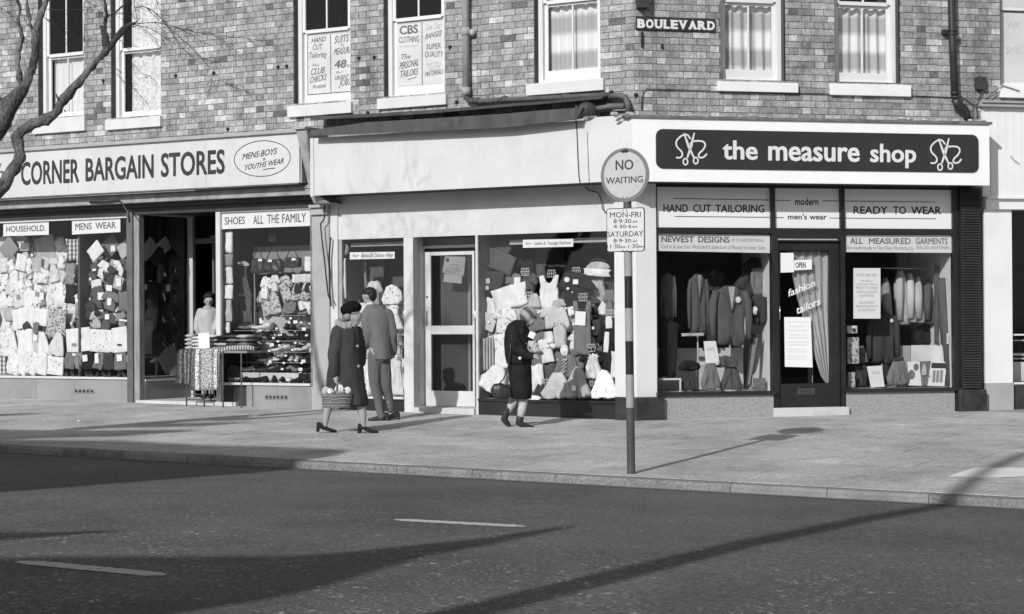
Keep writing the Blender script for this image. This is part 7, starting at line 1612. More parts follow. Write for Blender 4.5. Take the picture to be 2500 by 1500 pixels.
c = MB(); N_.stack(c, [(556, 548, 602, .05), (572, 530, 640, .08), (592, 512, 672, .11), (625, 504, 692, .13), (700, 512, 700, .14), (770, 536, 698, .135), (830, 552, 698, .14), (890, 572, 702, .15), (928, 584, 704, .155)])
N_.chain(c, [(535, 628, -.01, 38), (540, 680, -.05, 38), (550, 745, -.07, 34), (540, 800, -.04, 30), (529, 842, 0, 24)]); N_.chain(c, [(676, 622, 0, 36), (702, 700, .01, 33), (712, 760, .02, 31), (713, 885, .1, 22)])
remesh(c, 'jacket', SU, man, .012, 4, .012, 9)
c = MB(); N_.chain(c, [(592, 900, 0, 52), (585, 1000, 0, 44), (590, 1090, -.01, 38), (615, 1200, 0, 33), (634, 1306, 0, 29)]); N_.chain(c, [(648, 905, .04, 50), (655, 1020, .05, 42), (662, 1100, .05, 36), (684, 1200, .09, 30), (694, 1268, .12, 25)])
remesh(c, 'trousers', mat('trouser_cloth', .13, .9, .12, 8, .4, 12, spec=.15, bdist=.02, stretch=(1.5, 1.5, .4)), man, .012, 4, .012, 9)
Hc, Hf, Hl, Hu, Hh = H; c = MB(); MM = Matrix((Hf, Hl, Hu)).transposed()
c.ellipsoid(Hc + Hu * Hh * .38 - Hf * .012, (.098, .082, Hh * .68), MM, 18, 12); c.ellipsoid(Hc - Hf * .052 + Hu * .0, (.052, .074, Hh * .70), MM, 14, 9); c.ellipsoid(Hc + Hf * .055 + Hu * Hh * .66, (.045, .06, Hh * .26), MM, 12, 8)
remesh(c, 'hair', M_hair, man, .007, 2, .006, 50)
c = MB(); N_.stack(c, [(548, 536, 590, .055), (562, 534, 596, .06)]); c.build('shirt_collar', gm('offwhite'), man, smooth=True)
for x, dy, a in ((618, -.0, math.pi + .12), (688, .13, math.pi + .45)):
    c = MB(); q = N_.p(x, 1330, dy); q.z = zg(q.x, q.y); shoe_mesh(c, q, a, 1.02, heel=.028); c.build('leather_shoe', gm('leather'), man, smooth=True)

# ---- girl in a headscarf
Q = Fig(B4, 23.3, 2.748); g0 = on_ground(B4(415, 1385))
gir = thing('person', 'girl in patterned headscarf and short black coat walking right looking down at papers', 'person', g0)
b = MB(); H = head(Q, b, 470, 640, 48, 58, (.78, -.25, -.58), 0)
Q.chain(b, [(440, 680, 0, 26), (405, 720, 0, 45), (390, 800, 0, 66), (395, 900, 0, 64), (405, 960, 0, 64)])
Q.chain(b, [(385, 980, .04, 46), (375, 1120, .04, 34), (362, 1200, .04, 28), (338, 1262, .04, 22), (312, 1320, .04, 16)]); Q.chain(b, [(425, 980, -.03, 46), (440, 1120, -.03, 34), (430, 1210, -.03, 28), (412, 1290, -.03, 20), (410, 1340, -.03, 18)])
Q.chain(b, [(362, 725, -.1, 34), (385, 830, -.15, 30), (440, 900, -.18, 22), (502, 908, -.2, 17)]); hand(b, Q.p(498, 906, -.2), (1, 0, -.1), (.1, .2, -1), .95, .7)
Q.chain(b, [(435, 735, .1, 30), (480, 830, .1, 24), (520, 890, 0, 17)]); hand(b, Q.p(515, 884, -.02), (.8, -.4, .2), (.2, .2, -1), .95, .6)
remesh(b, 'body', M_skin, gir, .009, 3); face_bits(gir, H)
c = MB(); Q.stack(c, [(662, 378, 445, .07), (680, 350, 456, .11), (705, 325, 462, .145), (740, 311, 468, .16), (800, 305, 472, .165), (860, 306, 478, .165), (915, 312, 486, .17), (958, 318, 492, .175)])
Q.chain(c, [(365, 722, -.09, 46), (372, 790, -.14, 44), (392, 850, -.17, 42), (440, 896, -.19, 32), (484, 906, -.2, 26)]); Q.chain(c, [(432, 735, .09, 40), (474, 815, .1, 34), (505, 870, .03, 26)])
remesh(c, 'coat', mat('black_pile_coat', .022, .97, .4, 12, .7, 90, spec=.1), gir, .012, 2, .010, 16)
c = MB(); Q.stack(c, [(945, 325, 486, .15), (1020, 332, 490, .155), (1100, 342, 492, .16), (1160, 350, 490, .165), (1192, 356, 486, .165)]); remesh(c, 'skirt', mat('black_skirt', .02, .95, .3, 8, .3, spec=.1), gir, .013, 3, .008, 9)
c = MB(); MM = Matrix((H[1], H[2], H[3])).transposed(); c.ellipsoid(H[0] - H[1] * .015 + H[3] * .012, (.108, .094, H[4] * 1.05), MM, 20, 12); c.ellipsoid(H[0] - H[1] * .01 - H[3] * .08, (.06, .068, .05), MM, 12, 8); c.ellipsoid(Q.p(452, 700, 0), (.05, .06, .035), None, 12, 7)
hs = remesh(c, 'headscarf', pattern_mat('scarf_print', .10, .34, 'stripe', 60, .8, (.7, .2, .6), .5, .2), gir, .008, 2, .010, 18)
fc = MB(); Hc, Hf, Hl, Hu, Hh = H; MM = Matrix((Hf, Hl, Hu)).transposed(); fc.ellipsoid(Hc + Hf * .062 - Hu * Hh * .2, (.046, .056, Hh * .60), MM, 16, 10); fc.ellipsoid(Hc + Hf * .108 - Hu * Hh * .12, (.014, .011, .02), MM, 8, 6); remesh(fc, 'face', M_skin, gir, .007, 2)
for x, y, x2, y2, dy in ((372, 1195, 326, 1285, .04), (436, 1200, 412, 1325, -.03)):
    c = MB(); Q.chain(c, [(x, y + 8, dy, 29), ((x + x2) / 2, (y + y2) / 2, dy, 29), (x2, y2, dy, 22)]); c.build('sock', gm('light'), gir, smooth=True)
BOOT = mat('boot_leather', .03, .5, .3, 10)
c = MB(); Q.chain(c, [(330, 1262, .04, 28), (312, 1305, .04, 25), (305, 1330, .04, 24), (322, 1356, .04, 20), (338, 1370, .04, 15)]); remesh(c, 'boot', BOOT, gir, .009, 2)
c = MB(); Q.chain(c, [(412, 1322, -.03, 27), (405, 1350, -.03, 26), (430, 1366, -.03, 20), (470, 1376, -.03, 13), (500, 1380, -.03, 9)]); ob = remesh(c, 'boot', BOOT, gir, .009, 2)
sb = thing('shoulder_bag', 'dark soft leather bag swinging behind the girl in the headscarf', 'bag', Q.p(280, 1195, -.1))
c = MB(); c.ellipsoid(Q.p(275, 1140, -.1), (Q.r(62), .07, Q.r(55)), Matrix.Rotation(rad(20), 3, 'Y'), 16, 10); c.ellipsoid(Q.p(318, 1150, -.1), (Q.r(36), .06, Q.r(48)), None, 14, 8); remesh(c, 'bag_body', gm('leather'), sb, .011, 2, .02, 11)
c = MB(); c.tube([Q.p(250, 1110, -.13), Q.p(300, 1060, -.15), Q.p(330, 980, -.17), Q.p(345, 880, -.19), Q.p(356, 760, -.2)], .008, 6); c.build('strap', gm('leather'), sb, smooth=True)
pp = thing('paper_bundle', 'white papers and a crumpled bag held by the girl in the headscarf', 'papers', Q.p(495, 870, -.15))
c = MB(); a = [Q.p(462, 775, -.12), Q.p(478, 738, -.12), Q.p(516, 752, -.16), Q.p(498, 792, -.16)]; c.hexa([v + Vector((0, .01, 0)) for v in a] + a); c.build('folded_paper', gm('white'), pp)
c = MB(); c.ellipsoid(Q.p(494, 835, -.12), (Q.r(42), .05, Q.r(36)), None, 14, 9); c.ellipsoid(Q.p(520, 868, -.13), (Q.r(28), .05, Q.r(24)), None, 10, 6); remesh(c, 'crumpled_bag', gm('light'), pp, .009, 0, .045, 20)
c = MB(); c.ellipsoid(Q.p(410, 918, -.245), (.02, .012, .02), None, 8, 5); c.build('cuff_lining', gm('white'), gir, smooth=True)

# ---- shopkeeper in the doorway
K = Fig(B2, 28.95, 2.748); kz0 = zfl + .012
kee = thing('person', 'shopkeeper in pale cardigan standing in the dark doorway behind the table', 'person', Vector((K.p(565, 900).x, 28.95, kz0)))
b = MB(); H = head(K, b, 580, 702, 30, 38, (.12, -1, -.05), 0)
K.chain(b, [(580, 735, 0, 20), (572, 775, 0, 48), (568, 850, 0, 52), (568, 930, 0, 52)])
ft = kz0
for s in (-1, 1):
    hp = K.p(568 + s * 24, 950, 0); b.tube([hp, Vector((hp.x, hp.y, ft + .45)), Vector((hp.x, hp.y, ft + .06))], [.09, .06, .04], 10)
K.chain(b, [(520, 780, 0, 22), (505, 860, -.03, 20), (510, 930, -.08, 14)]); hand(b, K.p(512, 930, -.08), (.3, -.3, -1), (0, -1, 0), .95, .3)
K.chain(b, [(622, 780, 0, 22), (640, 850, -.06, 18), (625, 912, -.16, 13)]); hand(b, K.p(622, 912, -.16), (-.3, -.3, -1), (0, -1, 0), .95, .3)
remesh(b, 'body', M_skin, kee, .009, 3); face_bits(kee, H)
c = MB(); K.stack(c, [(742, 560, 604, .06), (755, 530, 622, .09), (775, 512, 636, .12), (830, 508, 634, .14), (900, 508, 632, .14), (950, 506, 634, .15)])
K.chain(c, [(522, 778, 0, 29), (504, 840, -.02, 27), (500, 890, -.05, 22)]); K.chain(c, [(620, 778, 0, 28), (640, 845, -.05, 25), (632, 890, -.12, 20)])
remesh(c, 'cardigan', mat('pale_cardigan', .46, .95, .15, 8, .4, 14, bdist=.02), kee, .011, 4, .010, 9)
c = MB(); K.stack(c, [(945, 506, 634, .15), (1010, 498, 642, .17)]); zz = ft + .35; q = K.p(570, 1010); c.ring([(q, Vector((.25, 0, 0)), Vector((0, .17, 0))), (Vector((q.x, q.y, zz)), Vector((.27, 0, 0)), Vector((0, .2, 0)))], 20); c.build('skirt', gm('dgrey'), kee, smooth=True)
Hc, Hf, Hl, Hu, Hh = H; c = MB(); c.ellipsoid(Hc + Hu * .05 + Vector((0, .03, 0)), (.10, .10, .095), None, 16, 10); c.ellipsoid(Hc + Vector((0, .05, -.01)), (.10, .075, .11), None, 14, 9); c.ellipsoid(Hc + Vector((0, -.06, .085)), (.07, .04, .03), None, 10, 6); remesh(c, 'hair', M_hair, kee, .008, 2, .010, 30)
for s in (-1, 1):
    c = MB(); q = K.p(568 + s * 24, 950, 0); shoe_mesh(c, (q.x, q.y - .03, ft), -math.pi / 2, .95); c.build('shoe', gm('black'), kee, smooth=True)
# ================================================================ STREET FURNITURE, PIPES, TREE
# no waiting sign
PF = on_ground((1541, 1157)); FS = Face((PF.x, PF.y, 0), -rad(30.5))
ns = thing('no_waiting_sign', 'kerbside banded post with round NO WAITING disc above a times plate', 'sign post', PF)
ztop = at_depth((1533, 372), PF.y).z; ptop = at_depth((1530, 372), PF.y)
lean = Vector(((ptop.x - PF.x), 0, ztop - PF.z))
def pole_pt(z): return Vector((PF.x + lean.x * (z - PF.z) / lean.z, PF.y, z))
zs_b = [PF.z - .05] + [at_depth(B4(1140, y), PF.y).z for y in (1252, 1030, 806, 585, 370)] + [ztop]
cm = [mat('post_charcoal', .085, .5, .3, 4, .1, stain=.3), mat('post_grey_band', .34, .5, .15, 8), mat('post_black_band', .022, .45, .3, 8), mat('post_grey_band', .34), mat('post_black_band', .022), mat('post_grey_band', .34), mat('post_charcoal', .085)]
zs_b.insert(6, at_depth(C3(530, 1140), PF.y).z)
cols = [0, 1, 2, 1, 4, 1, 0]
for i in range(len(zs_b) - 1):
    mb = MB(); mb.tube([pole_pt(zs_b[i]), pole_pt(zs_b[i + 1])], .0395 + .0004 * (i % 2), 18, cap=True); mb.build('post_band', cm[cols[i]], ns, smooth=False)
def sgn(fr, x, y): return FS.px(fr(x, y), .05)
dc_ = sgn(C3, 502, 392); R_ = .255
def disc(r, o0, o1, m, name, parent, n=48):
    return MB().fprism(FS, [(dc_[0] + r * math.cos(k * 2 * math.pi / n), dc_[1] + r * math.sin(k * 2 * math.pi / n)) for k in range(n)], o0, o1).build(name, m, parent)
ds = disc(R_, .044, .05, mat('sign_rim_grey', .19, .5, .1, 8), 'disc', ns)
disc(R_ * .868, .0503, .0525, mat('sign_face_pale', .52, .5, .06, 12), 'disc_face', ds)
disc(R_ * .99, .036, .0435, gm('dgrey'), 'disc_back', ds)
write(ds, FS, C3, [('NO', 412, 344, 586, 335, 247, .018), ('WAITING', 317, 480, 680, 461, 418, .012)], .0525, mat('sign_black_faded', .06, .6, .2, 20))
pl_ = [sgn(C3, 323, 712), sgn(C3, 697, 712), sgn(C3, 697, 1145), sgn(C3, 323, 1145)]
x0_, x1_ = pl_[0][0], pl_[1][0]; z0_ = sgn(C3, 510, 1145)[1]; z1_ = sgn(C3, 510, 714)[1]
def rrect(x0, x1, z0, z1, r):
    P = []
    for cx, cz, a0 in ((x1 - r, z1 - r, 0), (x0 + r, z1 - r, 90), (x0 + r, z0 + r, 180), (x1 - r, z0 + r, 270)):
        for k in range(6): a = rad(a0 + 18 * k); P.append((cx + r * math.cos(a), cz + r * math.sin(a)))
    return P
tp = MB().fprism(FS, rrect(x0_, x1_, z0_, z1_, .03), .044, .05).build('times_plate', gm('dark'), ns)
MB().fprism(FS, rrect(x0_ + .008, x1_ - .008, z0_ + .008, z1_ - .008, .025), .0503, .0525).build('plate_face', mat('plate_white', .66, .5, .05, 12), tp)
SI = mat('sign_black_faded', .06)
write(tp, FS, C3, [('MON-FRI', 357, 809, 658, 804, 757, 0), ('8·9·30', 392, 862, 566, 860, 825, 0), ('AM', 578, 860, 624, 859, 840, .01), ('4·30·6', 392, 913, 568, 911, 880, 0), ('PM', 578, 911, 624, 910, 892, .01), ('SATURDAY', 332, 1000, 682, 990, 948, 0), ('8·9·30', 392, 1053, 566, 1051, 1018, 0), ('AM', 578, 1051, 622, 1050, 1032, .01), ('11·30', 330, 1112, 456, 1109, 1072, 0), ('AM', 460, 1109, 502, 1108, 1090, .01), ('-1·30', 508, 1108, 634, 1106, 1070, 0), ('PM', 638, 1106, 686, 1104, 1086, .01)], .0525, SI)
for y in (172, 610, 740, 1130):
    a = sgn(C3, 505, y); mb = MB()
    for s in (-1, 1): mb.fbox(FS, a[0] + s * .02 - .005, a[0] + s * .02 + .005, .0525, .056, a[1] - .005, a[1] + .005)
    mb.build('fixing_bolts', gm('dgrey'), ns); bx('clamp', FS, a[0] - .05, a[0] + .05, -.042, .044, a[1] - .015, a[1] + .015, gm('dgrey'), ns)
mb = MB(); c = pole_pt(ztop); mb.ring([(c + Vector((0, 0, .0)), Vector((.058, 0, 0)), Vector((0, .058, 0))), (c + Vector((0, 0, .012)), Vector((.055, 0, 0)), Vector((0, .055, 0))), (c + Vector((0, 0, .035)), Vector((.03, 0, 0)), Vector((0, .03, 0))), (c + Vector((0, 0, .04)), Vector((.005, 0, 0)), Vector((0, .005, 0)))], 16); mb.build('post_cap', gm('dark'), ns, smooth=True)

# street name plate
spx = [FR.px(A3(*q), .03) for q in ((1093, 222), (1690, 238), (1690, 150), (1093, 130))]
snp = thing('street_name_plate', 'black plate reading BOULEVARD in bold white serif letters on the brick wall', 'street sign', FR.w(spx[0][0], .03, spx[0][1]))
u0, u1 = spx[0][0], spx[1][0]; z0, z1 = (spx[0][1] + spx[1][1]) / 2 - .005, (spx[2][1] + spx[3][1]) / 2 + .005
bx('plate', FR, u0, u1, .004, .026, z0, z1, mat('plate_black', .035, .5, .3, 12), snp)
mb = MB(); zl0, zl1 = z0 + .028, z1 - .026; hh = zl1 - zl0
LT = [('B', 1101, 1160), ('O', 1166, 1224), ('U', 1232, 1291), ('L', 1299, 1346), ('E', 1353, 1409), ('V', 1415, 1476), ('A', 1489, 1549), ('R', 1557, 1619), ('D', 1629, 1686)]
SER = dict(B=[(-.04, .34, 0), (-.04, .34, 1)], O=[], U=[(-.06, .4, 1), (.64, 1.06, 1)], L=[(-.05, .5, 1), (-.05, .5, 0)], E=[(-.05, .4, 0), (-.05, .4, 1)], V=[(-.06, .42, 1), (.62, 1.06, 1)], A=[(-.06, .38, 0), (.6, 1.06, 0)], R=[(-.05, .42, 0), (-.05, .4, 1), (.68, 1.08, 0)], D=[(-.05, .34, 0), (-.05, .34, 1)])
for ch, xa, xb in LT:
    ua_, ub_ = FR.u(A3(xa, 180), .03), FR.u(A3(xb, 180), .03); w_ = ub_ - ua_
    text_into(mb, ch, lambda a, b_: FR.w(ua_ + w_ * a, .030, zl0 + hh * b_), .065, nrm=FR.n)
    for s0, s1, tp_ in SER[ch]:
        zz = zl0 - .0 if tp_ == 0 else zl1 - .014
        mb.fbox(FR, ua_ + w_ * s0, ua_ + w_ * s1, .0265, .0295, zz, zz + .014)
n = len(mb.v); mb.build('lettering', M_white, snp, fix=False)

# awning blind box over the blank fascia
ab = thing('blind_box', 'long sagging dark wooden awning box above the blank white fascia', 'awning box', FL.w(FL.u(A2(500, 980), OF), OF, 3.5))
oA = OF + .19
pts_t = [A2(492, 985), A2(900, 925), A2(1400, 895), A2(1979, 858), A3(350, 836), A3(690, 812)]; pts_b = [A2(488, 1026), A2(900, 1012), A2(1400, 990), A2(1979, 962), A3(300, 942), A3(640, 900)]
mb = MB(); tt = [FL.px(p, oA) for p in pts_t]; bb = [FL.px(p, oA) for p in pts_b]
for i in range(5):
    a, b_, c_, d_ = bb[i], bb[i + 1], tt[i + 1], tt[i]
    fr4 = [FL.w(a[0], oA, a[1]), FL.w(b_[0], oA, b_[1]), FL.w(c_[0], oA, c_[1]), FL.w(d_[0], oA, d_[1])]; bk4 = [FL.w(a[0], OF + .014, a[1] + .02), FL.w(b_[0], OF + .014, b_[1] + .02), FL.w(c_[0], OF + .014, c_[1] + .02), FL.w(d_[0], OF + .014, d_[1] + .02)]
    mb.hexa([fr4[0], fr4[1], bk4[1], bk4[0], fr4[3], fr4[2], bk4[2], bk4[3]])
mb.build('front_board', mat('blind_box_wood', .085, .7, .3, 3, .3, 40, stain=.4, stretch=(3, 3, 1)), ab)
pts_t2 = [A2(495, 892), A2(900, 872), A2(1400, 842), A2(1979, 790), A3(400, 770), A3(840, 730)]; 
mb = MB(); tt = [FL.px(p, .3) for p in pts_t2]
for i in range(5):
    a, b_ = tt[i], tt[i + 1]; A_ = []
    for (u, z) in (a, b_): A_.append((FL.w(u, .32, z - .03), FL.w(u, .02, z + .03), FL.w(u, .02, z + .055), FL.w(u, .32, z - .005)))
    mb.hexa([A_[0][0], A_[1][0], A_[1][1], A_[0][1], A_[0][3], A_[1][3], A_[1][2], A_[0][2]])
mb.build('weather_board', mat('weather_board', .07, .7, .4, 4, stain=.4), ab)
mb = MB(); a = FL.px(A3(640, 870), oA); mb.tube([FL.w(a[0], oA - .02, a[1] - .05), FL.w(a[0], oA - .02, a[1] + .12)], .03, 8); mb.ellipsoid(FL.w(a[0] + .1, oA - .1, a[1] + .08), (.12, .05, .09)); mb.build('end_bracket', M_dark, ab)

# pipes
pipe1 = thing('downpipe', 'pale downpipe with collar between the lettered windows and the corner', 'pipe', FL.w(FL.u(A2(1660, 700), .1), .1, 3.6))
u = FL.u(A2(1660, 400), .09); mb = MB(); zb_ = FL.z(A2(1660, 710), .09); mb.tube([FL.w(u, .085, zb_), FL.w(u, .085, 8.4)], .05, 14); mb.build('pipe', mat('pipe_pale', .40, .6, .2, 5, stain=.3), pipe1, smooth=True)
for y in (240, 690):
    z = FL.z(A2(1660, y), .09); mb = MB(); mb.tube([FL.w(u, .085, z - .05), FL.w(u, .085, z + .05)], .062, 14); mb.build('collar', mat('pipe_pale', .40), pipe1, smooth=True)
mb = MB(); a = FL.px(A2(1705, 245), .08); mb.ellipsoid(FL.w(a[0], .06, a[1]), (.045, .045, .05)); mb.tube([FL.w(a[0], .0, a[1]), FL.w(a[0], .06, a[1])], .02); mb.build('bracket_ear', mat('pipe_pale', .40), pipe1, smooth=True)
pipe2 = thing('waste_pipe', 'sloping dark waste pipe along the wall above the awning box', 'pipe', FL.w(u, .1, zb_ - .1))
P_ = [FL.px(q, .1) for q in (A2(1655, 735), A2(1700, 765), A2(1760, 768), A2(1979, 752), A3(200, 752), A3(560, 735), A3(890, 716))]; mb = MB(); mb.tube([FL.w(a, .1, z) for a, z in P_], .034, 12); mb.build('pipe', mat('pipe_dark', .09, .6, .4, 5, stain=.3), pipe2, smooth=True)
for q in (A2(1740, 760), A3(100, 752), A3(560, 735)):
    a = FL.px(q, .1); mb = MB(); mb.tube([FL.w(a[0] - .04, .1, a[1]), FL.w(a[0] + .04, .1, a[1])], .043, 12); mb.build('collar', mat('pipe_dark', .09), pipe2, smooth=True)
P_ = [FL.px(q, .12) for q in (A3(890, 730), A3(960, 722), A3(1010, 735), A3(1030, 790), A3(1030, 850))]; mb = MB(); mb.tube([FL.w(a, .12 , z) for a, z in P_], .04, 12); mb.build('swan_neck', mat('pipe_dark2', .12, .6, .4, 5), pipe2, smooth=True)
P_ = [FL.px(q, .16) for q in (A3(760, 825), A3(880, 805), A3(1000, 802))]; mb = MB(); mb.tube([FL.w(a, .16, z) for a, z in P_], .04, 12); mb.build('branch_pipe', mat('pipe_dark3', .14, .6, .4, 5), pipe2, smooth=True)
pipe3 = thing('downpipe', 'black cast iron downpipe at the right end of the brick wall', 'pipe', FR.w(FR.u(A4(1500, 600), .1), .1, 3.7))
P_ = [FR.px(q, .1) for q in (A4(1488, -700), A4(1492, 0), A4(1500, 300), A4(1516, 690))]; BP = mat('iron_pipe', .03, .45, .3, 5, spec=.5)
mb = MB(); mb.tube([FR.w(a, .1, z) for a, z in P_], .05, 14); mb.build('pipe', BP, pipe3, smooth=True)
P_ = [FR.px(q, .12) for q in (A4(1516, 690), A4(1530, 725), A4(1580, 760), A4(1600, 790), A4(1608, 835))]; mb = MB(); mb.tube([FR.w(a, .12, z) for a, z in P_], .055, 14); mb.build('swan_neck', BP, pipe3, smooth=True)
for y in (215, 240, 650, 680):
    a = FR.px(A4(1494 + y * .035, y), .1); mb = MB(); mb.tube([FR.w(a[0], .1, a[1] - .012), FR.w(a[0], .1, a[1] + .012)], .064, 14); mb.build('collar', BP, pipe3, smooth=True)
a = FR.px(A4(1455, 225), .05); bx('bracket', FR, a[0] - .05, a[0] + .02, 0, .09, a[1] - .03, a[1] + .03, BP, pipe3)
# junction box and wires
a = FR.px(A4(1667, 625), .06); b_ = FR.px(A4(1733, 537), .06); ob = bx('junction_box', FR, a[0], b_[0], 0, .08, a[1], b_[1], M_dark, None, bevel=.005); tag(ob, 'small black junction box on the brick near the right edge', 'box')
def cable(F, pts, o, r, label, m=None, name='cable'):
    P_ = [F.px(q, o) for q in pts]; mb = MB(); mb.tube([F.w(u, o, z) for u, z in P_], r, 6); ob = mb.build(name, m or M_dark, None, smooth=True); tag(ob, label, 'cable'); return ob
cable(FR, [A3(1132, 830), A3(1135, 750), A3(1150, 690), A3(1170, 672), A3(1320, 676), A3(1700, 690), A4(800, 660), A4(1200, 668), A4(1480, 680)], .02, .006, 'thin dark cable running along the brick under the banded curtain windows')
cable(FR, [A4(1560, 672), A4(1600, 700), A4(1650, 738), A4(1690, 742)], .03, .006, 'short looping cable right of the black downpipe')
cable(FR, [A4(1700, 625), A4(1690, 680), A4(1668, 740), A4(1672, 830)], .04, .006, 'cable dropping from the junction box to the fascia')
cable(FR, [A4(1712, 625), A4(1700, 660), A4(1640, 730), A4(1640, 830)], .05, .005, 'second cable dropping from the junction box, crossing the first')
cable(FR, [A4(1733, 690), A4(1790, 640), A4(1850, 597), A4(1966, 635)], .08, .006, 'cable rising over the whitewashed window sill at the right')
cable(FR, [A4(1725, 700), A4(1780, 668), A4(1832, 640)], .06, .005, 'lowest cable from the junction box to the right hand sill')
cable(FL, [A3(640, 868), A3(638, 905), A3(645, 1010), A3(652, 1200), A3(660, 1340), A3(668, 1385)], OF + .012, .006, 'black cable hanging down the blank fascia left of the round sign')
cable(FL, [OV(1414, 452), OV(1424, 461), OV(1444, 465), OV(1452, 480), OV(1455, 505), OV(1468, 518), OV(1474, 545)], OS + .06, .008, 'black cable looping from the fascia down beside the sign plate')
cable(FL, [A3(722, 1000), A3(728, 1150), A3(738, 1375)], OF + .003, .004, 'thin dark joint wire down the fascia near the corner', M_trim_d)
cable(FL, [C4(430, 290), C4(428, 420), C4(415, 460), C4(385, 490), C4(388, 560), C4(400, 680), C4(425, 880), C4(445, 1080), C4(470, 1300), C4(500, 1370)], OS + .16, .011, 'bent black blind rod hanging against the grey pilaster', M_black, 'blind_rod')
cable(FL, [C4(500, 650), C4(490, 740), C4(480, 900), C4(485, 1100), C4(490, 1300), C4(503, 1430)], OS + .09, .013, 'dark rod standing against the edge of the grey pilaster', M_black, 'blind_rod')
cable(FL, [B1(600, 95), B1(720, 92), B1(800, 82), B1(825, 110), B1(862, 165), B1(868, 230)], .26, .014, 'dark blind bracket over the corner post of the bargain store', M_black, 'blind_bracket')
a = FR.px(A3(1145, 60), .1); ob = bx('lamp_bracket', FR, a[0] - .07, a[0] + .07, 0, .14, a[1], a[1] + .5, M_dark, None); tag(ob, 'dark iron bracket on the brick just above the street name', 'bracket')
for i, (F, q) in enumerate(((FR, A3(1137, 300)), (FR, A3(1288, 350)))):
    a = F.px(q, .02); ob = bx('wall_hook', F, a[0] - .012, a[0] + .012, 0, .03, a[1] - (.1 if i == 0 else .03), a[1] + (.1 if i == 0 else .03), M_black, None); tag(ob, ['long rusty iron hook below the B of the street name', 'small rusty nail plate below the street name'][i], 'hook')
RN = random.Random(12)
nails = [(A2, 242, 505), (A2, 308, 498), (A2, 852, 438), (A2, 968, 432), (A2, 920, 850), (A1, 778, 610), (A1, 1718, 975), (A1, 1612, 550), (A3, 1090, 715), (A3, 905, 695), (A2, 1540, 355), (A2, 1590, 770), (A1, 1325, 572), (A3, 97, 735)]
NL = ['well left of the suits to measure window', 'just left of the suits to measure window', 'between the lettered windows, left one of a pair', 'between the lettered windows, right one of a pair', 'above the sagging awning box near its left end', 'between the two leftmost windows', 'just above the oval of the bargain fascia', 'where the long twigs cross the brick wall', 'near the corner above the waste pipe bend', 'right above the swan neck pipe', 'left of the pale downpipe at window height', 'left of the foot of the pale downpipe', 'right of the lace curtained window', 'below the brick pier left of the corner window']
for iN, (fr, x, y) in enumerate(nails):
    F = FR if (fr is A3 and x > 1060) else FL; a = F.px(fr(x, y), .01); mb = MB(); mb.ellipsoid(F.w(a[0], .005, a[1]), (.03, .03, .022), None, 8, 5); mb.tube([F.w(a[0], .006, a[1]), F.w(a[0], .006, a[1] - .05)], [.014, .004], 6); ob = mb.build('iron_stub', M_black, None); tag(ob, 'rusty iron stub ' + NL[iN], 'iron stub', 'iron stubs in the brickwork')

# litter
for i, (x, y, s, lab) in enumerate([(1728, 1014, .05, 'larger white paper scrap below the left tailor window'), (1741, 1017, .035, 'small white paper scrap beside the larger one'), (1835, 1010, .035, 'tiny paper scrap near the tailor shop step'), (1985, 1008, .09, 'flat pale paper lying in front of the tailor shop step'), (1630, 1020, .045, 'pale scrap beside the black corner plinth'), (193, 1030, .03, 'tiny pale scrap on the pavement at the far left')]):
    g_ = on_ground((x, y)); mb = MB(); mb.ellipsoid(g_ + Vector((0, 0, .008)), (s, s * .8, .012), Matrix.Rotation(i * .7, 3, 'Z'), 7, 4); ob = remesh(mb, 'paper_scrap', M_paper, None, .006, 0, .008, 30); tag(ob, lab, 'litter')
# patches on the pavement
for i, pts in enumerate([[(2310, 1165), (2380, 1143), (2600, 1143), (2600, 1162), (2400, 1168)]]):
    P_ = [on_ground(p) for p in pts]; mb = MB(); mb.add([(p.x, p.y, p.z + .004) for p in P_], [tuple(range(len(P_)))]); ob = mb.build('pavement_patch', mat('pale_concrete', .80, .85, .1, 3)); tag(ob, kind='structure')
P_ = [kpt(t_, s_, 0) for t_, s_ in ((4.05, -.16), (4.05, .02), (9, .02), (9, -.16))]
mb = MB(); mb.add([(p.x, p.y, zg(p.x, p.y) + .006) for p in P_], [(0, 1, 2, 3)]); tag(mb.build('kerb_edge_patch', mat('pale_concrete', .62)), kind='structure')

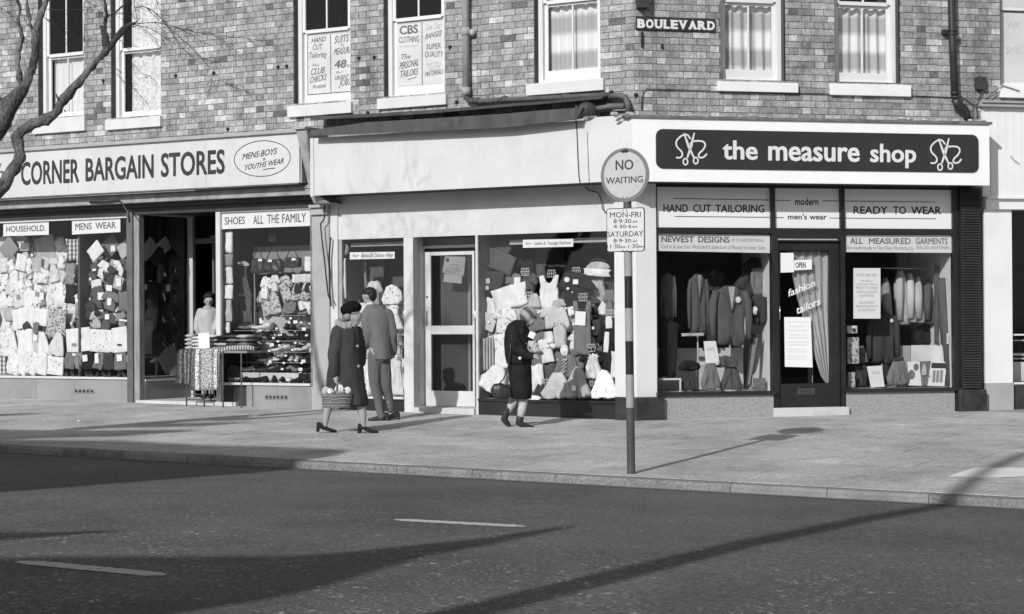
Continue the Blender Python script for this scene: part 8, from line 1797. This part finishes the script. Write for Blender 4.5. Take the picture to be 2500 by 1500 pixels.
# the tree at the left edge
TY = 20.6
tr = thing('street_tree', 'bare pollarded street tree leaning in from the left edge before the bargain store', 'tree', Vector((-7.15, TY, zg(-7.15, TY))))
BK = mat('bark', .125, .9, .75, 6, 1.0, 30, fine=.35, fscale=45, bdist=.03, stretch=(1, 1, .6))
BKd = mat('bark_dark', .05, .9, .35, 9, .8, 60)
def T(x, y, dy=0): v = at_depth(A1(x, y), TY); return Vector((v.x, v.y + dy, v.z))
def tr_(d): return d * .94 / 2 / 3.092 / (FOC / TY)
def limb(pts, m=BK, n=12, sub=4, name='limb', jit=.022):
    P = [T(x, y, dy) for x, y, dy, d in pts]; Rr = [tr_(d) for *_, d in pts]; Q_, R2 = [], []
    for i in range(len(P) - 1):
        p0, p1, p2, p3 = P[max(i - 1, 0)], P[i], P[i + 1], P[min(i + 2, len(P) - 1)]
        for k in range(sub):
            t_ = k / sub; v = .5 * ((2 * p1) + (-p0 + p2) * t_ + (2 * p0 - 5 * p1 + 4 * p2 - p3) * t_ ** 2 + (-p0 + 3 * p1 - 3 * p2 + p3) * t_ ** 3); Q_.append(v); R2.append((Rr[i] + (Rr[i + 1] - Rr[i]) * t_) * (1 + .22 * noise.noise(v * 7)))
    Q_.append(P[-1]); R2.append(Rr[-1]); mb = MB(); mb.tube(Q_, R2, n)
    mb.v = [tuple(Vector(v) + Vector((noise.noise(Vector(v) * 14), noise.noise(Vector(v) * 14 + Vector((5, 0, 0))), noise.noise(Vector(v) * 14 + Vector((0, 5, 0))))) * jit) for v in mb.v]
    return mb.build(name, m, tr, smooth=True)
bxx = (tr.location.x)
base = tr.location; tp_ = T(-640, 1700)
mb = MB(); mb.tube([base + Vector((0, 0, -.1)), base + Vector((-.02, 0, .3)), base + Vector((.02, 0, 1.0)), base + Vector((.15, .0, 1.9)), T(-500, 1500, 0), T(-330, 1330, 0)], [.30, .22, .19, .19, .18, .16], 16); mb.build('trunk', BK, tr, smooth=True)
limb([(-500, 1560, 0, 150), (-250, 1560, 0, 130), (-80, 1500, 0, 118), (20, 1405, 0, 112), (95, 1290, 0, 96), (150, 1200, .0, 92), (142, 1110, 0, 84), (128, 1035, 0, 84), (175, 985, 0, 78), (260, 935, 0, 78), (340, 905, 0, 80), (420, 855, 0, 76), (470, 770, 0, 84), (560, 665, 0, 64), (640, 570, 0, 60), (720, 480, 0, 54), (790, 400, 0, 60), (815, 360, 0, 64)])
limb([(815, 370, 0, 60), (800, 310, 0, 52), (782, 250, .02, 50), (765, 215, .03, 34), (745, 190, .03, 14)], BKd); limb([(820, 365, 0, 54), (865, 315, -.02, 46), (915, 255, -.03, 46), (955, 215, -.03, 40), (1000, 185, -.04, 26), (1040, 165, -.05, 12)], BKd)
limb([(782, 240, .02, 34), (792, 160, .03, 26), (800, 100, .03, 24), (790, 40, .03, 22), (770, -60, .03, 18)], BKd); limb([(790, 155, .02, 18), (840, 105, .0, 14), (900, 70, 0, 12), (960, 20, 0, 11), (1010, -60, 0, 9)], BKd)
limb([(-300, 1280, 0, 150), (-180, 1120, 0, 175), (-60, 1000, 0, 180), (20, 880, 0, 168), (100, 760, 0, 140), (165, 680, 0, 108), (200, 620, 0, 76), (232, 540, 0, 62), (262, 430, 0, 62), (262, 320, 0, 62), (272, 230, 0, 56), (305, 130, 0, 50), (345, 30, 0, 46), (385, -80, 0, 40)])
limb([(175, 670, 0, 70), (155, 610, 0, 48), (138, 520, 0, 44), (138, 430, 0, 42), (150, 350, 0, 40), (168, 275, 0, 36), (150, 200, 0, 30), (128, 145, 0, 26), (150, 90, 0, 24), (120, -40, 0, 20)]); limb([(262, 280, 0, 34), (238, 210, 0, 28), (218, 130, 0, 24), (205, 40, 0, 22), (190, -60, 0, 18)])
limb([(30, 860, 0, 120), (-30, 760, 0, 110), (-90, 690, 0, 100), (-160, 560, 0, 80), (-220, 300, 0, 60), (-260, 0, 0, 46), (-280, -400, 0, 30)]); 
for pts in ([(455, 760, -.04, 26), (440, 735, -.05, 14), (432, 712, -.06, 5)], [(435, 800, -.03, 14), (405, 778, -.04, 5)], [(480, 830, .02, 14), (497, 842, .03, 5)], [(148, 88, 0, 14), (172, 70, 0, 5)], [(100, 1010, .02, 20), (115, 985, .02, 8)]): limb(pts, BKd, 7, 2, 'spur', .004)
mb = MB(); TW = []
def twig(pts, d0=6, d1=2.2, dy=-.02):
    TW.append((pts, d0, d1)); P = [T(x, y, dy + .03 * math.sin(i * 1.7 + pts[0][1])) for i, (x, y) in enumerate(pts)]; mb.tube(P, [tr_(d0 + (d1 - d0) * i / (len(P) - 1)) for i in range(len(P))], 5, cap=False)
main = [[(990, 190), (1080, 178), (1190, 175), (1330, 208), (1480, 245), (1600, 266), (1760, 285), (1870, 292), (1960, 310), (2040, 345)],
 [(960, 215), (1040, 195), (1130, 215), (1210, 262), (1300, 320), (1400, 385), (1470, 430)],
 [(1040, 170), (1030, 110), (1022, 60), (1018, -20)], [(1025, 60), (1090, 55), (1150, 80), (1210, 130), (1262, 195), (1320, 250), (1400, 320), (1470, 385), (1530, 445), (1612, 548), (1700, 630), (1790, 672), (1870, 695)],
 [(1180, 0), (1200, 60), (1240, 150), (1262, 195)], [(1530, 445), (1590, 458), (1660, 470)], [(1612, 550), (1605, 610), (1590, 680)], [(1700, 630), (1760, 640), (1840, 660)],
 [(1330, 208), (1400, 240), (1480, 290), (1560, 340)], [(1600, 266), (1680, 300), (1740, 360), (1800, 400)], [(1262, 195), (1330, 300), (1420, 410), (1450, 440)],
 [(340, 140), (400, 170), (450, 230), (500, 300), (560, 340)], [(330, 130), (420, 200), (520, 250), (600, 290), (700, 320)], [(350, 70), (480, 76), (640, 80), (760, 78)], [(640, 0), (700, 40), (760, 90), (800, 150)],
 [(840, 110), (930, 110), (1000, 95), (1080, 60)], [(880, 280), (930, 330), (1000, 370)], [(960, 440), (1000, 480), (1080, 560), (1160, 580)], [(880, 560), (960, 640), (1020, 680), (1080, 740), (1130, 790)],
 [(770, 440), (850, 500), (940, 560)], [(0, 60), (60, 100), (110, 130)], [(150, 90), (190, 150), (230, 210)], [(170, 270), (200, 300), (250, 330)], [(1100, 230), (1180, 300), (1200, 380)]]
for p in main: twig(p, 8 if len(p) > 6 else 5.5)
RT = random.Random(31)
for p in list(TW):
    pts = p[0]
    for k in range(len(pts) - 1):
        for _ in range(6):
            if RT.random() < .62:
                a, b_ = pts[k], pts[k + 1]; t_ = RT.random(); x, y = a[0] + (b_[0] - a[0]) * t_, a[1] + (b_[1] - a[1]) * t_; an = math.atan2(b_[1] - a[1], b_[0] - a[0]) + RT.choice([-1, 1]) * RT.uniform(.3, .8); L = RT.uniform(40, 130); q = [(x, y)]
                for j in range(4): an += RT.uniform(-.25, .3); x += math.cos(an) * L / 4; y += math.sin(an) * L / 4; q.append((x, y))
                P = [T(x_, y_, -.02 + RT.uniform(-.06, .06) * i) for i, (x_, y_) in enumerate(q)]; mb.tube(P, [tr_(3.4 - .5 * i) for i in range(5)], 4, cap=False)
# more of the crown above the picture
for k in range(40):
    x, y = RT.uniform(-300, 1500), RT.uniform(-900, -40); an = RT.uniform(-2.6, -.5); q = [(x, y)]
    for j in range(6): an += RT.uniform(-.3, .3); x += math.cos(an) * 60; y += math.sin(an) * 60; q.append((x, y))
    mb.tube([T(x_, y_, RT.uniform(-.1, .1)) for x_, y_ in q], [tr_(9 - 1.2 * i) for i in range(7)], 4, cap=False)
tag(mb.build('twigs', BKd, tr, smooth=True), kind='stuff')
for pts in ([(770, -60, .03, 18), (740, -300, 0, 10), (700, -600, 0, 5)], [(1010, -60, 0, 14), (1100, -300, 0, 12), (1160, -560, 0, 8)], [(385, -80, 0, 38), (450, -300, 0, 20), (500, -700, 0, 8)], [(1018, -20, 0, 10), (1040, -300, 0, 8), (1120, -500, 0, 6)]): limb(pts)

# leaning tree and added tree-like mass, out of the picture to the left, shaped to throw the long soft shadows
def caster(pts, m, parent, name, n=14):
    P, R2 = [], []
    for (x, y), t_, r in pts:
        g_ = on_ground((x, y)) if y < 1130 else None
        if g_ is None:
            rr_ = ray((x, y)); g_ = Vector((0, 0, EYE)) + rr_ * ((-.27 - EYE) / rr_.z)
        P.append(g_ - SD * t_); R2.append(r)
    mb = MB(); mb.tube(P, R2, n)
    for p, r in ((P[0], R2[0]), (P[-1], R2[-1])): mb.ellipsoid(p, (r, r, r), None, 12, 8)
    return mb.build(name, m, parent, smooth=True), P
t1 = thing('street_tree', 'leaning bare tree on the near side of the road, left of the camera', 'tree', Vector((-6.0, 0.5, -.3)), 'trees on the near side')
ob, P = caster([((1050, 1515), 8, .16), ((1400, 1428), 9.5, .15), ((1800, 1330), 11, .13), ((2150, 1258), 12.5, .11), ((2340, 1225), 13.3, .10), ((2420, 1175), 14, .09), ((2520, 1140), 14.8, .08), ((2700, 1100), 16, .05)], BK, t1, 'leaning_stem')
mb = MB(); mb.tube([Vector((-6.0, .5, -.4)), Vector((-5.4, 1.5, 1.2)), P[0] - (P[1] - P[0]) * .15, P[0]], [.26, .2, .17, .16], 14); mb.build('trunk', BK, t1, smooth=True)
t2 = thing('street_tree', 'unseen crown-like shadow caster added on the near side, far left of the camera', 'tree', Vector((-9.5, 4.0, -.3)), 'trees on the near side')
LF = mat('shadow_caster_dark', .06, .9, .3, 6, .8, 30)  # unseen masses added and shaped for the shadows they cast
ob, PA = caster([((-700, 1490), 11, 1.05), ((-200, 1475), 11, 1.0), ((300, 1450), 11, .84), ((600, 1420), 11, .62), ((800, 1385), 11, .40), ((1000, 1350), 11, .22), ((1180, 1326), 11, .14), ((1380, 1290), 11, .05)], LF, t2, 'shadow_caster_mass')
ob, PB = caster([((-600, 1178), 12, 2.0), ((-100, 1174), 12, 1.75), ((250, 1165), 12, 1.25), ((480, 1154), 12, .92), ((650, 1148), 12, .66), ((790, 1140), 12, .34), ((860, 1134), 12, .08)], LF, t2, 'shadow_caster_mass')
caster([((-200, 1318), 11, .14), ((60, 1320), 11, .12), ((300, 1306), 11, .03)], LF, t2, 'shadow_caster_spray')
caster([((-300, 1062), 13, .5), ((60, 1062), 13, .34), ((320, 1058), 13, .24), ((470, 1052), 13, .06)], LF, t2, 'shadow_caster_spray')
caster([((200, 1046), 13, .06), ((330, 1040), 13, .18), ((500, 1037), 13, .16), ((610, 1032), 13, .03)], LF, t2, 'shadow_caster_spray')
caster([((-300, 1016), 13, .18), ((10, 1014), 13, .13), ((110, 1010), 13, .03)], LF, t2, 'shadow_caster_spray')
mb = MB(); c0_ = Vector((-11.5, 6.2, 0)); mb.tube([Vector((c0_.x, c0_.y, -.4)), Vector((c0_.x, c0_.y, 2.5)), PB[0]], [.35, .25, .2], 14); mb.tube([Vector((c0_.x, c0_.y, 2.2)), PA[0]], [.22, .15], 10); mb.build('trunk', BK, t2, smooth=True)
# houses on the other side of the road behind the camera: what the shop glass reflects
for i in range(7):
    x0 = -42 + i * 11.5; yb = -17; hgt = [7.2, 7.6, 7.0, 7.8, 7.2, 7.5, 7.1][i]
    hs_ = thing('brick_house', 'brick terrace house behind the camera, number %s along the far side' % ['one', 'two', 'three', 'four', 'five', 'six', 'seven'][i], 'house', Vector((x0 + 5.7, yb, -.4)), 'houses behind the camera')
    mb = MB(); mb.box(x0, x0 + 11.4, yb - 9, yb, -.5, hgt); mb.build('wall', BT[1], hs_)
    mb = MB(); mb.add([(x0, yb + .3, hgt), (x0 + 11.4, yb + .3, hgt), (x0 + 11.4, yb - 4.5, hgt + 2.6), (x0, yb - 4.5, hgt + 2.6), (x0, yb - 9.3, hgt), (x0 + 11.4, yb - 9.3, hgt)], [(0, 1, 2, 3), (3, 2, 5, 4), (0, 3, 4), (1, 5, 2), (0, 4, 5, 1)]); mb.build('roof', mat('slates', .09, .7), hs_)
    for k in range(4):
        for zz in (.8, 4.2):
            wn = MB().box(x0 + 1 + k * 2.7, x0 + 2.3 + k * 2.7, yb - .0, yb + .03, zz, zz + 1.8).build('window', M_white_old, hs_); MB().box(x0 + 1.1 + k * 2.7, x0 + 2.2 + k * 2.7, yb + .03, yb + .035, zz + .1, zz + 1.7).build('pane', M_dark, wn)
